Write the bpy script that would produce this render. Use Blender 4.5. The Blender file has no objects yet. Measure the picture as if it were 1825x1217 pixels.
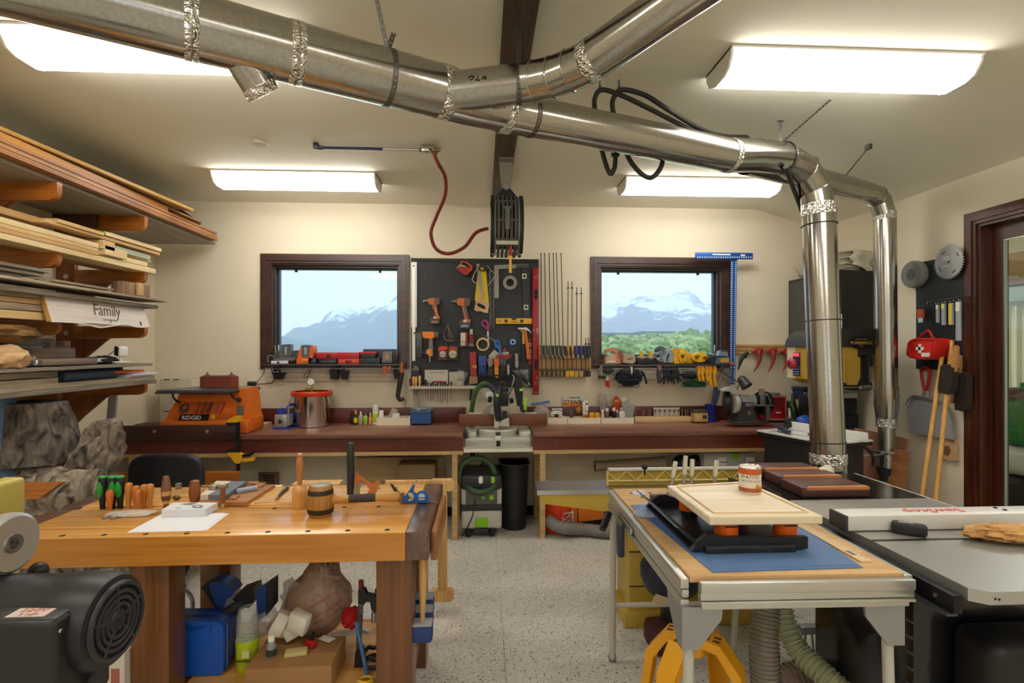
import bpy, bmesh, math, random
from mathutils import Vector as V, Matrix as Mx, Euler, geometry, noise as nz
sc=bpy.context.scene;COL=sc.collection
R=math.radians;PI=math.pi;rnd=random.Random(7)
F,CX,HZ,H=960.,912.5,622.,1.6
PSI=math.atan(52/960.);sp,cp=math.sin(PSI),math.cos(PSI)
def ray(px,py):
    u=(px-CX)/F;return V((sp+cp*u,cp-sp*u,(HZ-py)/F))
def C0(): return V((0,0,H))
def PY(px,py,y): r=ray(px,py);return C0()+r*(y/r.y)
def PX(px,py,x): r=ray(px,py);return C0()+r*(x/r.x)
def PZ(px,py,z): r=ray(px,py);return C0()+r*((z-H)/r.z)
def PD(px,py,d): return C0()+ray(px,py)*d
YB,XL,XR,ZC=5.2,-3.056,3.362,2.985
def Rm(rx=0,ry=0,rz=0): return Euler((R(rx),R(ry),R(rz))).to_matrix().to_4x4()
def Tm(*p): return Mx.Translation(V(p[0]) if len(p)==1 else V(p))
def frame(p,d,up=(0,0,1)):
    z=V(d).normalized();u=V(up)
    if abs(z.dot(u))>.98: u=V((0,1,0))
    x=u.cross(z).normalized();y=z.cross(x)
    m=Mx((x,y,z)).transposed().to_4x4();m.translation=V(p);return m
def smoothpath(pts,k=6,closed=False):
    P=[V(p) for p in pts];n=len(P);out=[]
    rng=range(n if closed else n-1)
    for i in rng:
        if closed: a,b,c,d=P[(i-1)%n],P[i],P[(i+1)%n],P[(i+2)%n]
        else: a,b,c,d=P[max(i-1,0)],P[i],P[i+1],P[min(i+2,n-1)]
        for j in range(k):
            t=j/k;out.append(.5*((2*b)+(c-a)*t+(2*a-5*b+4*c-d)*t*t+(3*b-a-3*c+d)*t**3))
    if not closed: out.append(P[-1])
    return out
class MB:
    def __init__(s,M=None): s.v=[];s.f=[];s.M=M.copy() if M else Mx()
    def at(s,M): m=MB(s.M@M);m.v=s.v;m.f=s.f;return m
    def add(s,vs,fs):
        n=len(s.v);M=s.M;s.v.extend(M@V(p) for p in vs);s.f.extend(tuple(n+i for i in f) for f in fs);return s
    def box(s,a,b,bev=0,seg=2):
        a,b=[min(a[i],b[i]) for i in range(3)],[max(a[i],b[i]) for i in range(3)]
        if bev<=0:
            vs=[(x,y,z) for x in (a[0],b[0]) for y in (a[1],b[1]) for z in (a[2],b[2])]
            return s.add(vs,[(0,1,3,2),(4,6,7,5),(0,4,5,1),(2,3,7,6),(0,2,6,4),(1,5,7,3)])
        bm=bmesh.new();bmesh.ops.create_cube(bm,size=1)
        for v in bm.verts: v.co=V([(a[i]+b[i])/2+v.co[i]*(b[i]-a[i]) for i in range(3)])
        bev=min(bev,.49*min(b[i]-a[i] for i in range(3)))
        bmesh.ops.bevel(bm,geom=bm.edges[:],offset=bev,segments=seg,affect='EDGES',profile=.5)
        return s.bm(bm)
    def bm(s,bm):
        bm.verts.index_update();s.add([v.co for v in bm.verts],[[v.index for v in f.verts] for f in bm.faces]);bm.free();return s
    def cube(s,c,size,rot=(0,0,0),bev=0):
        h=[x/2 for x in size];s.at(Tm(c)@Rm(*rot)).box([-x for x in h],h,bev);return s
    def cyl(s,p0,p1,r0,r1=None,n=16,cap=True):
        r1=r0 if r1 is None else r1;p0,p1=V(p0),V(p1);m=frame(p0,p1-p0);L=(p1-p0).length
        return s.at(m)._lathe([(r0,0),(r1,L)],n,cap)
    def _lathe(s,prof,n,cap=True):
        vs=[];fs=[]
        for r,z in prof:
            for i in range(n):
                a=2*PI*i/n;vs.append((r*math.cos(a),r*math.sin(a),z))
        k=len(prof)
        for j in range(k-1):
            for i in range(n):
                i2=(i+1)%n;fs.append((j*n+i,j*n+i2,(j+1)*n+i2,(j+1)*n+i))
        if cap: fs.append(tuple(range(n-1,-1,-1)));fs.append(tuple((k-1)*n+i for i in range(n)))
        s.add(vs,fs);return s
    def lathe(s,prof,c=(0,0,0),d=(0,0,1),n=24,cap=True):
        s.at(frame(c,d))._lathe([(max(r,1e-4),z) for r,z in prof],n,cap);return s
    def tube(s,pts,r,n=10,k=0,closed=False,cap=True):
        P=smoothpath(pts,k,closed) if k else [V(p) for p in pts]
        m=len(P);rr=r if isinstance(r,(list,tuple)) else None
        def rad(i):
            if rr is None: return r
            t=i/(m-1)*(len(rr)-1);a=int(min(t,len(rr)-2));return rr[a]+(rr[a+1]-rr[a])*(t-a)
        tan=[(P[(i+1)%m]-P[i-1] if closed else P[min(i+1,m-1)]-P[max(i-1,0)]).normalized() for i in range(m)]
        x=tan[0].orthogonal().normalized();vs=[];fs=[]
        for i in range(m):
            t=tan[i];x=(x-t*x.dot(t)).normalized();y=t.cross(x)
            for j in range(n):
                a=2*PI*j/n;vs.append(P[i]+(x*math.cos(a)+y*math.sin(a))*rad(i))
        for i in range(m if closed else m-1):
            for j in range(n):
                i2=(i+1)%m;j2=(j+1)%n;fs.append((i*n+j,i*n+j2,i2*n+j2,i2*n+j))
        if cap and not closed: fs.append(tuple(range(n-1,-1,-1)));fs.append(tuple((m-1)*n+j for j in range(n)))
        return s.add(vs,fs)
    def prism(s,out,d0,d1,holes=(),ax='z'):
        def P(p,d): return (p[0],p[1],d) if ax=='z' else (p[0],d,p[1]) if ax=='y' else (d,p[0],p[1])
        loops=[out]+list(holes);fl=[p for l in loops for p in l];N=len(fl)
        vs=[P(p,d0) for p in fl]+[P(p,d1) for p in fl];fs=[];o=0
        for l in loops:
            k=len(l)
            for i in range(k): a=o+i;b=o+(i+1)%k;fs.append((a,b,b+N,a+N))
            o+=k
        if holes:
            for t in geometry.tessellate_polygon([[V((p[0],p[1],0)) for p in l] for l in loops]):
                fs.append(tuple(t));fs.append(tuple(i+N for i in reversed(t)))
        else: fs.append(tuple(range(N)));fs.append(tuple(range(2*N-1,N-1,-1)))
        return s.add(vs,fs)
    def ball(s,c,r,n=12,sc=(1,1,1)):
        m=n//2;prof=[(math.sin(PI*i/m),-math.cos(PI*i/m)) for i in range(m+1)]
        s.at(Tm(c)@Mx.Diagonal((r*sc[0],r*sc[1],r*sc[2],1)))._lathe([(max(a,.002),b) for a,b in prof],n);return s
    def ring(s,c,d,R0,r,n=28,m=8):
        f=frame(c,d);return s.tube([f@V((R0*math.cos(2*PI*i/n),R0*math.sin(2*PI*i/n),0)) for i in range(n)],r,m,closed=True)
    def grid(s,fn,nu,nv):
        vs=[fn(i/nu,j/nv) for i in range(nu+1) for j in range(nv+1)];w=nv+1
        return s.add(vs,[(i*w+j,i*w+j+1,(i+1)*w+j+1,(i+1)*w+j) for i in range(nu) for j in range(nv)])
    def blob(s,c,sz,amp=.1,fr=3,sub=3,seed=0,rot=(0,0,0)):
        bm=bmesh.new();bmesh.ops.create_icosphere(bm,subdivisions=sub,radius=1)
        for v in bm.verts:
            p=v.co.copy();k=1+amp*nz.noise(p*fr+V((seed*7.3,seed*3.1,0)))+amp*.5*nz.noise(p*fr*2.7+V((seed,0,9)))
            v.co=V((p.x*sz[0],p.y*sz[1],p.z*sz[2]))*k
        bm.transform(Tm(c)@Rm(*rot));return s.bm(bm)
    def text(s,t,size,M,ext=.0006,align='CENTER',sx=1,shear=0):
        cu=bpy.data.curves.new('t','FONT');cu.body=t;cu.size=size;cu.align_x=align;cu.align_y='CENTER';cu.extrude=ext;cu.shear=shear;cu.resolution_u=3
        o=bpy.data.objects.new('t',cu);me=bpy.data.meshes.new_from_object(o)
        q=s.at(M@Mx.Diagonal((sx,1,1,1)));q.add([v.co for v in me.vertices],[tuple(p.vertices) for p in me.polygons])
        bpy.data.objects.remove(o);bpy.data.meshes.remove(me);bpy.data.curves.remove(cu);return s
    def pb(s,x0,y0,x1,y1,Y,dep,bev=0):
        a=PY(x0,y1,Y);b=PY(x1,y0,Y);return s.box((a.x,Y,a.z),(b.x,Y+dep,b.z),bev)
    def pp(s,pts,Y,dep,holes=()):
        q=lambda l:[(PY(x,y,Y).x,PY(x,y,Y).z) for x,y in l]
        return s.prism(q(pts),Y,Y+dep,[q(h) for h in holes],ax='y')
    def pt(s,pts,Y,r,n=8,k=5,closed=False):
        return s.tube([PY(p[0],p[1],Y if len(p)<3 else p[2]) for p in pts],r,n,k,closed)
    def pc(s,x,y0,y1,w,Y,n=20,w2=None):
        a=PY(x,y1,Y);b=PY(x,y0,Y);k=Y/F*1.0;return s.cyl(a,b,w*k/2,(w2 if w2 is not None else w)*k/2,n)
FACE=lambda p:Tm(p)@Rm(90,0,0)   # text facing -Y (towards the camera)
def mesh(name,mb,mat,inv=None,sharp=38):
    me=bpy.data.meshes.new(name);vs=mb.v if inv is None else [inv@p for p in mb.v]
    me.from_pydata([tuple(p) for p in vs],[],mb.f)
    bm=bmesh.new();bm.from_mesh(me);bmesh.ops.remove_doubles(bm,verts=bm.verts[:],dist=1e-6);bmesh.ops.recalc_face_normals(bm,faces=bm.faces[:]);bm.to_mesh(me);bm.free()
    me.polygons.foreach_set('use_smooth',[True]*len(me.polygons));me.set_sharp_from_angle(angle=R(sharp))
    me.materials.append(mat);me.update()
    o=bpy.data.objects.new(name,me);COL.objects.link(o);return o
def props(o,label,cat,group=None,kind=None):
    if label: o['label']=label
    if cat: o['category']=cat
    if group: o['group']=group
    if kind: o['kind']=kind
class T:
    def __init__(s,name,label,cat,loc,rz=0,group=None,kind=None,rot=None):
        o=bpy.data.objects.new(name,None);COL.objects.link(o);o.empty_display_size=.05
        s.M=Tm(loc)@(Rm(*rot) if rot else Rm(0,0,rz));o.location=V(loc);o.rotation_euler=tuple(R(a) for a in (rot or (0,0,rz)))
        s.o=o;props(o,label,cat,group,kind)
    def mb(s): return MB(s.M)
    def pt_(s,name,mb,mat,label=None,parent=None,kind=None,sharp=38):
        o=mesh(name,mb,mat,s.M.inverted(),sharp);o.parent=parent or s.o
        if label: o['label']=label
        if kind: o['kind']=kind
        return o
def solo(name,label,cat,mb,mat,group=None,kind=None,sharp=38):
    lo=V([min(p[i] for p in mb.v) for i in range(3)]);hi=V([max(p[i] for p in mb.v) for i in range(3)])
    c=V(((lo.x+hi.x)/2,(lo.y+hi.y)/2,lo.z));o=mesh(name,mb,mat,Tm(-c),sharp);o.location=c;props(o,label,cat,group,kind);return o
def struct(name,mb,mat,parent=None):
    o=mesh(name,mb,mat)
    if parent: o.parent=parent
    else: o['kind']='structure'
    return o
def dup(t,loc,rz=0,label=None,rot=None):
    src=t.o if isinstance(t,T) else t
    r=src.copy();COL.objects.link(r);r.location=V(loc);r.rotation_euler=tuple(R(a) for a in (rot or (0,0,rz)))
    if label: r['label']=label
    for ch in list(src.children):
        c=ch.copy();COL.objects.link(c);c.parent=r
        for g in list(ch.children):
            d=g.copy();COL.objects.link(d);d.parent=c
    return r
def lin(h):
    if isinstance(h,str):
        h=h.lstrip('#');c=[int(h[i:i+2],16)/255 for i in (0,2,4)]
    else: c=h
    return tuple((x/12.92 if x<=.04045 else ((x+.055)/1.055)**2.4) for x in c)+(1,)
_m={}
class NT:
    def __init__(s,name):
        s.m=bpy.data.materials.new(name);s.m.use_nodes=True;s.n=s.m.node_tree.nodes;s.l=s.m.node_tree.links;s.b=s.n['Principled BSDF'];s.out=s.n['Material Output']
    def N(s,t,**k):
        n=s.n.new(t)
        for a,b in k.items():
            if a.startswith('i_'): n.inputs[a[2:].replace('_',' ')].default_value=b
            else: setattr(n,a,b)
        return n
    def L(s,a,b): s.l.new(a,b)
    def ramp(s,fac,stops):
        r=s.N('ShaderNodeValToRGB');e=r.color_ramp.elements
        while len(e)<len(stops): e.new(.5)
        for i,(p,c) in enumerate(stops): e[i].position=p;e[i].color=c if len(c)==4 else c+(1,)
        s.L(fac,r.inputs[0]);return r
    def obj(s,scale=(1,1,1),loc=(0,0,0)):
        t=s.N('ShaderNodeTexCoord');m=s.N('ShaderNodeMapping');m.inputs['Scale'].default_value=scale;m.inputs['Location'].default_value=loc;s.L(t.outputs['Object'],m.inputs[0]);return m.outputs[0]
    def bump(s,h,st=.3,d=.01):
        b=s.N('ShaderNodeBump');b.inputs['Strength'].default_value=st;b.inputs['Distance'].default_value=d;s.L(h,b.inputs['Height']);s.L(b.outputs[0],s.b.inputs['Normal'])
def mat(col,rough=.5,metal=0,var=0,scale=8,bump=0,bscale=60,trans=0,alpha=1,coat=0,emit=0,spec=.5,name=None,ior=1.45,sub=0):
    key=('p',str(col),rough,metal,var,scale,bump,bscale,trans,alpha,coat,emit,spec,ior,sub)
    if key in _m: return _m[key]
    t=NT(name or 'paint');b=t.b;c=lin(col)
    b.inputs['Base Color'].default_value=c;b.inputs['Roughness'].default_value=rough;b.inputs['Metallic'].default_value=metal
    b.inputs['Transmission Weight'].default_value=trans;b.inputs['Alpha'].default_value=alpha;b.inputs['Coat Weight'].default_value=coat;b.inputs['Specular IOR Level'].default_value=spec;b.inputs['IOR'].default_value=ior
    if coat: b.inputs['Coat Roughness'].default_value=.15
    if emit: b.inputs['Emission Color'].default_value=c;b.inputs['Emission Strength'].default_value=emit
    if var or bump:
        n=t.N('ShaderNodeTexNoise');n.inputs['Scale'].default_value=scale;n.inputs['Detail'].default_value=4;t.L(t.obj(),n.inputs['Vector'])
        if var:
            r=t.ramp(n.outputs['Fac'],[(.3,tuple(x*(1-var) for x in c[:3])),(.7,tuple(min(1,x*(1+var)) for x in c[:3]))]);t.L(r.outputs[0],b.inputs['Base Color'])
        if bump:
            n2=t.N('ShaderNodeTexNoise');n2.inputs['Scale'].default_value=bscale;n2.inputs['Detail'].default_value=3;t.L(t.obj(),n2.inputs['Vector']);t.bump(n2.outputs['Fac'],bump,.004)
    _m[key]=t.m;return t.m
def wood(c1,c2,ax='x',rough=.45,scale=1,coat=0,bump=.1,planks=0,pax='y'):
    key=('w',c1,c2,ax,rough,scale,coat,bump,planks,pax)
    if key in _m: return _m[key]
    t=NT('wood');b=t.b;a,c=lin(c1),lin(c2)
    f={'x':(1.2,14,14),'y':(14,1.2,14),'z':(14,14,1.2)}[ax];f2=tuple(x*6 if x>5 else x*2.5 for x in f)
    n=t.N('ShaderNodeTexNoise');n.inputs['Scale'].default_value=scale;n.inputs['Detail'].default_value=5;n.inputs['Distortion'].default_value=.6;t.L(t.obj(f),n.inputs['Vector'])
    n2=t.N('ShaderNodeTexNoise');n2.inputs['Scale'].default_value=scale;n2.inputs['Detail'].default_value=3;t.L(t.obj(f2),n2.inputs['Vector'])
    mx=t.N('ShaderNodeMath',operation='MULTIPLY_ADD');mx.inputs[1].default_value=.45;t.L(n2.outputs['Fac'],mx.inputs[0])
    m3=t.N('ShaderNodeMath',operation='MULTIPLY');m3.inputs[1].default_value=.6;t.L(n.outputs['Fac'],m3.inputs[0]);t.L(m3.outputs[0],mx.inputs[2])
    fac=mx.outputs[0]
    if planks:
        o=t.N('ShaderNodeTexCoord');sx=t.N('ShaderNodeSeparateXYZ');t.L(o.outputs['Object'],sx.inputs[0])
        q=t.N('ShaderNodeMath',operation='DIVIDE');q.inputs[1].default_value=planks;t.L(sx.outputs[pax.upper()],q.inputs[0])
        fl=t.N('ShaderNodeMath',operation='FLOOR');t.L(q.outputs[0],fl.inputs[0])
        w=t.N('ShaderNodeTexWhiteNoise',noise_dimensions='1D');t.L(fl.outputs[0],w.inputs['W'])
        ad=t.N('ShaderNodeMath',operation='MULTIPLY_ADD');ad.inputs[1].default_value=.28;t.L(w.outputs['Value'],ad.inputs[0]);
        s2=t.N('ShaderNodeMath',operation='SUBTRACT');s2.inputs[1].default_value=.14;t.L(fac,s2.inputs[0]);t.L(s2.outputs[0],ad.inputs[2]);fac=ad.outputs[0]
    r=t.ramp(fac,[(.36,a[:3]),(.66,c[:3])]);t.L(r.outputs[0],b.inputs['Base Color'])
    b.inputs['Roughness'].default_value=rough;b.inputs['Coat Weight'].default_value=coat;b.inputs['Coat Roughness'].default_value=.2
    if bump: t.bump(n2.outputs['Fac'],bump,.003)
    _m[key]=t.m;return t.m
def glass(tint='#ffffff',refl=.06,rough=.02):
    key=('g',tint,refl,rough)
    if key in _m: return _m[key]
    t=NT('glass');tr=t.N('ShaderNodeBsdfTransparent');tr.inputs[0].default_value=lin(tint);gl=t.N('ShaderNodeBsdfGlossy');gl.inputs['Roughness'].default_value=rough
    lw=t.N('ShaderNodeLayerWeight');pw=t.N('ShaderNodeMath',operation='POWER');pw.inputs[1].default_value=4;t.L(lw.outputs['Facing'],pw.inputs[0])
    a=t.N('ShaderNodeMath',operation='MULTIPLY_ADD');a.inputs[1].default_value=.6;a.inputs[2].default_value=refl*.5;a.use_clamp=True;t.L(pw.outputs[0],a.inputs[0])
    mx=t.N('ShaderNodeMixShader');t.L(a.outputs[0],mx.inputs[0]);t.L(tr.outputs[0],mx.inputs[1]);t.L(gl.outputs[0],mx.inputs[2]);t.L(mx.outputs[0],t.out.inputs[0])
    _m[key]=t.m;return t.m
def film(col='#dfe3e6',op=.3,rough=.2):
    key=('f',col,op,rough)
    if key in _m: return _m[key]
    t=NT('film');tr=t.N('ShaderNodeBsdfTransparent');t.b.inputs['Base Color'].default_value=lin(col);t.b.inputs['Roughness'].default_value=rough
    n=t.N('ShaderNodeTexNoise');n.inputs['Scale'].default_value=30;t.L(t.obj(),n.inputs['Vector']);t.bump(n.outputs['Fac'],.6,.01)
    mx=t.N('ShaderNodeMixShader');mx.inputs[0].default_value=op;t.L(tr.outputs[0],mx.inputs[1]);t.L(t.b.outputs[0],mx.inputs[2]);t.L(mx.outputs[0],t.out.inputs[0])
    _m[key]=t.m;return t.m
BLACK=mat('#161616',.45);DGREY=mat('#2b2c2e',.5);GREY=mat('#7d7d7b',.5);WHITE=mat('#e9e8e4',.5);STEEL=mat('#b8b8b6',.28,1);CHROME=mat('#d5d5d5',.12,1);ALU=mat('#c9c9c6',.38,1)
DARKSTEEL=mat('#4b4b4b',.4,.8);RED=mat('#b8241c',.4);YEL=mat('#e3ad1c',.4);ORG=mat('#e8661a',.4);BLUE=mat('#1f4fa8',.4);GREEN=mat('#79b82a',.4);RUB=mat('#1d1d1e',.75);BRASS=mat('#c09a4a',.3,1)
def floor_mat():
    t=NT('epoxy_floor');v=t.N('ShaderNodeTexVoronoi');v.inputs['Scale'].default_value=95;co=t.obj();t.L(co,v.inputs['Vector'])
    s=t.N('ShaderNodeSeparateColor');t.L(v.outputs['Color'],s.inputs[0])
    r=t.ramp(s.outputs[0],[(0,lin('#b9b4a7')[:3]),(.69,lin('#b9b4a7')[:3]),(.70,lin('#8a8883')[:3]),(.78,lin('#2a2a2a')[:3]),(.86,lin('#f0ede6')[:3])]);r.color_ramp.interpolation='CONSTANT'
    d=t.N('ShaderNodeMath',operation='LESS_THAN');d.inputs[1].default_value=.42;t.L(v.outputs['Distance'],d.inputs[0])
    n=t.N('ShaderNodeTexNoise');n.inputs['Scale'].default_value=2.2;n.inputs['Detail'].default_value=6;t.L(co,n.inputs['Vector'])
    base=t.ramp(n.outputs['Fac'],[(.3,lin('#c4c0b6')[:3]),(.7,lin('#d6d1c6')[:3])])
    v2=t.N('ShaderNodeTexVoronoi');v2.inputs['Scale'].default_value=210;t.L(co,v2.inputs['Vector']);s2=t.N('ShaderNodeSeparateColor');t.L(v2.outputs['Color'],s2.inputs[0])
    fine=t.ramp(s2.outputs[1],[(0,(.78,.78,.78)),(.5,(1,1,1)),(.9,(1.12,1.12,1.12))])
    ml=t.N('ShaderNodeMix',data_type='RGBA',blend_type='MULTIPLY');ml.inputs[0].default_value=1;t.L(base.outputs[0],ml.inputs[6]);t.L(fine.outputs[0],ml.inputs[7])
    mx=t.N('ShaderNodeMix',data_type='RGBA');t.L(d.outputs[0],mx.inputs[0]);t.L(ml.outputs[2],mx.inputs[6]);
    fl=t.N('ShaderNodeMath',operation='GREATER_THAN');fl.inputs[1].default_value=.70;t.L(s.outputs[0],fl.inputs[0]);m2=t.N('ShaderNodeMath',operation='MULTIPLY');t.L(fl.outputs[0],m2.inputs[0]);t.L(d.outputs[0],m2.inputs[1]);t.L(m2.outputs[0],mx.inputs[0]);t.L(r.outputs[0],mx.inputs[7])
    t.L(mx.outputs[2],t.b.inputs['Base Color']);t.b.inputs['Roughness'].default_value=.3
    n3=t.N('ShaderNodeTexNoise');n3.inputs['Scale'].default_value=120;t.L(co,n3.inputs['Vector']);t.bump(n3.outputs['Fac'],.12,.003);return t.m
WALL=mat('#e6dcc4',.75,var=.02,scale=3,bump=.12,bscale=18);CEIL=mat('#efecda',.8,bump=.15,bscale=9)
TRIM=wood('#2a1813','#503429','z',.35,1,.3);TRIMX=wood('#2a1813','#503429','x',.35,1,.3);DOORW=wood('#2a1209','#562a16','z',.32,1,.4)
b=MB();jx=PZ(890,1040,0).x
b.box((-3.3,-4.2,-.1),(jx-.003,5.4,0));b.box((jx+.003,-4.2,-.1),(3.37,5.4,0));b.box((jx-.003,-4.2,-.1),(jx+.003,5.4,-.006));struct('floor',b,floor_mat())
W1=(-2.0,-.79,1.50,2.41);W2=(1.135,2.36,1.50,2.41)
b=MB();b.prism([(-3.25,0),(3.5,0),(3.5,3.1),(-3.25,3.1)],YB,YB+.2,[[(w[0],w[2]),(w[0],w[3]),(w[1],w[3]),(w[1],w[2])] for w in (W1,W2)],ax='y');struct('wall_back',b,WALL)
b=MB();b.box((XL-.2,-4.2,0),(XL,YB,3.1));struct('wall_left',b,WALL)
b=MB();DY0,DY1,DZ=2.58,3.489,2.45
b.prism([(-4.2,0),(YB,0),(YB,2.9),(-4.2,2.9)],XR,XR+.16,[[(DY0,.0005),(DY1,.0005),(DY1,DZ),(DY0,DZ)]],ax='x');struct('wall_right',b,WALL)
b=MB();b.prism([(-3.3,0),(3.5,0),(3.5,3.1),(-3.3,3.1)],-4.3,-4.2,[[(-2.5,.9),(-2.5,2.3),(-.4,2.3),(-.4,.9)],[(.5,.9),(.5,2.3),(2.6,2.3),(2.6,.9)]],ax='y');struct('wall_front',b,WALL)
for i,x0 in enumerate((-2.5,.5)):
    b=MB();casing_f=[(x0,.9),(x0+2.1,.9),(x0+2.1,2.3),(x0,2.3)];b.prism(casing_f,-4.26,-4.18,[[(x0+.06,.96),(x0+.06,2.24),(x0+2.04,2.24),(x0+2.04,.96)]],ax='y');b.box((x0+1.03,-4.25,.9),(x0+1.07,-4.2,2.3));struct('window_%d'%(i+3),b,TRIMX)  # unseen rear windows, added so sky light and the fill come in
b=MB();b.prism([(-3.25,ZC),(2.70,ZC),(XR+.16,2.80-.045),(XR+.16,2.87),(2.72,3.06),(-3.25,3.06)],-4.2,YB+.1,ax='y');struct('ceiling',b,CEIL)
b=MB();b.box((XL,YB-.012,0),(XR,YB,.085));struct('baseboard_back',b,RUB)
b=MB();bx0=PZ(898,0,2.955).x;bx1=PZ(962,0,2.955).x;b.box((bx0,-4,2.955),(bx1,5.19,2.986));struct('trim_1',b,wood('#2e2118','#5a4636','y',.5,1,.0))
PANE=glass('#f4faff',.012);SASH=mat('#3a3d44',.35)
def casing(b,x0,x1,z0,z1,w,t,Y):
    for k,(a,c) in enumerate(((0,t),(.3,t+.008),(.72,t-.006))):
        o=w*(1-a);ii=w*(1-(.3,.72,1)[k])
        b.prism([(x0-o,z0-o),(x1+o,z0-o),(x1+o,z1+o),(x0-o,z1+o)],Y-c,Y,[[(x0-ii,z0-ii),(x0-ii,z1+ii),(x1+ii,z1+ii),(x1+ii,z0-ii)]],ax='y')
for i,w in enumerate((W1,W2)):
    x0,x1,z0,z1=w;b=MB();casing(b,x0,x1,z0,z1,.088,.022,YB);wo=struct('window_%d'%(i+1),b,TRIMX)
    fr=lambda q,e,ya,yb:q.prism([(x0,z0),(x1,z0),(x1,z1),(x0,z1)],ya,yb,[[(x0+e,z0+e),(x0+e,z1-e),(x1-e,z1-e),(x1-e,z0+e)]],ax='y')
    b=MB();fr(b,.012,YB,YB+.11);fr(b,.03,YB+.05,YB+.07);struct('window_jamb',b,TRIMX,wo)
    b=MB();fr(b,.045,YB+.1,YB+.15);struct('window_sash',b,SASH,wo)
    b=MB();b.box((x0+.03,YB+.125,z0+.03),(x1-.03,YB+.131,z1-.03));struct('window_pane',b,PANE,wo)
    for k in (.17,.83):
        b=MB();xx=x0+(x1-x0)*k;b.box((xx-.012,YB+.085,z1-.07),(xx+.012,YB+.1,z1-.045));struct('window_clip',b,DGREY,wo)
    b=MB();xx=x0+.05 if i==0 else x1-.05;b.box((xx-.012,YB+.06,z0+.03),(xx+.012,YB+.1,z0+.05),.003);b.box((xx-.006,YB+.05,z0+.045),(xx+.006,YB+.065,z0+.14),.003);struct('window_latch',b,STEEL,wo)
b=MB();
for k,(a,c) in enumerate(((0,.02),(.3,.027),(.72,.016))):
    w=.084;o=w*(1-a);ii=w*(1-(.3,.72,1)[k])
    b.prism([(DY0-o,0),(DY1+o,0),(DY1+o,DZ+o),(DY0-o,DZ+o)],XR-c,XR,[[(DY0-ii,.0001),(DY0-ii,DZ+ii),(DY1+ii,DZ+ii),(DY1+ii,.0001)]],ax='x')
do=struct('door_1',b,DOORW)
b=MB();b.prism([(DY0,0),(DY1,0),(DY1,DZ),(DY0,DZ)],XR,XR+.16,[[(DY0+.02,.001),(DY0+.02,DZ-.02),(DY1-.02,DZ-.02),(DY1-.02,.001)]],ax='x');b.box((XR+.05,DY1-.034,0),(XR+.075,DY1-.018,DZ-.02));struct('door_jamb',b,DOORW,do)
b=MB();y0,y1,z1=DY0+.022,DY1-.022,DZ-.022;b.prism([(y0,.01),(y1,.01),(y1,z1),(y0,z1)],XR+.08,XR+.125,[[(y0+.09,.3),(y0+.09,z1-.1),(y1-.075,z1-.1),(y1-.075,.3)]],ax='x');struct('door_leaf',b,DOORW,do)
b=MB();b.prism([(y0+.09,.3),(y1-.075,.3),(y1-.075,z1-.1),(y0+.09,z1-.1)],XR+.085,XR+.105,[[(y0+.1,.31),(y0+.1,z1-.11),(y1-.085,z1-.11),(y1-.085,.31)]],ax='x');struct('glazing_bead',b,STEEL,do)
b=MB();b.box((XR+.095,y0+.095,.305),(XR+.101,y1-.08,z1-.105));struct('door_pane',b,glass('#eef4f2',.08),do)
b=MB();b.box((XR+.16,1.2,-.1),(7,7,0));struct('floor_garage',b,mat('#a9a69c',.4))
b=MB();b.box((XR+.17,1.2,3.0),(7,7,3.1));struct('ceiling_garage',b,WALL)
b=MB();b.box((6.9,1.2,0),(7,7,3));b.box((XR+.17,6.9,0),(6.9,7,3));b.box((XR+.17,1.2,0),(6.9,1.3,3));struct('wall_garage',b,mat('#d9d2bb',.7))
LENS=mat('#fffaf2',.5,emit=12.5);PAN=mat('#e6e2d6',.5)
def lamp(x0,x1,y0,y1,label):
    L=x1-x0;t=T('ceiling_light',label,'ceiling light',((x0+x1)/2,(y0+y1)/2,ZC-.10),group='long wraparound ceiling lights')
    w=y1-y0;h=lambda q,e:[(-w/2+e,.097),(-w/2+e,.07),(-w/2+.035,.018),(-w*.2,.002),(w*.2,.002),(w/2-.035,.018),(w/2-e,.07),(w/2-e,.097)]
    b=t.mb();b.prism(h(b,.0),-L/2+.012,L/2-.012,ax='x');t.pt_('lens',b,LENS)
    for s in (-1,1):
        b=t.mb();o=[(y*1.02,z-.003 if z<.09 else z) for y,z in h(b,0)];b.prism(o,s*L/2-s*.012,s*L/2,ax='x');t.pt_('end_cap',b,PAN)
    b=t.mb();b.box((-L/2,-w/2-.012,.088),(L/2,w/2+.012,.0985));t.pt_('base_pan',b,PAN)
    return t
lamp(-2.06,-.80,2.40,2.67,'long wraparound ceiling light partly behind the large metal duct')
lamp(1.13,2.34,2.40,2.67,'long wraparound ceiling light nearest the sloped ceiling edge')
lamp(-2.10,-.84,4.27,4.55,'long wraparound ceiling light above the mountain window, near the back wall')
lamp(1.14,2.44,4.25,4.53,'long wraparound ceiling light above the clamps and tree window')
for x in (-2.06,1.13):
    for y in (.5,-1.5,-3.2): lamp(x,x+1.24,y,y+.28,'long wraparound ceiling light behind the camera')
def arealight(n,loc,sx,sy,rot,pw,col=(1,.96,.9)):
    l=bpy.data.lights.new(n,'AREA');l.shape='RECTANGLE';l.size=sx;l.size_y=sy;l.energy=pw;l.color=col
    o=bpy.data.objects.new(n,l);o.location=loc;o.rotation_euler=[R(a) for a in rot];COL.objects.link(o)
for x0 in (-2.5,.5): arealight('rear_fill_light',(x0+1.05,-4.28,1.6),2.0,1.3,(90,0,180),130,(.86,.93,1))  # added fill lights behind the camera, standing in for rear daylight
arealight('garage_fill_light',(5.2,4.4,2.95),1.5,2.5,(0,0,0),110,(.93,.97,1))  # added unseen fill light that brightens the room beyond the door
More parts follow.
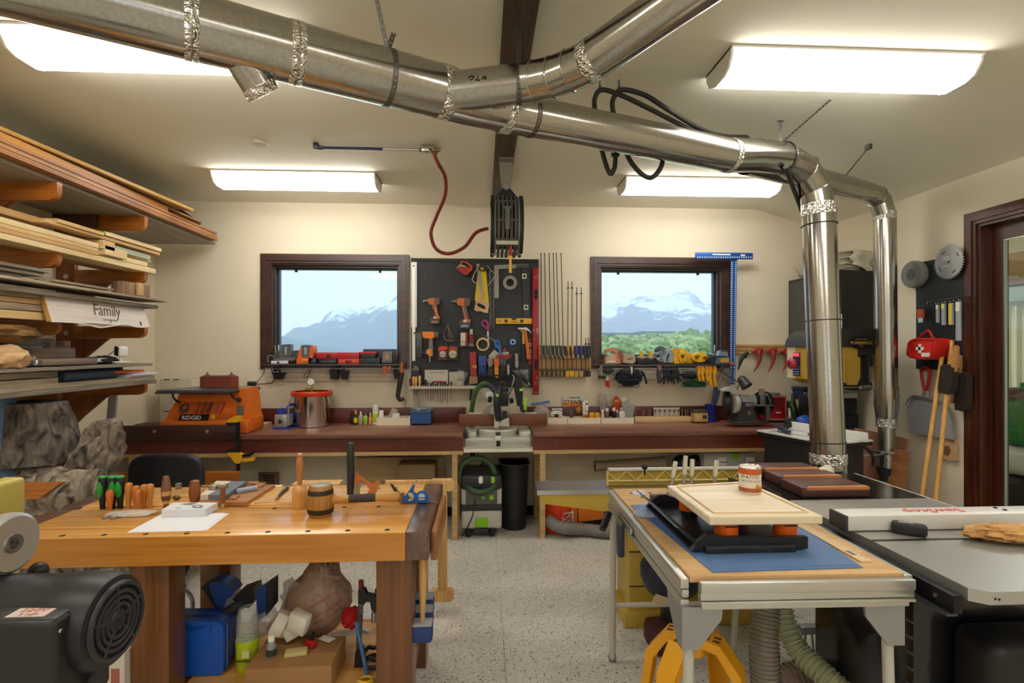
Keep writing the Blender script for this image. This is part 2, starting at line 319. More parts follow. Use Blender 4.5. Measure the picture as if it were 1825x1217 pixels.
GRASS=mat('#a9bd86',.9,var=.25,scale=.04)
b=MB();b.box((-900,9,-4.2),(900,420,-4));struct('ground_outside',b,GRASS)
def crest(pts,Yr):
    q=[(PY(px,py,Yr).x,PY(px,py,Yr).z) for px,py in pts]
    def h(x):
        if x<=q[0][0]: return q[0][1]
        for (a,za),(c,zc) in zip(q,q[1:]):
            if x<=c: return za+(zc-za)*(x-a)/(c-a)
        return q[-1][1]
    return h
def mountain(name,pts,Yf,Yr,m,label,rug,seed,x0,x1,nu=150):
    h=crest(pts,Yr)
    def fn(u,v):
        x=x0+(x1-x0)*u;y=Yf+(Yr-Yf)*v;s=math.sin(v*PI/2)**1.15
        k=nz.fractal(V((x/170,y/170,seed)),1,2.1,5)*rug+abs(nz.noise(V((x/90,y/300,seed+5))))*rug*1.2+abs(nz.noise(V((x/34,y/60,seed+9))))*rug*.5
        return (x*(.55+.45*v),y,-8+(h(x)+8)*s+k*s*(1.15-.9*v**6))
    b=MB();b.grid(fn,nu,44);solo(name,label,None,b,m,kind='structure',sharp=90)
def mtmat():
    t=NT('snowy_rock');g=t.N('ShaderNodeNewGeometry');sx=t.N('ShaderNodeSeparateXYZ');t.L(t.obj(),sx.inputs[0])
    n=t.N('ShaderNodeTexNoise');n.inputs['Scale'].default_value=.018;n.inputs['Detail'].default_value=8;n.inputs['Roughness'].default_value=.62;t.L(t.obj((1,.5,.5)),n.inputs['Vector'])
    z=t.N('ShaderNodeMapRange');z.inputs[1].default_value=40;z.inputs[2].default_value=120;z.inputs[3].default_value=-.28;z.inputs[4].default_value=.12;t.L(sx.outputs[2],z.inputs[0])
    a=t.N('ShaderNodeMath',operation='ADD');t.L(n.outputs['Fac'],a.inputs[0]);t.L(z.outputs[0],a.inputs[1])
    r=t.ramp(a.outputs[0],[(.54,lin('#5d6a77')[:3]),(.61,lin('#f4f6f8')[:3])]);t.L(r.outputs[0],t.b.inputs['Base Color']);t.b.inputs['Roughness'].default_value=.9;return t.m
MT=mtmat()
mountain('mountain_ridge',[(400,640),(500,617),(522,608),(545,598),(570,588),(600,574),(620,566),(640,568),(662,562),(680,556),(696,548),(715,541),(780,520),(900,530),(1000,560),(1072,558),(1100,549),(1125,543),(1150,541),(1172,545),(1195,544),(1215,549),(1240,553),(1290,556),(1400,575)],700,1600,MT,'hazy blue mountain ridge with snow patches beyond both windows',26,3,-1100,1100,230)
mountain('foothill',[(300,600),(480,603),(510,606),(535,607),(560,611),(590,618),(640,626),(760,640)],520,900,mat('#56646c',.9,var=.2,scale=.02),'low dark foothill in front of the snowy ridge',10,9,-700,60,60)
TREE=mat('#7d8c54',.9,var=.45,scale=.9,bump=.8,bscale=2.5);TREE2=mat('#9cab70',.9,var=.4,scale=.9,bump=.8,bscale=2.5);TRUNK=mat('#5a4a3a',.9)
protoT=None;r2=random.Random(3)
for i in range(46):
    row=i%3;px=1052+ (i*251)%245;px+=r2.uniform(-4,4)
    top=(600,605,611)[row]-max(0,px-1150)*.085*(row<2)+r2.uniform(-3,5);Yd=(230,175,130)[row]+r2.uniform(-15,15)
    p=PY(px,top,Yd);s=r2.uniform(4.5,7.5)*(.62 if row==2 else .85);base=p.z-s*1.35
    tr=T('tree',None,None,(p.x,Yd,base),group='green trees beyond the right window')
    tr.o['label']='rounded green tree in the grove seen through the clamp-side window';tr.o['category']='tree'
    b=tr.mb();b.blob((0,0,s*.8),(s*r2.uniform(.8,1.05),s*.8,s*.62),.55,2.6,4,i);b.blob((s*.6,0,s*.55),(s*.55,s*.5,s*.42),.5,2.8,3,i+50);tr.pt_('crown',b,(TREE,TREE2)[i%2],sharp=90)
    b=tr.mb();b.cyl((0,0,-3),(0,0,s*.6),s*.07,n=8);tr.pt_('trunk',b,TRUNK)
def house(px,py,Yd,w,h,label,flat):
    p=PY(px,py,Yd);t=T('house',label,'house',(p.x,Yd,p.z-h))
    b=t.mb();b.box((-w/2,-4,-8),(w/2,4,h*.7));t.pt_('wall',b,mat('#aeb6bb',.8))
    b=t.mb();b.prism([(-w*.6,h*.7),(w*.6,h*.7),(w*(.56 if flat else .2),h*(.86 if flat else 1)),(-w*(.56 if flat else .2),h*(.86 if flat else 1))],-5.5,5.5,ax='y');t.pt_('roof',b,mat('#73777c',.7))
    for k in (-.25,.1,.3):
        b=t.mb();b.box((w*k-1,-4.06,h*.15),(w*k+1,-3.98,h*.55));t.pt_('window',b,mat('#3e4a54',.2))
house(1092,590,260,22,7,'low house with wide roof above the trees, nearer the clamps',1)
house(1181,588,280,24,6,'flat roofed house on the tree line in the middle of the window',1)
hz=MB();hz.box((-1500,60,-30),(1500,1700,420));ho=mesh('haze',hz,mat('#ffffff'));ho['kind']='stuff';ho['label']='pale blue valley haze'
hm=NT('haze');vs=hm.N('ShaderNodeVolumeScatter');vs.inputs['Color'].default_value=(.97,.985,1,1);vs.inputs['Density'].default_value=.0008;vs.inputs['Anisotropy'].default_value=.0
hm.n.remove(hm.b);hm.L(vs.outputs[0],hm.out.inputs['Volume']);ho.data.materials.clear();ho.data.materials.append(hm.m)
l=bpy.data.lights.new('sun','SUN');l.energy=1.7;l.color=(1,.96,.9);l.angle=R(.5);o=bpy.data.objects.new('sun',l);o.rotation_euler=V((.35,.6,-.8)).to_track_quat('-Z','Y').to_euler();COL.objects.link(o)
w=bpy.data.worlds.new('sky');sc.world=w;w.use_nodes=True;nt=w.node_tree;bg=nt.nodes['Background']
tc=nt.nodes.new('ShaderNodeTexCoord');sx=nt.nodes.new('ShaderNodeSeparateXYZ');nt.links.new(tc.outputs['Generated'],sx.inputs[0])
rp=nt.nodes.new('ShaderNodeValToRGB');nt.links.new(sx.outputs[2],rp.inputs[0]);e=rp.color_ramp.elements
e[0].position=0;e[0].color=(.97,.98,1,1);e[1].position=.5;e[1].color=(.45,.66,1,1);q=e.new(.14);q.color=(.90,.95,1,1)
nt.links.new(rp.outputs[0],bg.inputs[0]);bg.inputs[1].default_value=1.35
cd=bpy.data.cameras.new('camera');cam=bpy.data.objects.new('camera',cd);COL.objects.link(cam);cd.sensor_width=36;cd.lens=F/1825*36;cd.shift_y=(HZ-608.5)/1825
cam.location=(0,0,H);cam.rotation_euler=(PI/2,0,-PSI);cd.clip_end=5000;cd.clip_start=.02;sc.camera=cam
sc.view_settings.view_transform='Standard';sc.view_settings.look='None';sc.view_settings.exposure=.15;sc.view_settings.gamma=1;sc.view_settings.use_curve_mapping=False
sc.cycles.use_denoising=True;sc.cycles.volume_bounces=4;sc.cycles.max_bounces=10;sc.cycles.transparent_max_bounces=16;sc.cycles.caustics_reflective=False;sc.cycles.caustics_refractive=False;sc.cycles.sample_clamp_indirect=6
def galv(n='galv'):
    t=NT('galvanised_steel');b=t.b;b.inputs['Metallic'].default_value=1;co=t.obj()
    n=t.N('ShaderNodeTexNoise');n.inputs['Scale'].default_value=90;n.inputs['Detail'].default_value=2;t.L(co,n.inputs['Vector'])
    r=t.ramp(n.outputs['Fac'],[(.3,lin('#a5a29c')[:3]),(.7,lin('#b3b0aa')[:3])]);t.L(r.outputs[0],b.inputs['Base Color']);b.inputs['Roughness'].default_value=.19;return t.m
GALV=galv()
def foil():
    t=NT('foil_tape');b=t.b;b.inputs['Metallic'].default_value=1;b.inputs['Base Color'].default_value=lin('#d8d6d0');b.inputs['Roughness'].default_value=.2;co=t.obj()
    v=t.N('ShaderNodeTexVoronoi');v.inputs['Scale'].default_value=34;n=t.N('ShaderNodeTexNoise');n.inputs['Scale'].default_value=14;t.L(co,n.inputs['Vector'])
    m=t.N('ShaderNodeMix',data_type='VECTOR');m.inputs[0].default_value=.35;t.L(co,m.inputs[4]);t.L(n.outputs['Color'],m.inputs[5]);t.L(m.outputs[1],v.inputs['Vector']);t.bump(v.outputs['Distance'],.8,.012);return t.m
FOIL=foil()
def perf(m='#6f6d68'):
    return mat(m,.4,.9)
STRAP=perf()
def strapband(b,pts,w,axis,th=.0016):
    P=[V(p) for p in pts];ax=V(axis).normalized();vs=[];fs=[]
    L=[0]
    for a,c in zip(P,P[1:]): L.append(L[-1]+(c-a).length)
    def at(d):
        for i in range(len(P)-1):
            if d<=L[i+1]+1e-9: return P[i].lerp(P[i+1],(d-L[i])/max(1e-9,L[i+1]-L[i]))
        return P[-1]
    n=max(4,int(L[-1]/.0055));
    for i in range(n+1):
        p=at(L[-1]*i/n)
        for k in (-.5,-.19,.19,.5): vs.append(p+ax*w*k)
    for i in range(n):
        for k in range(3):
            if k==1 and i%4==2: continue
            fs.append((i*4+k,i*4+k+1,i*4+k+5,i*4+k+4))
    b.add(vs,fs)
def band(t,name,c,d,r,w,m,seg=28,label=None):
    b=MB();c=V(c);d=V(d).normalized();b.lathe([(r,-w/2),(r+.0012,-w*.45),(r+.0012,w*.45),(r,w/2)],c,d,seg,cap=False);return t.pt_(name,b,m,label)
ZD=2.62
A0=PZ(-330,-130,ZD);A1=PZ(795,166,ZD);d1=(A1-A0).normalized();RD=.101
du=T('dust_collection_duct','large round galvanised duct crossing below the ceiling with a wye and an elbow',"duct",A1)
b=MB();b.cyl(A0,A1,RD,n=40,cap=False);du.pt_('main_pipe',b,GALV)
for px,py,w in ((342,55,.04),(527,93,.045),(792,163,.05)):
    p=PZ(px,py,ZD);q=A0+d1*((p-A0).dot(d1));band(du,'foil_tape',q,d1,RD+.001,w,FOIL,40)
for px,py in ((342,55),(527,93)):
    p=PZ(px,py,ZD);q=A0+d1*((p-A0).dot(d1));b=MB();b.ring(q,d1,RD+.001,.003,40,6);du.pt_('seam_ring',b,GALV)
RB=.085;B1=PZ(900,199,ZD);B2=PZ(1300,277,ZD);d2=(B2-B1).normalized()
b=MB();b.tube([A1,A1.lerp(B1,.35),B1],[RD,RD*.98,RB],36,cap=False);b.cyl(B1,B2,RB,n=40,cap=False);du.pt_('far_branch_pipe',b,GALV)
band(du,'foil_tape',B1,d2,RB+.003,.05,FOIL,36);band(du,'foil_tape',B2,d2,RB+.002,.035,FOIL,36)
U0=PD(790,166,2.12);U1=PD(880,158,2.15);U2=PD(935,148,2.12);RU=.074
b=MB();b.cyl(U0,U2,RU,n=36,cap=False);du.pt_('wye_collar',b,GALV)
band(du,'foil_tape',PD(888,157,2.145),U2-U0,RU+.001,.045,FOIL,36)
g=[PD(928,149,2.12),PD(952,145,2.10),PD(985,138,2.06),PD(1016,126,2.02),PD(1048,112,1.97)]
for a,c in zip(g,g[1:]):
    b=MB();b.cyl(a-(c-a)*.04,c+(c-a)*.04,RU,n=36,cap=False);du.pt_('elbow_gore',b,GALV)
for i in (1,2,3):
    b=MB();b.ring(g[i],(g[i+1]-g[i-1]),RU+.001,.0035,36,6);du.pt_('seam_ring',b,GALV)
G2=PD(1330,-85,1.58)
b=MB();b.cyl(g[-1],G2,RU,n=36,cap=False);du.pt_('near_branch_pipe',b,GALV)
band(du,'foil_tape',g[-1]+(G2-g[-1])*.03,G2-g[-1],RU+.001,.045,FOIL,36)
b=MB();uu=(U2-U0).normalized();ctr=PD(850,160,2.135)
for pts in ([(.034,.004),(.026,.012),(.012,.010),(.018,.0),(.026,-.002)],[(-.002,.010),(-.006,-.006),(-.012,-.008),(.006,-.004)],[(-.022,.006),(-.03,-.004),(-.036,-.006),(-.034,.002),(-.028,.004),(-.02,-.006)]):
    wp=[]
    for x,y in pts:
        p=ctr+uu*(-x)+V((0,0,1))*y;r=(p-C0()).normalized();
        k=U0+uu*((p-U0).dot(uu));rad=(p-k);h=rad.dot(V((0,0,1)));back=(C0()-k);back=(back-uu*back.dot(uu));back.z=0;back.normalize()
        wp.append(k+V((0,0,1))*h+back*math.sqrt(max(1e-6,(RU+.0015)**2-h*h)))
    b.tube(wp,.0022,6,4)
du.pt_('marker_writing',b,BLACK)
V0=PD(1459,375,3.2);V1=PD(1478,868,3.15);RV=.092
eb=[B2,PD(1345,277,2.94),PD(1395,282,3.06),PD(1432,303,3.15),PD(1452,335,3.2),V0]
for a,c in zip(eb,eb[1:]):
    b=MB();b.cyl(a-(c-a)*.05,c+(c-a)*.05,RV-.004,n=36,cap=False);du.pt_('elbow_gore',b,GALV)
for i in (2,3,4):
    b=MB();b.ring(eb[i],(eb[i+1]-eb[i-1]),RV-.002,.003,36,6);du.pt_('seam_ring',b,GALV)
dv=(V1-V0).normalized();lerp=lambda t:V0.lerp(V1,t)
b=MB();b.cyl(V0,lerp(.9),RV,n=40,cap=False);b.cyl(lerp(.885),V1,RV+.004,n=40,cap=False);b.cyl(V1+V((0,0,.02)),(V1.x,V1.y,.25),RV+.002,n=40);du.pt_('drop_pipe',b,GALV)
band(du,'foil_tape',V0,dv,RV+.001,.07,FOIL,36);band(du,'foil_tape',lerp(.895),dv,RV+.006,.06,FOIL,36)
b=MB();e0=PD(1478,838,3.06);b.cyl(e0,e0+V((-.10,-.02,-.03)),.034,n=20);du.pt_('taped_stub',b,mat('#d9d5c4',.4))
for y in (402,573,788):
    t=(y-375)/(868-375.);b=MB();b.ring(lerp(t),dv,RV+.003,.0035,32,6);du.pt_('cable_tie',b,BLACK)
s0=PZ(400,110,ZD)
b=MB();k=A0+d1*((s0-A0).dot(d1));b.cyl(k,PD(470,168,1.85),.056,n=28);du.pt_('capped_stub',b,GALV)
b=MB();e=PD(470,168,1.85);dd=(e-k).normalized();b.lathe([(.057,-.03),(.059,-.002),(.056,.004),(.001,.006)],e,dd,28);du.pt_('foil_cap',b,FOIL)
def hang(pxy,zc,rad,axis,up_to,tail=None,w=.019):
    c=V(pxy);ax=V(axis).normalized();s=V((0,0,1)).cross(ax).normalized();b=MB()
    arc=[c+(s*math.cos(a)+V((0,0,1))*math.sin(a))*(rad+.002) for a in [R(x) for x in range(-270,91,10)]]
    strapband(b,arc,w,ax)
    for u in up_to: strapband(b,[c+V((0,0,rad+.002)),V(u)],w,ax)
    return b
c=PZ(690,140,ZD);c=A0+d1*((c-A0).dot(d1));du.pt_('hanger_strap',hang(c,0,RD,d1,[(c.x-.05,c.y-.10,ZC),(c.x+.02,c.y+.02,c.z+RD+.08)]),STRAP)
c=PD(925,150,2.12);du.pt_('hanger_strap',hang(c,0,RU+.001,U2-U0,[(c.x,c.y+.04,2.953)]),STRAP)
c=B1.lerp(B2,.10);b=MB();s=V((0,0,1)).cross(d2).normalized();strapband(b,[c+(s*math.cos(R(a))+V((0,0,1))*math.sin(R(a)))*(RB+.003) for a in range(-200,20,10)],.02,d2);du.pt_('hanger_strap',b,STRAP)
c=eb[2];b=hang(c,0,RV-.001,eb[3]-eb[1],[(PZ(1480,178,ZC-.003))]);du.pt_('hanger_strap',b,STRAP)
b=MB();p=PZ(1391,216,ZC-.002);strapband(b,[p,p+V((0,0,-.3))],.018,(1,0,0));b.box(p-V((.02,.01,.0)),p+V((.02,.01,.002)));du.pt_('hanger_strap',b,STRAP)
R2=.075;r0=PD(1330,287,3.0);r1=PD(1490,328,3.74);r2_=PD(1548,344,4.02);r3=PD(1569,358,4.1);r4=PD(1577,385,4.1);r5=PD(1580,690,4.1);
du2=T('rear_duct_drop','thinner galvanised duct bending down beside the right wall to a blast gate','duct',r5)
b=MB();b.cyl(r0,r2_,R2,n=32,cap=False);du2.pt_('branch_pipe',b,GALV)
ee=[r2_,PD(1562,350,4.08),r3,r4]
for a,c in zip(ee,ee[1:]):
    b=MB();b.cyl(a-(c-a)*.06,c+(c-a)*.06,R2,n=32,cap=False);du2.pt_('elbow_gore',b,GALV)
for i in (1,2):
    b=MB();b.ring(ee[i],ee[i+1]-ee[i-1],R2+.001,.003,32,6);du2.pt_('seam_ring',b,GALV)
b=MB();b.cyl(r4,r5,R2,n=32,cap=False);du2.pt_('drop_pipe',b,GALV)
band(du2,'foil_tape',r4,r5-r4,R2+.001,.06,FOIL,32);
r6=PD(1580,752,4.1);b=MB();b.tube([r5,r5.lerp(r6,.5),r6],[R2+.006,R2+.006,.066],32,cap=False);du2.pt_('lower_sleeve',b,GALV);band(du2,'foil_tape',r6,(0,0,1),.068,.07,FOIL,32)
r7=PD(1580,782,4.1);b=MB();b.cyl(r6,PD(1580,812,4.1),.055,n=28);b.cyl(PD(1580,812,4.1),PD(1580,832,4.1),.065,.062,n=28);du2.pt_('gate_pipe',b,STEEL)
q=PD(1580,806,4.1);b=MB();b.box(q-V((.085,.05,.012)),q+V((.085,.05,.012)),.004);b.ring(q+V((0,-.05,.01)),(0,0,1),.05,.006,20,6);du2.pt_('blast_gate',b,mat('#8f8f8d',.35,.9))
b=MB();b.box(q+V((-.24,-.05,-.012)),q+V((-.085,.04,-.006)));du2.pt_('gate_slide',b,STEEL)
q=PD(1580,845,4.1);b=MB();b.cyl(q,q+V((0,0,.05)),.062,.066,n=24);b.cyl(q-V((0,0,.05)),q,.048,.05,n=24);du2.pt_('rubber_coupler',b,RUB)
q=PD(1582,858,4.1);b=MB()
for i in range(60): b.ring(q-V((0,0,.016*i)),(0,0,1),.045,.006,18,5)
b.cyl(q,q-V((0,0,.93)),.044,n=18);du2.pt_('flexible_hose',b,mat('#9c9a96',.5))
b=MB();c=PD(1507,332,3.83);dd=(r2_-r0).normalized();s=V((0,0,1)).cross(dd).normalized();top=PZ(1548,263,ZC-.04)
strapband(b,[c+(s*math.cos(R(a))+V((0,0,1))*math.sin(R(a)))*(R2+.003) for a in range(-270,91,10)],.02,dd);strapband(b,[c+V((0,0,R2)),top],.02,dd);b.box(top-V((.012,.02,.012)),top+V((.012,.02,.02)));du2.pt_('hanger_strap',b,STRAP)
b=MB();wb=PX(1604,828,XR-.002);b.box((XR-.16,wb.y-.05,wb.z-.06),(XR-.001,wb.y+.05,wb.z+.06),.003);solo('mounting_block','yellow pine block on the right wall beside the blast gate','block',b,wood('#b98a3a','#d9ae5a','x',.5))
p=PZ(463,254,ZC);b=MB();b.lathe([(.001,0),(.052,0),(.055,-.006),(.045,-.016),(.001,-.018)],p,(0,0,1));solo('sprinkler_cover','small round white cap on the ceiling left of the air pipe','ceiling cap',b,mat('#d8d0ba',.6))
p0=PZ(567,263,ZC-.03);p1=PZ(752,267,ZC-.03);ai=T('air_line','thin metal air pipe with fittings running along the ceiling','pipe',p0)
b=MB();b.cyl(p0,p0.lerp(p1,.62),.0095,n=10);ai.pt_('copper_pipe',b,mat('#30354f',.35,.6));b=MB();b.cyl(p0.lerp(p1,.62),p1,.0095,n=10);ai.pt_('steel_pipe',b,ALU)
b=MB();b.box(p0-V((.03,.018,.012)),p0+V((.004,.018,.03)),.005);b.cyl(p0,p0+V((.03,0,0)),.014,n=12);ai.pt_('elbow_fitting',b,DARKSTEEL)
b=MB();b.box(p1+V((0,-.028,-.018)),p1+V((.085,.028,.03)),.006);ai.pt_('manifold_block',b,STEEL)
b=MB();b.cyl(p1+V((-.02,0,0)),p1,.014,n=10);b=b;ai.pt_('inlet_nut',b,mat('#9a8a66',.4,.8))
b=MB();b.cyl(p1+V((.08,0,0)),p1+V((.125,0,0)),.014,n=10);b.cyl(p1+V((.10,0,0)),p1+V((.10,-.01,-.035)),.007,n=8);ai.pt_('shutoff_valve',b,mat('#9a8a66',.4,.8))
h0=PZ(772,272,ZC-.05);hp=[h0,PD(780,290,3.35),PD(793,315,3.5),PD(793,348,3.65),PD(778,385,3.75),PD(768,415,3.78),PD(777,443,3.8),PD(800,452,3.82),PD(828,440,3.84),PD(848,415,3.86),PD(870,407,3.88)]
ah=T('air_hose','dark red rubber air hose looping from the ceiling pipe to the reel','hose',hp[-1])
b=MB();b.tube(hp,.0125,12,8);ah.pt_('hose',b,mat('#7d2a20',.5));
b=MB();b.cyl(h0+V((-.02,0,.02)),hp[1].lerp(h0,.25),.013,n=10);ah.pt_('brass_fitting',b,BRASS)
rc=PD(902,402,3.85);hr=T('hose_reel','grey and black retractable air hose reel hanging from the beam','hose reel',rc)
def rl(name,b,m,l=None): return hr.pt_(name,b,m,l)
RR=.205
for s,m in ((-1,mat('#9ea5a4',.35,.2)),(1,mat('#9ea5a4',.35,.2))):
    b=hr.mb();b.at(Tm(s*.075,0,-.01)@Rm(0,s*90,0)).lathe([(RR*.98,0),(RR,.012),(RR*.93,.03),(RR*.6,.038),(.001,.04)],n=40);rl('side_cover',b,m)
    b=hr.mb();b.at(Tm(s*.1,0,-.01)).prism([(math.cos(R(a))*RR*1.06,math.sin(R(a))*RR*1.06) for a in range(-70,71,10)]+[(math.cos(R(a))*RR*.97,math.sin(R(a))*RR*.97) for a in range(70,-71,-10)],-.012,.012,ax='x');b.at(Tm(s*.1,0,-.01)).prism([(math.cos(R(a))*RR*1.06,math.sin(R(a))*RR*1.06) for a in range(110,251,10)]+[(math.cos(R(a))*RR*.97,math.sin(R(a))*RR*.97) for a in range(250,109,-10)],-.012,.012,ax='x');rl('rubber_guard',b,BLACK)
b=hr.mb();b.at(Tm(-.07,0,-.01)@Rm(0,90,0))._lathe([(RR*.78,0),(RR*.78,.14)],32);rl('drum',b,BLACK)
for k in (-.058,-.029,0,.029,.058):
    b=hr.mb();b.prism([(math.cos(R(a))*(RR+.012),math.sin(R(a))*(RR+.012)-.01) for a in range(60,301,10)]+[(math.cos(R(a))*(RR*.9),math.sin(R(a))*(RR*.9)-.01) for a in range(300,59,-10)],k-.009,k+.009,ax='x');rl('cage_rib',b,mat('#55524d',.45))
for a in (140,180,215):
    b=hr.mb();y,z=math.cos(R(a))*(RR+.006),math.sin(R(a))*(RR+.006)-.01;b.cube((0,y,z),(.15,.014,.02),(a-90,0,0));rl('cross_bar',b,mat('#55524d',.45))
b=hr.mb();b.box((-.016,-RR-.035,-.08),(.016,-RR-.018,.075),.006);b.box((-.026,-RR-.03,.06),(.026,-RR-.015,.08),.004);rl('guide_handle',b,mat('#6b6863',.4))
b=hr.mb();b.box((-.075,-.175,-.168),(.075,-.16,-.135));rl('warning_label',b,mat('#c9c3b2',.5))
b=hr.mb();b.tube([(-.07,-.18,-.175),(.07,-.18,-.175),(.075,-.178,-.19),(.07,-.17,-.2),(-.07,-.17,-.2),(-.075,-.178,-.19)],.005,6,closed=True);rl('hose_slot',b,DARKSTEEL)
b=hr.mb();b.prism([(-.085,.19),(-.02,.265),(.02,.265),(.085,.19),(.07,.175),(-.07,.175)],-.03,.03,ax='y');rl('yoke',b,BLACK)
b=hr.mb();b.cyl((0,-.06,.262),(0,.04,.262),.022,n=16);rl('pivot_pin',b,STEEL)
top=2.953-rc.z
b=hr.mb();b.prism([(-.05,top),(.05,top),(.03,.25),(-.03,.25)],.03,.045,ax='y');b.box((-.05,-.05,top-.008),(.05,.05,top));rl('mount_bracket',b,mat('#8b8577',.5))
b=hr.mb();b.cyl((.022,-.185,-.185),(.022,-.19,-.25),.012,n=12);rl('red_hose_end',b,mat('#9c2f22',.5));b=hr.mb();b.cyl((.022,-.19,-.25),(.021,-.19,-.275),.013,n=12);b.cyl((.021,-.19,-.275),(.021,-.19,-.33),.009,n=12);b.cyl((.021,-.19,-.33),(.021,-.19,-.365),.012,n=12);rl('quick_coupler',b,BRASS)
ca=T('black_ceiling_cables','pair of thick black cables drooping from eye hooks on the ceiling','cable',PZ(1105,165,ZC))
k1,k2=PZ(1069,160,2.93),PZ(1103,161,2.93);dz=k1.y
b=MB();b.tube([PD(1334,247,3.3),PD(1290,246,3.1),PD(1240,235,2.95),PD(1160,195,k1.y*1.0),PD(1110,171,k1.y),PD(1075,160,k1.y),PD(1062,170,k1.y),PD(1060,195,k1.y),PD(1072,265,k1.y),PD(1086,308,k1.y),PD(1095,300,k1.y),PD(1097,275,k1.y)],.0125,10,6);ca.pt_('cable',b,mat('#26241f',.5))
b=MB();b.tube([PD(1330,244,3.3),PD(1285,242,3.1),PD(1245,228,2.95),PD(1190,195,k2.y),PD(1150,170,k2.y),PD(1112,160,k2.y),PD(1098,168,k2.y),PD(1092,195,k2.y),PD(1116,272,k2.y),PD(1138,305,k2.y),PD(1160,317,k2.y),PD(1177,300,k2.y),PD(1182,280,k2.y)],.0125,10,6);ca.pt_('cable',b,mat('#26241f',.5))
for k in (k1,k2):
    b=MB();b.ring(k,(1,.3,0),.018,.003,16,6);b.cyl(k+V((0,0,.018)),(k.x,k.y,ZC),.003,n=6);ca.pt_('eye_hook',b,DARKSTEEL)
b=MB();q=PD(1097,268,k1.y);b.box(q-V((.02,.015,.03)),q+V((.02,.015,.03)),.003);ca.pt_('connector',b,BLACK)
b=MB();b.tube([PD(1400,297,2.95),PD(1412,330,3.1),PD(1428,372,3.35),PD(1448,430,3.45)],.014,8,5);ca.pt_('dropping_cable',b,mat('#26241f',.5))
FIR=wood('#8f4c14','#c07426','x',.4,1,.3);FIRV=wood('#6b3a1c','#8f5226','z',.45)
def bracket(Yb,label):
    t=T('rack_bracket',label,'shelf bracket',(XL,Yb,.9));w=.038
    b=MB();b.box((XL+.001,Yb,.02),(XL+.13,Yb+w,2.66),.003);t.pt_('post',b,FIRV)
    for k,z in enumerate((2.56,2.17,1.765,1.355)):
        h=(.105,.10,.085,.085)[k];x1=XL+.615
        pr=[(XL+.131,z),(x1,z),(x1,z-h*.55),(x1-.012,z-h*.82),(x1-.045,z-h),(XL+.131,z-h*1.05)]
        b=MB();b.prism(pr,Yb-.0005,Yb+w+.0005,ax='y');t.pt_('arm',b,FIR)
        b=MB();b.prism([(XL+.131,z-h*1.06),(XL+.36,z-h*1.04),(XL+.32,z-h*1.04-.03),(XL+.17,z-.25),(XL+.131,z-.29)],Yb+.004,Yb+w-.004,ax='y');t.pt_('gusset',b,FIRV)
        b=MB();b.lathe([(.001,-.004),(.017,-.004),(.017,.001),(.001,.001)],(XL+.07,Yb-.001,z-.05),(0,-1,0),12);t.pt_('washer',b,STEEL)
    return t
bracket(4.03,'brown stained rack bracket with four arms nearest the back wall')
bracket(3.23,'brown stained rack bracket with four arms, nearer the camera')
GW=[wood('#5f564b','#9b9183','y',.8,1.2,0,.4),wood('#746553','#b7a68d','y',.8,1.2,0,.4),wood('#4d4640','#857a6c','y',.85,1.2,0,.5)]
PINE=[wood('#c39a5c','#e6c98f','y',.55,1),wood('#d3b27b','#f0dcae','y',.55,1),wood('#b98b52','#dbb67c','y',.55,1)]
CED=[wood('#7d4a2a','#b97f50','y',.5,1.2),wood('#8b5833','#c48e5e','y',.5,1.2),wood('#986540','#d3a06c','y',.5,1.2)]
ORW=wood('#9a5a16','#cf8f36','y',.45,1);TAN=wood('#b08236','#d9b066','y',.5,1)
def brd(name,label,px1,yt,yb,X,wid,px0,m,cat='board',group=None,kw=0,bev=.0015,z=None,zoff=0):
    e=PX(px1,yt,X);f=PX(px1,yb,X);y0=PX(px0,yt,X).y if px0 is not None else 2.2+kw
    z0,z1=(f.z,e.z) if z is None else z
    b=MB();b.box((X-wid,y0,z0+zoff),(X,e.y,z1+zoff),bev,1);return solo(name,label,cat,b,m,group)
L='lumber on the left wall rack'
b=MB();b.box((XL+.01,2.2,2.562),(-2.46,5.1,2.58));solo('shelf_panel','wide grey underside panel on the top arms of the rack','board',b,wood('#8c877a','#a8a293','y',.6),L)
for k,(z0,z1,xx,px) in enumerate(((2.583,2.600,-2.405,388),(2.601,2.613,-2.412,388),(2.614,2.629,-2.408,387),(2.630,2.640,-2.415,386),(2.641,2.655,-2.41,387))):
    brd('trim_board','reddish brown moulding strip, %s of five stacked on the top shelf'%('lowest','second','middle','fourth','topmost')[k],px,420,425,xx,.16,None,CED[k%3],'board',L,kw=k*.03,z=(z0,z1))
brd('cedar_board','long orange brown board on top of the moulding strips, top shelf',300,0,1,-2.43,.2,None,ORW,'board',L,z=(2.656,2.698))
brd('cedar_board','short reddish board lying at far end of the top shelf',360,0,1,-2.45,.12,140,CED[2],'board',L,z=(2.699,2.712))
b=MB();b.at(Tm(-2.50,3.55,2.735)@Rm(0,7,-4)).box((-.1,-.85,-.011),(.1,.95,.011),.002);solo('tan_plank','yellow tan plank tilted on top of the upper lumber stack','plank',b,TAN,L)
b=MB()
def fn(u,v): a=u*2.2-.5;return (-2.86+.36*v*.9,3.6+1.35*u,2.735+.06*math.sin(PI*u)+.035*math.sin(v*PI)*(1-u))
b.grid(fn,18,8);b.grid(lambda u,v:V(fn(u,v))+V((0,0,.006)),18,8);solo('curved_panel','dark brown curved sheet lying on the far end of the top shelf','panel',b,mat('#3a2a1e',.5),L)
b=MB();b.cyl((-2.62,3.7,2.78),(-2.55,5.0,2.73),.011,n=10);solo('grey_rod','thin grey rod lying on the curved dark sheet near the ceiling','rod',b,mat('#56534d',.5),L)
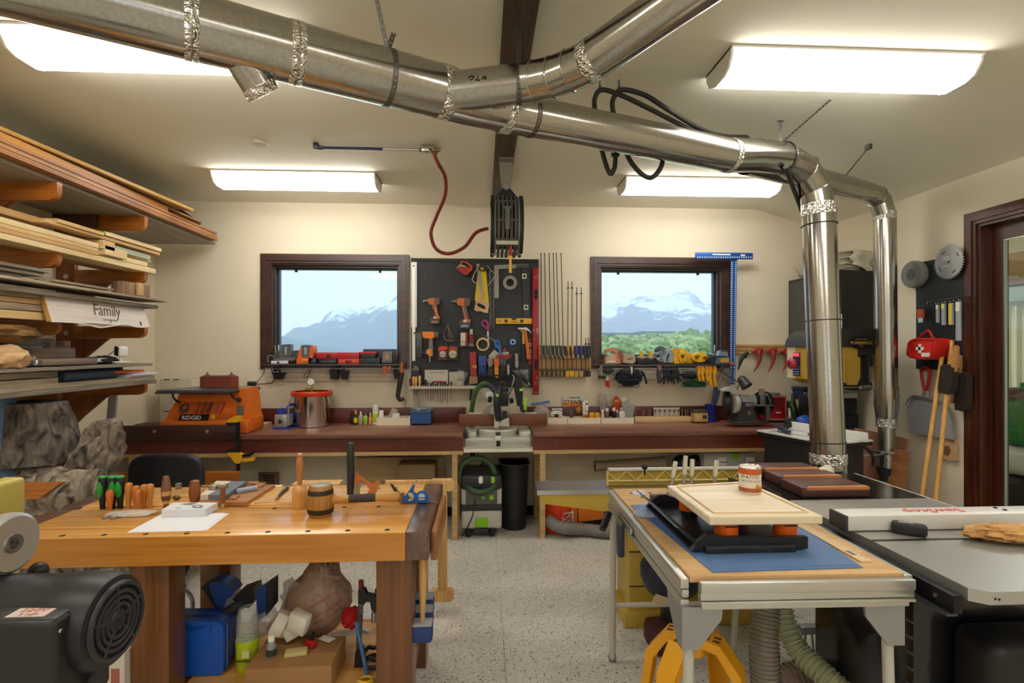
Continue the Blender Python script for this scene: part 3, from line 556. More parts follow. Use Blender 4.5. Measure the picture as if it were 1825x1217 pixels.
brd('pine_board','long pale pine board along the front of the second shelf',278,480,488.5,-2.415,.14,None,PINE[1],'board',L)
brd('pine_board','wide pine board at the bottom of the second shelf behind the front board',262,480,488.5,-2.56,.2,None,PINE[2],'board',L)
brd('pine_board','pine board ending short, third layer from the top of second shelf stack',263,468,475.5,-2.43,.13,None,PINE[1],'board',L,kw=.1)
for k,(yt,yb) in enumerate(((434,442.6),(443,449.3),(449.6,455.6))): brd('pine_board',('upper','middle','lower')[k]+' of three cut pine boards beside the small cut block, second shelf',176,yt,yb,-2.41,.12,None,PINE[(1,0,2)[k]],'board',L,kw=.05*k)
brd('pine_offcut','small cut pine block upright between boards on the second shelf',205,433,448,-2.40,.09,184,wood('#c79a5c','#ecd3a0','x',.6),'offcut',L)
brd('pine_offcut','cut pine block with grey end below the small block, second shelf',227,447.5,463,-2.40,.1,187,PINE[1],'offcut',L)
brd('glass_moulding','pale greenish moulding strip between the pine boards, second shelf',268,455,463.5,-2.43,.05,206,mat('#a9b3a2',.3),'moulding',L)
brd('pine_board','pine board below the greenish moulding strip, second shelf',270,464.5,468.5,-2.45,.05,230,PINE[0],'board',L)
brd('pine_board','pine board with its pale near end showing, upper second shelf',285,449.5,455,-2.41,.085,82,PINE[2],'board',L)
brd('pine_board','light pine board ending at a green painted tip above the brown block',186,414.5,420.5,-2.40,.075,103,PINE[0],'board',L)
g=T('pine_board','light pine board with green painted ends, topmost of the second shelf',"board",(0,0,0),group=L)
e=PX(289,443.5,-2.40);f=PX(289,449.3,-2.40);y0=PX(186,418,-2.40).y
b=MB();b.box((-2.475,y0+.012,f.z),(-2.40,e.y-.012,e.z));g.pt_('plank',b,PINE[1]);
for ya in (y0,e.y-.012):
    b=MB();b.box((-2.4752,ya,f.z-.0002),(-2.3998,ya+.012,e.z+.0002));g.pt_('painted_end',b,mat('#5fa83a',.5),'green painted end')
brd('yellow_board','yellow pine board at the near left, above the second shelf boards',85,392,404,-2.62,.1,None,TAN,'board',L)
a=PY(82,400,4.0);c=PY(171,375,4.0);b=MB();b.box((a.x-.02,4.0,a.z-.01),(c.x,4.16,c.z),.003);solo('timber_block','dark brown square timber tucked under the top shelf arm','timber',b,wood('#3b2416','#5e4130','x',.7),L)
b=MB();b.box((a.x,4.02,2.38),(c.x-.03,4.15,2.46),.002);solo('timber_block','flat brown offcut under the dark square timber','timber',b,wood('#6b4a2c','#93714c','x',.7),L)
brd('grey_plank','long weathered grey plank, live edged, above the white family sign',300,535.5,539,-2.30,.2,None,GW[1],'plank',L)
brd('grey_plank','weathered plank with rounded end below the live edged plank',282,544.5,550.5,-2.34,.16,None,GW[0],'plank',L)
brd('grey_plank','dark grey plank flat behind the family sign on third shelf arms',262,565,578,-2.47,.3,None,GW[2],'plank',L)
for k,(px,yt,yb) in enumerate(((88,481,487),(79,487.3,493.5),(38,488,494.5))): brd('grey_plank',('top','second','lowest and shortest')[k]+' of three weathered planks near the left edge under the second shelf',px,yt,yb,-2.42-.015*k,.12,None,GW[k],'plank',L)
brd('rough_board','rough sawn pale board lying on the live edged plank',203,514.5,518.5,-2.36,.11,97,GW[1],'plank',L)
a=PX(219,526,-2.45);b=MB();b.box((-2.53,a.y,a.z),(-2.45,a.y+.30,a.z+.10),.004);solo('wood_chunk','short brown wood chunk standing on the planks near the back corner','offcut',b,wood('#6b4a34','#a58465','z',.7),L)
a=PX(247,526,-2.43);b=MB();b.box((-2.47,a.y,a.z),(-2.43,a.y+.06,a.z+.09),.003);solo('wood_chunk','narrow light upright offcut beside the brown chunk near back corner','offcut',b,wood('#a9885c','#c9ab7c','z',.7),L)
for k,(yt,yb) in enumerate(((521,534),(535,544),(545,556),(557,571))): brd('reclaimed_plank','rough reclaimed plank, %s of four stacked left of the family sign'%('topmost','second','third','lowest')[k],81,yt,yb,-2.385-.006*(k%2),.24,None,(GW[1],PINE[2],GW[1],PINE[0])[k],'plank',L,kw=.03*k)
s=T('family_sign','white washed plank sign reading Family, leaning on the third shelf','sign',PX(92,571,-2.345))
a=PX(91,571.5,-2.335);c=PX(267,580,-2.335);zt0=PX(85,525,-2.375).z;zt1=PX(266,546,-2.375).z;zb=a.z
M=Tm(a.x,a.y,zb)@Rm(0,-16,0);Ls=c.y-a.y
b=MB(M);b.box((-.022,0,0),(0,Ls,.150),.002);s.pt_('plank',b,wood('#c9beb4','#e6ded6','y',.7,.8,0,.1))
b=MB(M);b.box((-.0225,-.001,-.0003),(.0003,.004,.1503));s.pt_('bare_end',b,wood('#b07a34','#d7a862','z',.6))
b=MB(M@Tm(.0012,Ls*.535,.088)@Rm(90,0,90));b.text('Family',.105,Mx(),.0006,sx=.92,shear=.25);s.pt_('lettering',b,mat('#5d4a40',.6))
b=MB(M@Tm(.0012,Ls*.55,.03)@Rm(90,0,90));b.text('Your Family Name',.017,Mx(),.0004);b.text('2017',.012,Tm(0,-.014,0),.0004);s.pt_('small_lettering',b,mat('#3a3136',.6))
b=MB(M);b.ball((.0,Ls*.895,.022),.011,10,(.2,1,1.4));s.pt_('knot',b,mat('#2b201a',.7))
b=MB();q=[PX(92,573,-2.325),PX(120,574,-2.32),PX(150,577,-2.32),PX(178,583.5,-2.32),PX(205,580,-2.32),PX(222,578,-2.32),PX(246,583,-2.32),PX(268,582,-2.33)];b.tube(q,.004,8,6);solo('string','thin white cord running along under the family sign','string',b,mat('#e3e2de',.5))
brd('grey_plank','lower weathered grey shelf plank, bottom of the fourth level',279,676.5,682.5,-2.33,.55,None,GW[0],'plank',L)
brd('grey_plank','upper weathered grey shelf plank of the fourth level',276,669.5,676,-2.345,.5,None,GW[1],'plank',L)
brd('grey_plank','grey plank with pale sawn edge near the left, under the rolled mat',129,682,688,-2.36,.2,None,GW[1],'plank',L)
brd('grey_plank','saw marked thick plank left of the rolled blue mat',104,672.5,684,-2.365,.2,None,GW[1],'plank',L)
brd('grey_plank','rough plank on the saw marked plank left of the rolled mat',103,661,671,-2.36,.22,None,GW[0],'plank',L)
brd('grey_plank','plain plank above the rough plank left of rolled mat',118,655,660.5,-2.38,.25,None,GW[1],'plank',L)
brd('slab_board','wide thin grey slab with tapering far end holding the camera',272,647,651.5,-2.32,.5,None,GW[0],'slab',L)
q0=PX(106,671,-2.42);q1=PX(204,665,-2.42);b=MB();b.tube([q0,q1],.032,20);b2=b;
solo('rolled_mat','rolled blue grey ribbed mat between the fourth shelf planks','mat',b,mat('#4a5a6c',.6,bump=.8,bscale=160))
b=MB();q=PX(178,661,-2.45);b.box((-2.6,q.y,q.z-.012),(-2.42,q.y+.18,q.z+.02),.004);solo('black_pouch','black flat pouch on top of the rolled mat','pouch',b,BLACK)
a=PX(206,667,-2.38);c=PX(257,660,-2.38);b=MB();b.box((-2.6,a.y,a.z+.004),(-2.38,c.y,a.z+.02));solo('orange_folder','orange folder lying flat beside the rolled mat','folder',b,mat('#e8631c',.5))
for k in range(3):
    b=MB();b.box((-2.6+.01*k,a.y+.06+.02*k,a.z-.03+.009*k),(-2.36+.012*k,c.y+.05+.02*k,a.z-.023+.009*k));solo('paper_stack',('lowest','middle','upper')[k]+' of the papers under the orange folder','paper',b,mat('#dfe4ee',.6))
zc=PX(213,646,-2.39)
cm=T('security_camera','small white and black camera on a stand at the end of the slab','camera',zc)
b=cm.mb();b.box((-.04,-.03,0),(.03,.06,.008),.003);b.cyl((0,.01,.008),(0,.01,.045),.008,n=10);cm.pt_('stand',b,WHITE)
b=cm.mb();b.at(Tm(0,0.01,.075)@Rm(0,8,-38)).box((-.032,-.022,-.032),(.032,.035,.032),.010,3);cm.pt_('housing',b,WHITE)
b=cm.mb();b.at(Tm(0,0.01,.075)@Rm(0,8,-38)).box((-.030,-.026,-.030),(.030,-.0215,.030),.002);cm.pt_('face_plate',b,BLACK)
b=cm.mb();b.at(Tm(0,0.01,.075)@Rm(0,8,-38)@Rm(90,0,0)).lathe([(.001,.027),(.012,.027),(.014,.0255)],n=16);cm.pt_('camera_lens',b,mat('#2a2d33',.1))
b=MB();b.tube([zc+V((-.03,-.01,.075)),PX(190,636,-2.43),PX(178,645,-2.45)],.0025,6,6);cm.pt_('cable',b,DGREY)
b=MB();b.blob(PX(173,642,-2.46)+V((0,.05,.0)),(.05,.13,.028),.3,4,3,4);solo('dark_cloth','crumpled dark cloth on the slab beside the camera','cloth',b,mat('#23252b',.8))
a=PX(140,646,-2.42);b=MB();b.box((-2.56,a.y,a.z),(-2.42,a.y+.26,a.z+.022),.002);solo('white_book','thin white book on the slab next to the dark cloth','book',b,mat('#dcdad4',.6))
a=PX(76,652,-2.38);b=MB();b.box((-2.55,a.y,a.z),(-2.38,a.y+.42,a.z+.036),.004);solo('brown_slab','brown live edged wood slab in front of the pale timber','slab',b,wood('#5b4a3f','#8f7c6d','y',.7))
a=PY(20,646,3.25);c=PY(49,620,3.25);b=MB();y1=PX(135,630,c.x).y;b.box((a.x,3.25,a.z),(c.x,y1,c.z),.004);solo('pale_timber','big pale square timber with dark end grain on the fourth shelf','timber',b,wood('#9b8270','#c4ad9b','y',.7))
b=MB();zt=c.z;xx=c.x
for nm,pa,pb_,h in (('left of two small upright blocks on the pale timber',90,99,.045),('right of two small upright blocks on the pale timber',115,126,.045),('lowest small block between upright blocks on the pale timber',103,111,.015)):
    ya,yb_=PX(pa,612,xx).y,PX(pb_,612,xx).y;b=MB();b.box((xx-.05,ya,zt),(xx,yb_,zt+h),.002);solo('small_block',nm,'block',b,wood('#8b6a58','#b89e8c','z',.7))
brd('blue_grey_board','pale board on top near left edge under the live edge chunk',95,603.5,610.5,-2.50,.2,None,GW[0],'plank',L)
brd('blue_grey_board','dark blue grey board below the pale board, left edge',83,612,617.5,-2.50,.2,None,mat('#56606a',.6),'plank',L)
b=MB();b.blob(PX(6,592,-2.45)+V((-.05,.0,0)),(.12,.26,.055),.25,3,3,2);solo('live_edge_chunk','dark barked chunk with orange cut end at far left edge','wood chunk',b,wood('#3f3024','#a87c3c','y',.9,2))
b=MB();b.blob(PX(4,640,-2.40),(.09,.13,.07),.25,2.5,3,8);solo('wood_log_piece','pale carved log piece at far left edge beside the clamp','log',b,wood('#a57f55','#d0ac7d','y',.7,2))
q=PX(45,650,-2.36);b=MB();b.ring(q+V((0,0,.02)),(1,0,.2),.022,.006,18,6);b.ring(q+V((0,.06,.018)),(1,.4,.1),.02,.006,18,6);b.cyl(q+V((0,-.09,.015)),q+V((0,0,.015)),.014,n=10);solo('chrome_fitting','small chrome ring fitting on the slab near the pale log','fitting',b,CHROME)
b=MB();a=PX(4,718,-2.2);b.box((-2.5,2.9,.9),(-2.49,3.02,1.38));solo('blue_board','light blue panel edge standing at far left beside the stump','panel',b,mat('#6f93c4',.6))
def bark(c1,c2,sc_=6):
    t=NT('bark');co=t.obj((1,1,.45));n=t.N('ShaderNodeTexNoise');n.inputs['Scale'].default_value=sc_*2.2;n.inputs['Detail'].default_value=8;n.inputs['Distortion'].default_value=1.2;t.L(co,n.inputs['Vector'])
    r=t.ramp(n.outputs['Fac'],[(.32,lin(c1)[:3]),(.68,lin(c2)[:3])]);t.L(r.outputs[0],t.b.inputs['Base Color']);t.b.inputs['Roughness'].default_value=.9;t.bump(n.outputs['Fac'],1,.03);return t.m
BARK=bark('#1c1712','#7d7166',9);BARK2=bark('#3f362d','#c0b29d',7);BARK3=bark('#1a1510','#998b7b',8)
def stump(name,label,prof,c,d,m,amp,seed,n=48):
    b=MB();f=frame(c,d);vs=[];fs=[];k=26;Lz=prof[-1][1]
    def rr(z):
        for (r0,z0),(r1,z1) in zip(prof,prof[1:]):
            if z<=z1: return r0+(r1-r0)*(z-z0)/(z1-z0)
        return prof[-1][0]
    for j in range(k+1):
        z=Lz*j/k
        for i in range(n):
            a=2*PI*i/n;p=V((math.cos(a),math.sin(a),0));w=1+amp*nz.fractal(V((p.x*1.5+seed,p.y*1.5,z*4)),1,2,4)+amp*.35*nz.noise(V((p.x*9,p.y*9,z*3+seed)))
            vs.append(f@V((p.x*rr(z)*w,p.y*rr(z)*w,z)))
    for j in range(k):
        for i in range(n): i2=(i+1)%n;fs.append((j*n+i,j*n+i2,(j+1)*n+i2,(j+1)*n+i))
    fs.append(tuple(range(n-1,-1,-1)));fs.append(tuple(k*n+i for i in range(n)));b.add(vs,fs);return solo(name,label,'log',b,m)
q=PD(58,822,2.98)
stump('tree_stump','dark grey barked stump standing upright on the lower log',[(.20,0),(.185,.12),(.165,.33)],(q.x,q.y,q.z),(0,0,1),BARK,.16,1)
q2=PD(-10,868,2.95);q3=PD(150,868,2.95)
stump('birch_log','big light barked log lying on its side under the stump',[(.15,0),(.16,.25),(.15,.58)],(q2.x-.02,q2.y,q.z-.172),(q3-q2),BARK2,.18,5)
stump('ground_log','rough lower log on the floor under the birch log',[(.27,0),(.26,.3),(.23,.63)],(q.x+.02,q.y+.05,.0),(0,0,1),BARK2,.2,9)
b=MB();qb=PD(162,830,3.05);b.blob((qb.x+.02,qb.y,qb.z+.05),(.115,.13,.2),.32,1.7,5,3,(0,22,10));b.blob((qb.x-.06,qb.y-.02,qb.z-.16),(.19,.17,.17),.34,1.9,5,6);b.blob((qb.x-.02,qb.y,qb.z-.42),(.2,.18,.26),.3,1.9,4,11);b.blob((qb.x,qb.y,qb.z-.66),(.2,.2,.2),.2,1.9,4,13)
solo('gnarled_burl','gnarled weathered burl trunk beside the stump, left of the office chair','log',b,BARK3,sharp=80)
q=PD(14,890,2.55);b=MB();b.prism([(q.x-.5,q.z-.0),(q.x+.14,q.z-.0),(q.x+.23,q.z+.07),(q.x-.5,q.z+.07)],q.y,q.y+.05,ax='y');solo('offcut','short orange brown wooden board end left of the workbench','offcut',b,FIR)
b=MB();b.at(Tm(XL+.19,4.18,0)@Rm(0,5,0)).box((-.03,-.01,0),(.03,.01,1.33),.002);solo('drawer_slide','light metal drawer slide leaning behind the rack post','rail',b,mat('#b9bec4',.35,.6))
MAHT=wood('#6f4536','#a87762','x',.4,.8,.15,.05,.14,'y');MAH=wood('#431b12','#6d3022','x',.4,.8,.1,.05);MAHD=wood('#2c1512','#4a261f','x',.45,.8);RAW=wood('#a88654','#cfae78','x',.6,.8)
BT=.9
def bench(name,label,x0,x1,legs):
    t=T(name,label,'workbench',((x0+x1)/2,4.85,0))
    b=MB();b.box((x0,4.505,.862),(x1,5.185,BT),.003);t.pt_('bench_top',b,MAHT)
    b=MB();b.box((x0,4.525,.748),(x1,4.55,.862));t.pt_('apron',b,MAH)
    b=MB();b.box((x0,4.53,.715),(x1,4.62,.748));t.pt_('front_rail',b,RAW)
    b=MB();b.box((x0,5.165,BT),(x1,5.186,1.043),.002);t.pt_('backsplash',b,MAH)
    for lx in legs:
        for ly in ((4.535,5.05) if abs(lx)<1 else (4.535,)): b=MB();b.box((lx-.022,ly,0),(lx+.022,ly+.085,.715));t.pt_('leg',b,RAW)
    for k in range(int((x1-x0)/.42)):
        for zz in (.785,.83):
            b=MB();b.lathe([(.001,.001),(.0025,.001),(.003,0)],(x0+.2+k*.42,4.5245,zz),(0,-1,0),8);t.pt_('screw',b,STEEL)
    return t
lb=bench('back_bench','long reddish mahogany wall bench left of the chop saw',-2.95,-.165,(-.235,-2.85))
rb=bench('back_bench','long reddish mahogany wall bench right of the chop saw',.425,3.3,(.505,3.2))
t=T('fence_rail','dark brown wooden rail with round bolts along the bench front, below the orange sander','rail',(-2.45,4.49,BT))
b=MB();b.box((-2.945,4.478,.868),(-2.0,4.504,.985),.003);t.pt_('rail',b,MAHD)
for px in (215,275,369):
    p=PY(px,769,4.478);b=MB();b.lathe([(.001,.004),(.012,.004),(.014,.0)],p,(0,-1,0),16);t.pt_('bolt',b,mat('#a39a86',.4,.7))
b=MB();b.box((-.16,4.50,.738),(.42,5.16,.763),.002);solo('saw_shelf','white melamine shelf under the chop saw between the two benches','shelf',b,mat('#ded9c8',.5))
b=MB();b.box((PY(258,740,4.95).x,4.78,BT),(-1.95,5.1,BT+.028));solo('plywood_panel','pale plywood panel lying on the bench behind the sander','panel',b,PINE[1])
b=MB();b.box((PY(258,740,4.95).x,4.8,BT+.028),(-2.2,4.95,BT+.05));solo('dark_board','dark thin board on the plywood panel behind the sander','board',b,MAHD)
Y=5.0;t=T('cardboard_box','white cardboard box with slots standing behind the orange sander','box',(PY(313,735,Y).x,Y,BT+.029))
b=MB();a=PY(285,738,Y);c=PY(341,675,Y);b.box((a.x,Y,BT+.029),(c.x,Y+.15,c.z),.002);t.pt_('carton',b,mat('#cfc8b4',.7))
for px,py in ((297,676.5),(314,676.5),(297,733)): b=MB();b.pb(px-5,py-1,px+5,py+1,Y-.001,.004);t.pt_('slot',b,mat('#4a4136',.8))
Y=4.62;P=lambda x,y:PY(x,y,Y)
t=T('spindle_sander','orange oscillating belt sander with grey table on the bench rail','sander',P(370,752));OR2=mat('#e0701c',.42)
k=P(370,752).x
b=MB();q=[(x,y) for x,y in ((292,754),(303,731),(312,718),(322,697),(437,692),(441,712),(443,738),(447,748),(440,754))]
b.pp(q,Y,.26);t.pt_('housing',b,OR2,'orange plastic housing')
b=MB();a=P(290,756);c=P(447,748);b.box((a.x,Y-.05,BT+.004),(c.x,Y+.27,c.z-.0),.008);t.pt_('base',b,OR2)
b=MB();a=P(300,734);c=P(415,716)
b.pp([(305,752),(312,737),(412,737),(408,752)],Y-.03,.035);b.pp([(318,733),(328,716),(402,716),(396,733)],Y-.008,.012);t.pt_('tool_tray',b,mat('#c2601a',.5))
for i,(px,m) in enumerate(((350,'#9c3a24'),(361,'#8a3a24'),(372,'#6a2a1e'),(391,'#b54a38'))):
    b=MB();p0=P(px,735)+V((0,-.03,0));p1=P(px+8,716)+V((0,-.012,0));b.cyl(p0,p1,.012 if i<3 else .017,n=14);t.pt_('sanding_sleeve',b,mat(m,.8))
b=MB();b.ring(P(330,727)+V((0,-.015,0)),(0,-1,.5),.035,.006,20,6);b.ring(P(332,725)+V((0,-.02,0)),(0,-1,.5),.026,.006,20,6);t.pt_('sanding_disc_insert',b,mat('#3c3c3c',.7))
b=MB();b.pp([(317,750),(322,738),(373,738),(371,750)],Y-.034,.004);t.pt_('badge',b,BLACK)
b=MB();b.text('RIDGID',.046,FACE(P(345,743.5)+V((0,-.036,0))),.001,sx=1.02,shear=.1);t.pt_('lettering',b,mat('#e8e8e8',.5))
b=MB();b.pb(323,746.5,358,747.3,Y-.036,.002);t.pt_('badge_line',b,mat('#d8402a',.5))
b=MB();b.pb(376,739,383,747,Y-.036,.01,.004);t.pt_('switch_key',b,YEL)
b=MB();zt=P(370,697).z;b.prism([(-.0+P(294,0).x,4.50),(P(294,0).x+.02,4.47),(P(416,0).x,4.47),(P(422,0).x,4.5),(P(436,0).x,4.92),(P(318,0).x,4.92)],zt,zt+.02);t.pt_('table',b,mat('#6f7376',.35,.7))
b=MB();b.prism([(P(293,0).x,4.49),(P(423,0).x,4.49),(P(437,0).x,4.93),(P(317,0).x,4.93)],zt-.01,zt+.004);t.pt_('table_rim',b,mat('#4d5054',.35,.7))
b=MB();ya=4.68
def oval(cx,cy,L,r,n=12): return [(cx+L/2+r*math.cos(R(a)),cy+r*math.sin(R(a))) for a in range(-90,91,15)]+[(cx-L/2+r*math.cos(R(a)),cy+r*math.sin(R(a))) for a in range(90,271,15)]
cx=PY(387,680,ya).x;b.prism(oval(cx,ya+.04,.21,.05),zt+.025,zt+.118);t.pt_('sanding_belt',b,mat('#7c3a2a',.85))
b=MB();b.prism(oval(cx,ya+.04,.19,.042),zt+.118,zt+.127);t.pt_('belt_plate',b,mat('#6b5a50',.5))
for s in (-1,1):
    b=MB();b.cyl((cx+s*.1,ya+.04,zt+.127),(cx+s*.1,ya+.04,zt+.139),.016,n=12);b.cyl((cx+s*.1,ya+.04,zt+.139),(cx+s*.1,ya+.04,zt+.155),.007,n=8);t.pt_('knob',b,mat('#6a6350',.5))
b=MB();b.tube([P(309,697),P(308,706),P(314,714),P(322,717)],.008,8,4);t.pt_('trunnion',b,BLACK);b=MB();b.lathe([(.001,.03),(.018,.03),(.022,.01),(.012,0)],P(424,712)+V((.01,-.005,0)),(.2,-1,0),16);b.tube([P(411,697),P(413,705),P(420,712)],.008,8,4);t.pt_('tilt_knob',b,BLACK)
b=MB();b.pb(421,722,435,740,Y-.002,.004);t.pt_('rating_plate',b,mat('#6b665c',.5))
for i in range(6): b=MB();b.pb(349+i*5.4,697,350.6+i*5.4,703,Y-.001,.004);t.pt_('vent_slot',b,BLACK)
b=MB();b.pb(443,675,457,697,5.192,.008,.003);o=T('wall_outlet','white wall outlet with black power plug right of the sander','outlet',PY(450,697,5.195));o.pt_('cover_plate',b,mat('#ddd5c0',.5))
b=MB();b.pb(440,680,454,687,5.14,.05,.006);b.pb(447,687,453,692,5.15,.04,.006);o.pt_('power_plug',b,mat('#2b2f2a',.5))
b=MB();b.pt([(454,684),(470,684),(485,682),(488,672),(484,660),(480,653)],5.15,.004,6);b.pt([(454,684),(464,674),(470,664),(471,655)],5.16,.003,6);b.pt([(445,691),(440,697),(437,702)],5.15,.003,6);o.pt_('cable',b,BLACK)
Y=4.455;t=T('bar_clamp','yellow and black quick bar clamp hanging on the bench front rail below the sander','clamp',PY(424,830,Y))
b=MB();b.pb(421,752,427,845,Y,.012);t.pt_('bar',b,BLACK)
b=MB();b.pp([(403,753),(407,747),(417,742),(428,741),(428,751),(420,753)],Y-.012,.04);t.pt_('fixed_jaw',b,YEL)
b=MB();b.pb(402,752,422,757,Y-.008,.06,.004);b.pb(404,803,424,807,Y-.004,.06,.003);t.pt_('jaw_pad',b,BLACK)
b=MB();b.pp([(405,807),(424,807),(431,810),(431,818),(427,826),(419,826)],Y-.014,.044);b.pp([(431,817),(440,817),(453,814),(452,821),(437,823),(430,821)],Y-.012,.03);t.pt_('trigger_body',b,YEL)
b=MB();b.pp([(429,811),(433,815),(446,813),(454,807),(453,804),(443,808)],Y-.008,.025);t.pt_('trigger',b,BLACK)
Y=4.44;b=MB();b.pp([(187,751),(199,750),(206,754),(209,760),(203,762),(195,760)],Y,.04);t=T('bar_clamp','yellow clamp jaw gripping the far left end of the bench rail','clamp',PY(198,765,Y));t.pt_('fixed_jaw',b,YEL);b=MB();b.pb(196,760,201,806,Y+.02,.012);t.pt_('bar',b,BLACK)
Y=4.60;p=PZ(505,763,BT);t=T('vacuum_pump','grey and blue vacuum pump with handle left of the steel pot','pump',(p.x,p.y,BT),-6)
PB=mat('#1d3fa0',.4)
b=t.mb();b.box((-.06,-.05,.012),(.05,.02,.125),.012);t.pt_('oil_case',b,mat('#a9adab',.4,.5));b=t.mb();b.at(Tm(-.005,-.052,.065)@Rm(90,0,0)).lathe([(.001,.002),(.017,.003),(.02,0)],n=16);t.pt_('sight_glass',b,mat('#3e4244',.2))
b=t.mb()
for i in range(6): b.box((.05,-.04+i*.011,.03),(.075,-.034+i*.011,.12))
t.pt_('cooling_fins',b,mat('#a9adab',.4,.5))
b=t.mb();b.cyl((.02,.02,.075),(.02,.2,.075),.046,n=24);t.pt_('motor',b,PB);b=t.mb();b.box((-.07,-.06,0),(.08,.2,.012),.004);t.pt_('base',b,PB)
b=t.mb();b.cyl((-.02,-.01,.125),(-.02,-.01,.165),.03,n=16);b.cyl((-.02,-.01,.165),(-.02,-.01,.178),.012,n=12);t.pt_('filler_cap',b,PB)
b=t.mb();b.tube([(.0,.03,.14),(.02,.06,.19),(.05,.12,.2),(.06,.17,.16)],.011,10,6);t.pt_('handle',b,PB)
b=t.mb();b.cyl((.035,.02,.13),(.05,.0,.235),.012,.005,n=12);t.pt_('exhaust_tube',b,mat('#9aa4ad',.3,.3))
b=MB();p=PZ(484,752,BT);b.blob((p.x,p.y+.03,BT+.045),(.065,.06,.05),.35,4,3,21);solo('plastic_bag','crumpled clear plastic bag beside the vacuum pump','bag',b,film('#e4e6e8',.45,.15))
b=MB();p=PZ(462,757,BT)
for i in range(4): b.tube([(p.x+.07*math.cos(a*.5+i)*(1-.1*i),p.y+.05*math.sin(a*.5+i),BT+.006+.008*i) for a in range(13)],.004,6,3,closed=False)
solo('coiled_cord','coiled black cord on the bench between sander and vacuum pump','cord',b,BLACK)
p=PY(556,758,5.0);p.z=BT;t=T('vacuum_chamber','steel vacuum chamber pot with red lid ring and gauge','vacuum chamber',p)
b=t.mb();b.lathe([(.148,0),(.155,.006),(.155,.285),(.158,.29)],n=48);t.pt_('pot',b,mat('#c9c7c3',.1,1))
b=t.mb();b.lathe([(.15,.275),(.176,.278),(.18,.288),(.18,.312),(.174,.318),(.15,.316)],n=48,cap=False);t.pt_('lid_ring',b,mat('#d93a20',.35))
b=t.mb();b.lathe([(.001,.296),(.152,.296),(.152,.306),(.001,.306)],n=40);t.pt_('lid_plate',b,mat('#9b8c7c',.15,trans=0))
b=t.mb();b.cyl((0,0,.306),(0,0,.375),.009,n=10);b.cyl((-.07,0,.332),(.09,0,.332),.007,n=10);b.box((-.05,-.012,.338),(-.02,.012,.35),.003);t.pt_('brass_valve',b,BRASS)
b=t.mb();b.at(Tm(0,-.012,.405)@Rm(90,0,0)).lathe([(.001,0),(.036,0),(.038,.006),(.036,.02),(.001,.022)],n=28);t.pt_('gauge',b,mat('#b9b6ae',.2,.8));b=t.mb();b.at(Tm(0,-.0345,.405)@Rm(90,0,0)).lathe([(.001,.001),(.03,.001),(.03,0)],n=24);t.pt_('gauge_face',b,WHITE)
b=t.mb();b.at(Tm(0,-.037,.405)@Rm(0,-40,0)).box((-.0012,0,0),(.0012,.001,.026));t.pt_('needle',b,BLACK)
for s in (-1,1): b=t.mb();b.tube([(s*.157,-.02,.27),(s*.18,-.03,.24),(s*.178,-.02,.19),(s*.157,-.01,.17)],.0035,6,5);t.pt_('handle',b,CHROME)
def bottle(name,label,px,yb,h,r,mbody,mcap,Yo=0,neck=.35,group=None,cap='cap',lab=None,sh=.7):
    p=PY(px,yb,5.08);t=T(name,label,'bottle',(p.x,5.08+Yo,BT),group=group)
    b=t.mb();b.lathe([(r*.92,0),(r,.004),(r,h*sh*.85),(r*.85,h*sh),(r*neck,h*(sh+.1)),(r*neck,h*(sh+.14))],n=20);t.pt_('flask',b,mbody)
    b=t.mb();b.lathe([(r*(neck+.1),h*(sh+.13)),(r*(neck+.08),h*(sh+.22)),(r*.15,h)],n=14);t.pt_(cap,b,mcap)
    if lab: b=t.mb();b.lathe([(r*1.01,h*.12),(r*1.012,h*.15),(r*1.012,h*sh*.8),(r*1.01,h*sh*.82)],n=20,cap=False);t.pt_('label',b,lab)
    return t
G='glue bottles on the left bench'
bottle('glue_bottle','small dark bottle at the left end of the glue bottle row',627,754,.125,.02,mat('#26211f',.3),BLACK,.02,group=G)
bottle('glue_bottle','yellow and black bottle with pointed cap in the glue row',634,752,.14,.02,mat('#2d2a22',.4),YEL,group=G,lab=mat('#d8c82a',.5),sh=.55)
bottle('glue_bottle','clear bottle with white cap in the glue row',643,754,.12,.022,mat('#b3a78c',.2),WHITE,group=G)
bottle('glue_bottle','bright green liquid bottle with blue cap in the glue row',651.5,754,.105,.021,mat('#93c456',.25),mat('#56708a',.4),group=G)
bottle('glue_bottle','orange glue bottle beside the tall white spray can',660,753,.11,.016,mat('#e2a06a',.4),mat('#e0ddd4',.5),group=G,sh=.6)
p=PY(669,753,5.08);t=T('spray_can','tall white can with lime green label next to the white tray','spray can',(p.x,5.09,BT));b=t.mb();b.lathe([(.028,0),(.029,.01),(.029,.115),(.026,.12)],n=24);t.pt_('can',b,mat('#dcdcd6',.4));b=t.mb();b.lathe([(.0293,.02),(.0295,.022),(.0295,.1),(.0293,.102)],n=24,cap=False);t.pt_('label',b,mat('#b7cf3a',.5));b=t.mb();b.lathe([(.027,.118),(.028,.122),(.028,.18),(.024,.188),(.001,.19)],n=24);t.pt_('cap',b,mat('#dfe2e2',.35))
def tray(label,x0,x1,y0,y1,Y,dep,m,fill=None):
    a=PY(x0,y1,Y);c=PY(x1,y0,Y);z0,z1=BT,c.z;t=T('tray',label,'tray',((a.x+c.x)/2,Y+dep/2,z0));b=MB();w=.006
    b.prism([(a.x,Y),(c.x,Y),(c.x,Y+dep),(a.x,Y+dep)],z0+.004,z1,[[(a.x+w,Y+w),(a.x+w,Y+dep-w),(c.x-w,Y+dep-w),(c.x-w,Y+w)]]);t.pt_('rim',b,m);b=MB();b.box((a.x,Y,z0),(c.x,Y+dep,z0+.004));t.pt_('bottom',b,m);return t
CREAM=mat('#e1d8bf',.55)
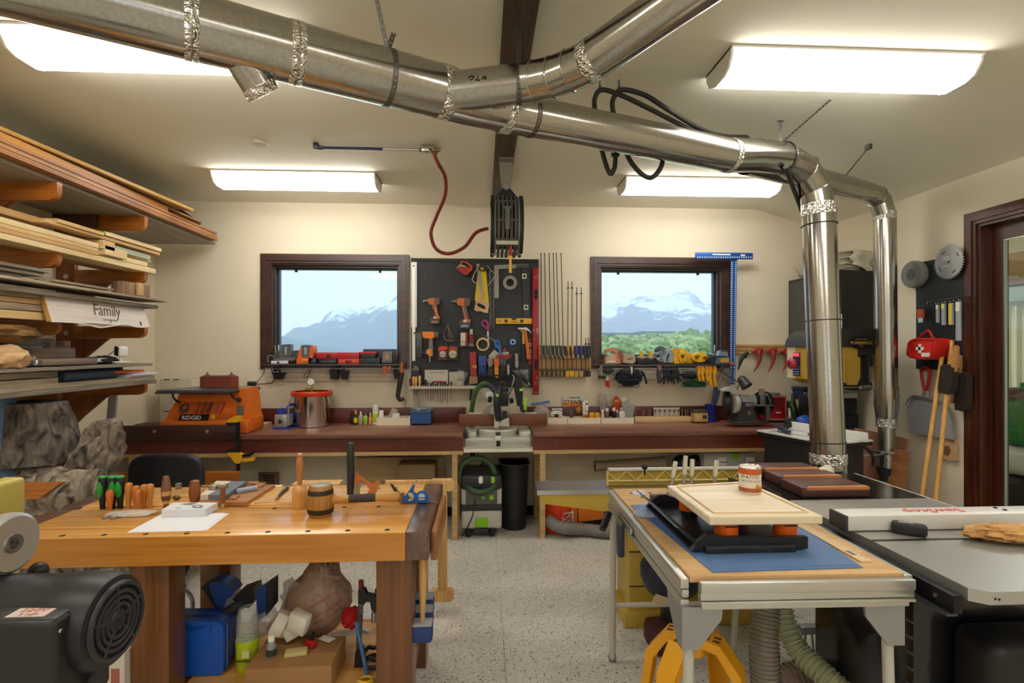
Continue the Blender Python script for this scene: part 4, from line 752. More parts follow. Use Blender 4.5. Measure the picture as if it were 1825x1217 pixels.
tray('cream tray of small packets left of the blue box',671,731,744,755,5.0,.15,CREAM)
def packet(label,pts,Y,m,dep=.012,name='packet',cat='packet'):
    b=MB();b.pp(pts,Y,dep);return solo(name,label,cat,b,m)
packet('small white packet leaning at the left in the cream tray',[(675,752),(676,731),(683,731),(684,752)],5.03,WHITE)
packet('grey card packet leaning over the cream tray',[(686,752),(699,727),(709,730),(707,752)],5.08,mat('#a9a28e',.6))
packet('pale green folded packet lying in the cream tray',[(680,752),(688,741),(698,740),(697,752)],5.05,mat('#a5b08c',.6))
packet('white square packet at the right in the cream tray',[(697,752),(700,737),(712,736),(711,752)],5.04,mat('#e3e1da',.6))
b=MB();b.pp([(714,752),(718,745),(726,744),(729,752)],5.06,.05);solo('hardware_pile','small pile of metal hardware in the cream tray','hardware',b,mat('#8f8778',.4,.4))
Y=4.99;t=T('blue_box','blue plastic box with grey cloth on it, left of the chop saw','box',PY(750,755,Y));b=MB();b.pp([(733,755),(731.5,734),(768,734),(767,755)],Y,.14);t.pt_('box_body',b,mat('#24518f',.45));b=MB();b.pb(731,731.5,768.5,735,Y-.006,.15,.003);t.pt_('lid',b,mat('#4d6478',.5))
p=PY(752,731,Y+.07);b=MB();b.blob((p.x,p.y,p.z+.012),(.1,.07,.016),.5,4,3,33);solo('grey_cloth','crumpled grey blue cloth on the blue box','cloth',b,mat('#7d8b94',.8))
t=T('miter_saw','grey and black sliding chop saw with green hose port between the benches','saw',(.13,4.75,.763));SG=mat('#b9b8ae',.4,.4);SGD=mat('#8f9089',.4,.5);NAVY=mat('#23262d',.4)
Yf=4.52;zf=lambda y:PY(888,y,Yf).z
b=MB();a=PY(826,791,Yf);c=PY(949,762,Yf)
pr=[(a.x,.764)]+[(a.x+(c.x-a.x)*u,.764+.03+.014*math.cos((u-.5)*2*PI)) for u in [i/16 for i in range(17)]]+[(c.x,.764)]
b.prism(pr,Yf,Yf+.05,ax='y');b.box((a.x+.01,Yf+.04,.764),(c.x-.01,5.0,.85),.006);t.pt_('base',b,SG)
b=MB();cx=PY(888,770,Yf).x;b.lathe([(.001,.04),(.17,.04),(.175,.05),(.175,.128),(.17,.134),(.001,.134)],(cx,4.80,.764),(0,0,1),48);t.pt_('turntable',b,mat('#c9c7ba',.4,.3))
b=MB();b.lathe([(.19,.02),(.215,.02),(.215,.075),(.19,.08)],(cx,4.80,.764),(0,0,1),48,cap=False);t.pt_('angle_scale',b,SGD)
for s in (-1,1):
    b=MB();x0=cx+s*.185;x1=cx+s*.285;b.box((x0,4.6,.764),(x1,4.95,.893),.008);t.pt_('side_table',b,SG)
b=MB();p=PY(830,773,4.55);b.box((p.x-.018,4.535,p.z-.035),(p.x+.014,4.6,p.z+.03),.004);t.pt_('side_clamp',b,DGREY)
b=MB();b.box((cx-.026,4.505,.775),(cx+.026,4.64,.87),.006);t.pt_('arm_nose',b,mat('#d2d1c6',.4));b=MB();b.box((cx-.018,4.497,.785),(cx+.018,4.51,.835),.005);t.pt_('lock_lever',b,BLACK);b=MB();b.box((cx-.02,4.54,.868),(cx+.02,4.66,.888));t.pt_('kerf_plate',b,DGREY)
FW=wood('#5b2f1c','#83492d','x',.4,.8,.1)
for x0,x1,y0,y1 in ((818,883,738,760),(907,975,737,759)):
    b=MB();b.pb(x0,y0,x1,y1,4.73,.02,.001);t.pt_('sub_fence',b,FW)
for x0,x1 in ((836,859),(934,957)): b=MB();b.pb(x0,735.5,x1,738.5,4.76,.03);t.pt_('metal_fence',b,mat('#d0cdbf',.4))
b=MB();b.pb(881,738,889,763,4.66,.05,.006);t.pt_('depth_scale',b,mat('#cfccc0',.4))
b=MB();b.tube([PY(888,748,4.60),PY(886.5,730,4.57),PY(885.5,712,4.56),PY(887,697,4.60),PY(891,690,4.66)],[.026,.031,.03,.027,.022],14,5);t.pt_('handle',b,NAVY)
b=MB();b.pb(884,702,889,707,4.51,.012,.001);t.pt_('maker_badge',b,mat('#a9c93a',.5))
b=MB();b.pb(889,697,906,724,4.72,.16,.008);b.pb(890,689,907,698,4.75,.14,.012);t.pt_('motor_housing',b,mat('#202126',.5))
b=MB();b.pb(891,722,906,732,4.74,.12,.004);b.pp([(872,746),(876,728),(881,716),(905,730),(909,742),(907,760),(893,760),(884,758)],4.80,.06);t.pt_('gearbox',b,mat('#bdbbb0',.4,.3))
b=MB();b.pp([(893,752),(896,738),(903,735),(906,745),(899,750)],4.70,.1);t.pt_('blade_guard',b,mat('#25262a',.5))
b=MB();b.pp([(884,758),(897,748),(907,744),(908,760)],4.69,.03);t.pt_('lower_guard',b,mat('#c4c2b7',.35,.5))
b=MB();p=PY(873,706,4.70);b.lathe([(.036,0),(.04,.02),(.036,.07),(.03,.09)],p+V((0,.06,0)),(0,-1,0),24);t.pt_('motor_end',b,mat('#d5d3cb',.4));b=MB();b.cyl(p+V((0,-.035,-.015)),p+V((0,-.07,-.035)),.021,.017,n=16);t.pt_('release_knob',b,BLACK)
b=MB();p=PY(911,708,4.72);b.lathe([(.02,0),(.026,.02),(.026,.06),(.02,.09)],p+V((0,.05,.012)),(0,-1,-.3),20);t.pt_('tilt_knob',b,mat('#b6b5b0',.35,.6));b=MB();b.cyl(p+V((0,-.03,-.02)),p+V((0,-.07,-.03)),.02,n=14);t.pt_('rear_knob',b,BLACK)
b=MB();b.pp([(868,752),(861,737),(866,729),(878,720),(881,730),(876,748)],4.84,.08);t.pt_('bevel_arm',b,mat('#a9a79b',.4,.4))
b=MB();b.tube([PY(901,690,4.85),PY(899,682,4.85),PY(895,680,4.85),PY(890,685,4.85)],.004,6,5);t.pt_('cable_loop',b,mat('#4a4a48',.5))
b=MB();b.pt([(905,726),(911,731),(908,735)],4.75,.002,6);t.pt_('wire',b,mat('#b9b6a9',.4))
gh=T('vacuum_hose','green antistatic hose arching from the chop saw down behind the fence','hose',PY(841,740,4.85));HG=mat('#3f5c37',.5)
b=MB();b.tube([PY(840,800,4.95),PY(840,755,4.9),PY(841,728,4.85),PY(846,702,4.82),PY(856,687,4.8),PY(866,684,4.78),PY(876,690,4.76),PY(884,700,4.74)],.0215,14,6);gh.pt_('hose',b,HG);b=MB();b.tube([PY(868,685,4.775),PY(876,690,4.76),PY(884,700,4.74)],.0235,14,4);gh.pt_('cuff',b,DGREY)
t=T('hold_down_clamp','black and lime work light arm standing right of the chop saw','work light',PY(938,735,4.9))
b=MB();b.pp([(917,696),(922,670),(930,668),(932,700),(931,722),(922,724)],4.88,.05);t.pt_('black_arm',b,BLACK)
b=MB();b.pb(933,708,938.5,731,4.86,.02,.003);b.pp([(926,693),(932,692),(931,697),(926,697)],4.86,.02);t.pt_('lime_lever',b,mat('#9ed62c',.4));b=MB();b.pp([(926,724),(931,719),(937,731),(934,736),(928,733)],4.87,.05);t.pt_('foot',b,DGREY)
b=MB();b.tube([PY(908,703,4.9),PY(912,690,4.95),PY(916,674,5.0),PY(914,668,5.02)],.007,8,4);t.pt_('steel_arm',b,STEEL)
b=MB();p=PZ(961,749,BT);b.blob((p.x,5.05,BT+.085),(.085,.05,.085),.2,3,3,5);solo('zip_bag','clear zip bag with blue seal behind the right saw fence','bag',b,film('#cfc4bb',.4,.2))
b=MB();b.at(Tm(PY(963,718,5.05))@Rm(0,-8,4)).box((-.09,-.006,-.012),(.09,.006,.012),.004);solo('zip_seal','blue zip strip along the top of the clear bag','zip strip',b,mat('#56719a',.4))
tray('cream tray holding cord and small parts, nearest the chop saw',976,1011,744.5,752,5.0,.14,CREAM)
tray('cream tray with yellow boxes, second from the chop saw',1012,1070.5,744.5,752,5.0,.14,CREAM)
tray('cream tray with small paint bottles, third from the chop saw',1072,1130,744.5,752,5.0,.14,CREAM)
packet('white box end leaning in the tray nearest the saw',[(980,748),(980,733),(992,732),(992,748)],5.09,WHITE);packet('white card standing behind the cord in first tray',[(984,735),(984,728),(1002,728),(1002,744)],5.12,mat('#e1e0da',.6))
b=MB();b.pt([(979,742),(981,735),(988,731),(998,731),(1006,735),(1009,742)],5.03,.004,6);solo('looped_cord','dark looped cord in the tray nearest the saw','cord',b,DGREY)
b=MB();p=PY(984,740,5.06);b.ball(p,.022,14);solo('cream_ball','cream round ball in the tray nearest the saw','ball',b,mat('#d5c698',.6))
b=MB();b.pb(989,738,996,744,5.03,.03,.004);solo('black_part','small black part in the tray nearest the saw','part',b,BLACK);b=MB();b.pb(995,742,1000,745,5.02,.03,.004);solo('orange_part','small orange cap in the tray nearest the saw','cap',b,ORG)
Y=5.14;t=T('number_plate','orange and white license plate with black letters leaning on the wall','license plate',PY(1020,724,Y))
def plate_mat():
    m=NT('plate');s=m.N('ShaderNodeSeparateXYZ');m.L(m.obj(),s.inputs[0]);r=m.ramp(s.outputs[2],[(.0,lin('#d96a1e')[:3]),(.03,lin('#e2934f')[:3]),(.06,lin('#d9d6cc')[:3])]);m.L(r.outputs[0],m.b.inputs['Base Color']);m.b.inputs['Roughness'].default_value=.4;return m.m
b=MB();b.pb(1003.5,706,1036.5,724,Y,.004);t.pt_('plate',b,plate_mat())
b=MB();b.text('Z73WB',.058,FACE(PY(1020,717,Y)+V((0,-.002,0))),.001,sx=.93);t.pt_('lettering',b,BLACK)
b=MB();b.text('7',.022,FACE(PY(1011.5,708.7,Y)+V((0,-.002,0))),.001);b.pb(1015,708,1027,709.6,Y-.002,.002);t.pt_('small_lettering',b,mat('#3c3030',.5));b=MB();b.pb(1028,706.4,1033.5,710.6,Y-.002,.002);t.pt_('sticker',b,mat('#5fa890',.5))
b=MB();b.pp([(1039,744),(1038,716),(1040,713.5),(1048,714),(1049,717),(1047,744)],5.05,.04);t=T('foil_tube','crumpled foil tube with red cap standing in the second tray','tube',PY(1043,744,5.05));t.pt_('foil_wrap',b,FOIL);b=MB();b.pb(1039.5,741,1047,745,5.045,.045,.004);t.pt_('cap',b,RED)
for i,(x0,x1) in enumerate(((1050,1059.5),(1060,1069.5))): b=MB();b.pb(x0,735.5,x1,746,5.05,.05,.008);solo('yellow_box','%s small yellow box at the right of the second tray'%('left','right')[i],'box',b,mat('#d69a1e',.5))
b=MB();p=PZ(1034,747,BT+.01);b.lathe([(.018,0),(.024,.05),(.022,.05)],(p.x,5.06,BT+.006));solo('yellow_cup','yellow round cup in the second tray','cup',b,mat('#d9a526',.5))
b=MB();b.blob(PY(1032,730,5.09),(.03,.03,.03),.3,4,3,7);solo('crumpled_paper','crumpled brown paper ball above the yellow cup','paper',b,mat('#a8793c',.7))
b=MB();b.blob(PY(1018,738,5.08),(.02,.025,.05),.15,3,3,9);solo('grey_sponge','dark grey upright sponge in the second tray','sponge',b,mat('#5b5550',.9))
def sbottle(label,px,y0,y1,w,body,cap,Y=5.06,name='paint_bottle'):
    k=Y/F;p=PY(px,y1,Y);h=(y1-y0)*k;r=w*k/2;t=T(name,label,'bottle',(p.x,Y,BT+.005));h+=p.z-BT-.005
    b=t.mb();b.lathe([(r*.95,0),(r,.004),(r,h*.68),(r*.6,h*.76),(r*.55,h*.8)],n=18);t.pt_('flask',b,body);b=t.mb();b.lathe([(r*.66,h*.78),(r*.64,h*.98),(r*.5,h)],n=16);t.pt_('cap',b,cap);return t
sbottle('white lidded squat jar at the left of the third tray',1074,730,743,7,mat('#b3ada2',.4),WHITE);sbottle('purple brown paint bottle with white cap in the third tray',1082,727,744,8,mat('#6b4640',.35),WHITE);sbottle('black paint bottle with cream cap in the third tray',1094,726,744,8.5,mat('#25222a',.3),mat('#e6dcc0',.5));sbottle('white bottle with grey cone nozzle in the third tray',1108.5,726,744,12,mat('#dedcd5',.4),mat('#a8aaa6',.4));sbottle('small white cap bottle behind the black bottle, third tray',1100,730,743,6,mat('#8a7a70',.4),WHITE,5.1)
b=MB();b.pp([(1070,734),(1067,706),(1072,702),(1081,703),(1083,732)],5.1,.03);solo('white_pouch','grey white plastic pouch standing behind the third tray','pouch',b,film('#b9b2a6',.75,.3));b=MB();b.pc(1076,717,733,11,5.1);solo('clear_bottle','dull clear bottle in front of the grey pouch','bottle',b,mat('#9b948a',.3))
t=T('red_sandpaper_pack','red and orange upright pack behind the paint bottles','pack',PY(1100,740,5.1));b=MB();b.pp([(1095,742),(1094,712),(1097,706.5),(1101,706.5),(1106,715),(1106,738)],5.1,.02);t.pt_('pack',b,mat('#c23f22',.5));b=MB();b.pb(1096,712.5,1103,714.5,5.098,.003);b.pb(1096,715.5,1104,717,5.098,.003);t.pt_('print',b,mat('#e7b43a',.5))
b=MB();b.pp([(1107,710),(1113,706),(1117,713),(1110,718)],5.11,.01);solo('white_tag','white square tag leaning against the wall behind bottles','tag',b,WHITE)
b=MB();b.pp([(1111,745),(1108,718),(1120,714),(1121,720),(1132,722),(1128,745)],5.08,.03);solo('clear_film_bag','loose clear film bag at the right of the third tray','bag',b,film('#c3c5c2',.5,.2))
Y=5.06;t=T('bit_strip','pale wooden strip holding a row of upright router bits','bit rack',PY(1183,752,Y));b=MB();a=PY(1131.5,751.5,Y);c=PY(1236,742,Y);b.box((a.x,Y,BT),(c.x,Y+.06,c.z),.002);t.pt_('strip',b,wood('#c6a573','#e5cb9c','x',.6))
b=MB();b.pb(1165,726,1211,741.5,Y+.062,.003);solo('white_card','white card standing behind the router bits','card',b,mat('#dcd8cc',.6))
bit=None
for i,px in enumerate((1133,1147,1158,1168,1176,1185,1194,1202,1209,1216,1222,1226,1231)):
    p=PY(px,742,Y+.03);h=.05+(.016,.012)[i%2]*(1 if i<9 else .6);big=1<i<9 or i in(1,)
    if bit is None:
        bit=T('router_bit','steel router bit standing in the pale wooden strip','router bit',(p.x,Y+.03,c.z),group='router bits in the wooden strip');b=bit.mb();b.cyl((0,0,-.01),(0,0,.05),.0035,n=8);bit.pt_('shank',b,STEEL);b=bit.mb();b.lathe([(.004,.04),(.009,.045),(.010,.062),(.005,.066)],n=12);bit.pt_('cutter',b,mat('#8d8a84',.35,.9))
    else: dup(bit,(p.x,Y+.03,c.z))
Y=4.98;t=T('small_wooden_box','small wooden box with dark metal rim left of the blue cup','box',PY(1249,752,Y));b=MB();b.pb(1238,735,1262,752,Y,.1,.002);t.pt_('box_body',b,wood('#b9925a','#dcb981','x',.6));b=MB();b.pb(1236,731,1263,735.5,Y-.005,.11,.002);t.pt_('rim',b,mat('#5b5346',.4,.5));b=MB();b.pb(1253,740,1260,746,Y-.012,.012,.003);t.pt_('latch',b,DARKSTEEL)
k=T('blue_cup','dark blue cup holding chisels left of the bench grinder','cup',PZ(1270,752.5,BT));b=k.mb();b.at(Tm(0,.05,0)).lathe([(.045,0),(.05,.004),(.053,.16),(.055,.165),(.049,.165),(.045,.02),(.001,.018)],n=28,cap=False);k.pt_('cup_body',b,mat('#25339a',.35))
for i,(x,y,l) in enumerate(((1276,690,.2),(1281,695,.18))):
    p=PZ(1270,752.5,BT);e=PY(x,y,p.y+.06);t=T('blue_chisel','%s blue handled tool standing in the dark blue cup'%('left','right')[i],'tool',(p.x,p.y+.05,BT+.03));b=MB();s=V((p.x+.01*i,p.y+.05,BT+.06));b.cyl(s.lerp(e,.4),e,.016,.02,n=10);t.pt_('handle',b,mat('#39476e',.4));b=MB();b.cyl(s,s.lerp(e,.45),.006,n=8);t.pt_('shaft',b,STEEL)
b=MB();q=PZ(1288,753,BT);b.at(Tm(q)@Rm(0,0,-20)).box((-.02,-.015,0),(.07,.012,.018),.005);solo('red_tool','small red handled tool lying in front of the grinder','tool',b,mat('#c9341f',.4))
Y=4.78;p=PZ(1328,751,BT);t=T('bench_grinder','dark grey bench grinder with two wheels and work lamp','grinder',(p.x,p.y+.06,BT));GB=mat('#4a4b4c',.38,.4);P=lambda x,y,dy=0:PY(x,y,Y)+V((0,dy,0))
b=MB();b.cyl(P(1318,715),P(1343,715),.062,n=32);t.pt_('motor_body',b,mat('#a9abaa',.4,.4));b=MB();b.cyl(P(1312,715),P(1318,715),.05,.06,n=28);b.cyl(P(1343,715),P(1350,715),.06,.045,n=28);t.pt_('end_bell',b,GB)
b=MB();b.pb(1318,716.5,1344,723,Y-.063,.02);t.pt_('badge',b,mat('#23283a',.4));b=MB();b.text('DELTA',.030,FACE(P(1331,719.7,-.0645)),.001);t.pt_('lettering',b,mat('#d5d7dc',.5))
b=MB();b.pp([(1312,750),(1318,727),(1343,727),(1349,750)],Y-.05,.12);b.box(P(1298,753,-.09),P(1363,748.5,.1),.01);t.pt_('base',b,GB)
b=MB();b.at(Tm(P(1330,735,-.052))@Rm(90,0,0)).lathe([(.001,.012),(.016,.01),(.018,0)],n=16);t.pt_('switch',b,mat('#8a8178',.4,.5));b=MB();b.pb(1321,729,1327,738,Y-.055,.01,.003);t.pt_('switch_toggle',b,mat('#5d2f26',.4))
for px,s,nm in ((1299,-1,'wheel_guard'),(1360,1,'wheel_guard')):
    b=MB();b.lathe([(.001,-.03),(.1,-.03),(.108,-.02),(.108,.02),(.1,.03),(.001,.03)],P(px-4*(s<0),718),(1,.35*s,0),36);t.pt_(nm,b,mat('#242526',.35,.2))
b=MB();b.lathe([(.001,-.018),(.082,-.018),(.085,-.014),(.085,.014),(.082,.018),(.001,.018)],P(1303,718,-.06),(1,.1,0),36);t.pt_('grinding_wheel',b,mat('#b3b1a8',.9,bump=.4,bscale=300));b=MB();b.cyl(P(1306,718,-.06),P(1313,716,-.0),.03,.03,n=20);t.pt_('spindle_flange',b,mat('#8f8f8a',.3,.8))
b=MB();b.pp([(1291,697),(1296,692),(1307,690),(1316,697),(1313,700),(1300,698)],Y-.12,.1);t.pt_('eye_shield',b,mat('#a5a8a6',.3));b=MB();b.cube(P(1299,693,-.1),(.03,.03,.012));t.pt_('shield_clip',b,mat('#2b3f78',.4))
b=MB();b.pb(1352,692,1365,693.5,Y-.1,.07);b.pb(1354,693,1362,705,Y-.05,.02);t.pt_('rear_shield',b,mat('#b7b3a5',.4,.4))
b=MB();b.pb(1349,722,1380,724,Y-.14,.1,.001);b.pp([(1365,724),(1373,724),(1373,748),(1366,750)],Y-.1,.03);t.pt_('tool_rest',b,mat('#77756f',.4,.7))
b=MB();b.pb(1356,703,1365,722,Y-.1,.02,.003);t.pt_('wheel_cover',b,mat('#6c6f70',.35,.5))
b=MB();b.tube([P(1318,697,.05),P(1320,690,.05),P(1324,684,.06)],.004,6,4);b.tube([P(1314,664,.35),P(1318,672,.25),P(1322,680,.1),P(1324,686,.05)],.005,6,4);t.pt_('lamp_neck',b,DGREY)
b=MB();p0,p1=P(1319,672,.0),P(1327,690,-.06);b.lathe([(.024,0),(.036,.015),(.044,.07),(.052,.105),(.054,.107),(.049,.1),(.03,.02),(.001,.018)],p0,(p1-p0),28,cap=False);t.pt_('lamp_shade',b,mat('#35373a',.4,.3))
Y=4.98;t=T('red_box','red box with pale frame and triangular panel right of the grinder','box',PY(1384,748,Y));b=MB();b.pb(1366,705.5,1402,749,Y,.12,.002);t.pt_('carton',b,mat('#b3202c',.4));b=MB();b.pp([(1366,749),(1366,705),(1402,705),(1402,749)],Y-.004,.005,[[(1369,746),(1400,746),(1400,708),(1369,708)]]);t.pt_('frame_print',b,mat('#b87b62',.5));b=MB();b.pp([(1377,709),(1398,709),(1393,728),(1382,728)],Y-.004,.005);t.pt_('triangle_print',b,mat('#7d1622',.45));b=MB();b.pb(1383,734,1392,736.5,Y-.004,.005);t.pt_('print',b,mat('#e2c9c4',.5))
b=MB();b.pb(1370,700,1391,705.4,Y+.02,.08,.003);solo('grey_tin','flat grey tin lying on top of the red box','tin',b,mat('#8c9590',.4,.4))
Y=4.9;t=T('steel_bottle','brushed steel drinking bottle in front of the green bottle','bottle',PY(1407,748,Y));b=MB();q=PY(1407,748,Y);b.lathe([(.026,0),(.028,.005),(.028,.115),(.018,.135),(.013,.15)],(q.x,Y,BT),(0,0,1),22);t.pt_('flask',b,mat('#b9b6b0',.3,1));b=MB();b.lathe([(.013,.148),(.012,.17),(.01,.172)],(q.x,Y,BT),(0,0,1),14);t.pt_('cap',b,BLACK)
for i,(px,Y,h) in enumerate(((1413,4.99,.275),(1404,5.06,.2))):
    q=PY(px,748,Y);t=T('green_bottle',('tall green glass bottle behind the steel bottle','dark green bottle top behind the steel bottle, left')[i],'bottle',(q.x,Y,BT));b=t.mb();b.lathe([(.038,0),(.042,.006),(.042,h*.5),(.03,h*.65),(.015,h*.8),(.014,h*.97),(.017,h*.975),(.016,h)],n=26);t.pt_('flask',b,mat('#27511f',.12,trans=.35,coat=.5))
Y=4.95;t=T('coffee_can','cream label can below a dark blue tub, left of the big pipe','can',PY(1436,746,Y));b=MB();q=PY(1436,746,Y);b.lathe([(.075,0),(.078,.004),(.078,.215),(.076,.22)],(q.x,Y+.08,BT),(0,0,1),32);t.pt_('can_body',b,mat('#b9a688',.5,var=.35,scale=14));b=MB();b.pb(1428,722,1434,732,Y-.003,.006);t.pt_('label_panel',b,mat('#2d2a28',.5))
t=T('blue_tub','dark blue tub with a white mark on top of the cream can','tub',(q.x,Y+.08,BT+.222));b=t.mb();b.lathe([(.065,0),(.075,.095),(.001,.095)],n=28);t.pt_('tub_body',b,mat('#2b3760',.45));b=t.mb();b.lathe([(.079,.09),(.081,.094),(.081,.115),(.001,.118)],n=28);t.pt_('lid',b,mat('#383b48',.45));b=t.mb();b.text('O',.04,FACE(V((0,-.076,.055))),.002);t.pt_('lettering',b,WHITE)
def pegmat(step=.0254,axes='xz'):
    t=NT('pegboard');s=t.N('ShaderNodeSeparateXYZ');t.L(t.obj(),s.inputs[0]);d=[]
    for a in axes:
        m=t.N('ShaderNodeMath',operation='DIVIDE');m.inputs[1].default_value=step;t.L(s.outputs[a.upper()],m.inputs[0])
        f=t.N('ShaderNodeMath',operation='FRACT');t.L(m.outputs[0],f.inputs[0]);q=t.N('ShaderNodeMath',operation='SUBTRACT');q.inputs[1].default_value=.5;t.L(f.outputs[0],q.inputs[0])
        p=t.N('ShaderNodeMath',operation='POWER');p.inputs[1].default_value=2;t.L(q.outputs[0],p.inputs[0]);d.append(p)
    ad=t.N('ShaderNodeMath',operation='ADD');t.L(d[0].outputs[0],ad.inputs[0]);t.L(d[1].outputs[0],ad.inputs[1])
    lt=t.N('ShaderNodeMath',operation='LESS_THAN');lt.inputs[1].default_value=.017;t.L(ad.outputs[0],lt.inputs[0])
    mx=t.N('ShaderNodeMix',data_type='RGBA');t.L(lt.outputs[0],mx.inputs[0]);mx.inputs[6].default_value=lin('#25282b');mx.inputs[7].default_value=lin('#050505');t.L(mx.outputs[2],t.b.inputs['Base Color']);t.b.inputs['Roughness'].default_value=.5;return t.m
t=T('pegboard','large black square pegboard between the two windows','pegboard',PY(846,690,5.18))
b=MB();b.pb(732.5,462,960,691,5.178,.02);t.pt_('panel',b,pegmat())
b=MB();b.pb(732.5,462,960,463.2,5.174,.006);b.pb(732.5,465.6,960,466.6,5.174,.004);t.pt_('top_rail',b,BLACK)
for i in range(46): 
    b=MB();px=735+i*4.93;b.pb(px,463.8,px+1.6,465,5.1765,.003);t.pt_('rail_hole',b,mat('#b9b2a0',.6))
for px,py in ((807,469),(766,482),(757,492),(808,524),(808,553),(885,554),(817,621),(847,664),(881,601)): b=MB();p=PY(px,py,5.178);b.cyl(p,p+V((0,-.03,0)),.0025,n=6);b.cyl(p+V((0,-.03,0)),p+V((0,-.035,.012)),.0025,n=6);t.pt_('peg_hook',b,STEEL)
Y=5.13
def th(name,label,cat,px,py,Y=Y,group=None): return T(name,label,cat,PY(px,py,Y),group=group)
t=th('aluminium_rule','wide silver aluminium rule at the left edge of the pegboard','ruler',738,583);b=MB();b.pb(733,467,743,583,5.16,.006);t.pt_('wide_rule',b,mat('#bcb8ae',.35,.8));b=MB();b.pb(734.5,470,740,643,5.154,.004);t.pt_('thin_rule',b,mat('#d2d0c8',.35,.7));b=MB();b.pc(737.5,473,475,2,5.153,8);b.pb(736,472,738.5,475,5.152,.002);t.pt_('hole',b,BLACK)
OB=mat('#c96a34',.45);OBD=mat('#6a574a',.5);BATT=mat('#4c4845',.5)
def drill(label,ox,oy,k,big):
    f=lambda pts:[(ox+x*k,oy+y*k) for x,y in pts];t=th('cordless_drill',label,'drill',ox+14,oy+48,5.1,'cordless drills on the pegboard')
    b=MB();b.pp(f([(8,2),(12,0),(26,0),(28,2),(28,11),(24,13),(12,13),(8,10)]),5.085,.055);t.pt_('motor_body',b,OBD)
    b=MB();b.pp(f([(9,1),(19,1),(19,12),(11,12),(8,9)]),5.082,.061);t.pt_('orange_shell',b,OB)
    b=MB();p=PY(ox+8*k,oy+6*k,5.112);q=PY(ox+(0 if big else 2)*k,oy+6*k,5.112);b.cyl(p,q,.024 if big else .022,.014 if big else .012,n=14);t.pt_('chuck',b,mat('#6d675f',.35,.7))
    if not big: b=MB();b.cyl(q,PY(ox-1*k,oy+6.5*k,5.112),.008,n=8);t.pt_('bit_collet',b,mat('#d9cbb0',.4))
    b=MB();b.pp(f([(14,12),(22,12),(25,26),(27,34),(20,34),(18,24)]),5.09,.042);t.pt_('grip',b,OB if not big else OBD)
    b=MB();b.pp(f([(16,13),(18,13),(20,24),(23,33),(20,33),(18,24)]),5.088,.046);t.pt_('grip_insert',b,OBD if not big else OB)
    b=MB();b.pp(f([(11,36),(16,33),(28,33),(29,37),(27,47),(12,46)]),5.08,.07);t.pt_('battery',b,BATT);b=MB();b.pp(f([(17,33),(29,33),(28,37),(16,37)]),5.078,.074);t.pt_('battery_collar',b,OB)
    b=MB();b.pp(f([(18,37),(19,33.5),(22,33.5),(23,37),(21.4,38),(20.5,35.5),(19.5,38)]),5.074,.006);t.pt_('belt_clip',b,mat('#cfc6b6',.4));b=MB();b.pp(f([(14,43),(17,41),(25,41.5),(25,44),(14,45)]),5.078,.003);t.pt_('battery_label',b,mat('#b9795a' if not big else '#8d93b0',.5))
drill('smaller orange cordless impact driver on the left of the pegboard',755,530.5,1,False)
drill('larger orange cordless drill with big battery, beside the handsaw',805,530.5,1.17,True)
t=th('brad_nailer','orange and grey air brad nailer low on the left of the pegboard','nailer',760,645,5.08)
b=MB();b.pp([(753,591),(772,591),(774,594),(774,601),(768,604),(755,602),(753,599)],5.08,.055);t.pt_('motor_body',b,mat('#e07a1c',.4));b=MB();b.pb(773,591,782,603,5.085,.045,.012);t.pt_('end_cap',b,mat('#5b5750',.4,.3))
b=MB();b.pp([(764,603),(771,603),(772,632),(765,633)],5.09,.04);t.pt_('grip',b,mat('#77716a',.5));b=MB();b.pp([(760,624),(763,621.5),(769,622),(769,630),(760,631)],5.082,.055);b.pb(763,630,771,635,5.085,.05,.004);t.pt_('handle_foot',b,mat('#d98a2c',.45))
b=MB();b.pb(741,594,752,636,5.09,.03,.003);b.pb(737,592,754,595,5.092,.02);t.pt_('magazine',b,mat('#4d4e50',.4,.5));b=MB();b.pb(751,625,762,631,5.09,.03);t.pt_('magazine_bridge',b,DGREY);b=MB();b.pc(766,635,645,3.4,5.1,8);t.pt_('air_fitting',b,STEEL);b=MB();b.pp([(757,602),(761,602),(759,607),(757,606)],5.1,.02);t.pt_('trigger',b,mat('#6a4026',.5))
t=th('red_sander','red hand sander with grey edge at the top of the pegboard','sander',828,490);b=MB();b.pp([(813,478),(820,472),(829,474),(838,483),(833,490),(826,489)],5.10,.06);t.pt_('base',b,mat('#a8321f',.45));b=MB();b.pp([(818,473),(822,464.5),(832,466),(841,473),(842,480),(838,484),(829,475)],5.11,.035,[[(822,472),(824,467.5),(831,469),(838,475),(838,479),(830,474)]]);t.pt_('handle',b,mat('#c2412e',.4));b=MB();b.pp([(812,478),(820,471),(830,474),(829,476),(820,474)],5.095,.01);t.pt_('pale_edge',b,mat('#b6a296',.5))
HWD=wood('#b98d5f','#dcb488','x',.5)
t=th('yellow_handsaw','handsaw in yellow blade guard with wooden handle','saw',858,557);b=MB();b.pp([(853,472),(865,478),(867,488),(872,548),(846,535),(851,490)],5.135,.006);t.pt_('blade_guard',b,mat('#d8bd22',.4));b=MB();b.pp([(849,470),(855,470),(860,510),(862,528),(856,530)],5.128,.006);t.pt_('saw_blade',b,mat('#a59a82',.35,.7));
b=MB();b.pp([(849,530),(862,537),(871,541),(870,558),(862,557),(856,554),(850,555),(845,552),(847,541)],5.115,.022,[[(850,541),(854,540),(864,545),(866,549),(863,551),(852,546)]]);t.pt_('handle',b,HWD)
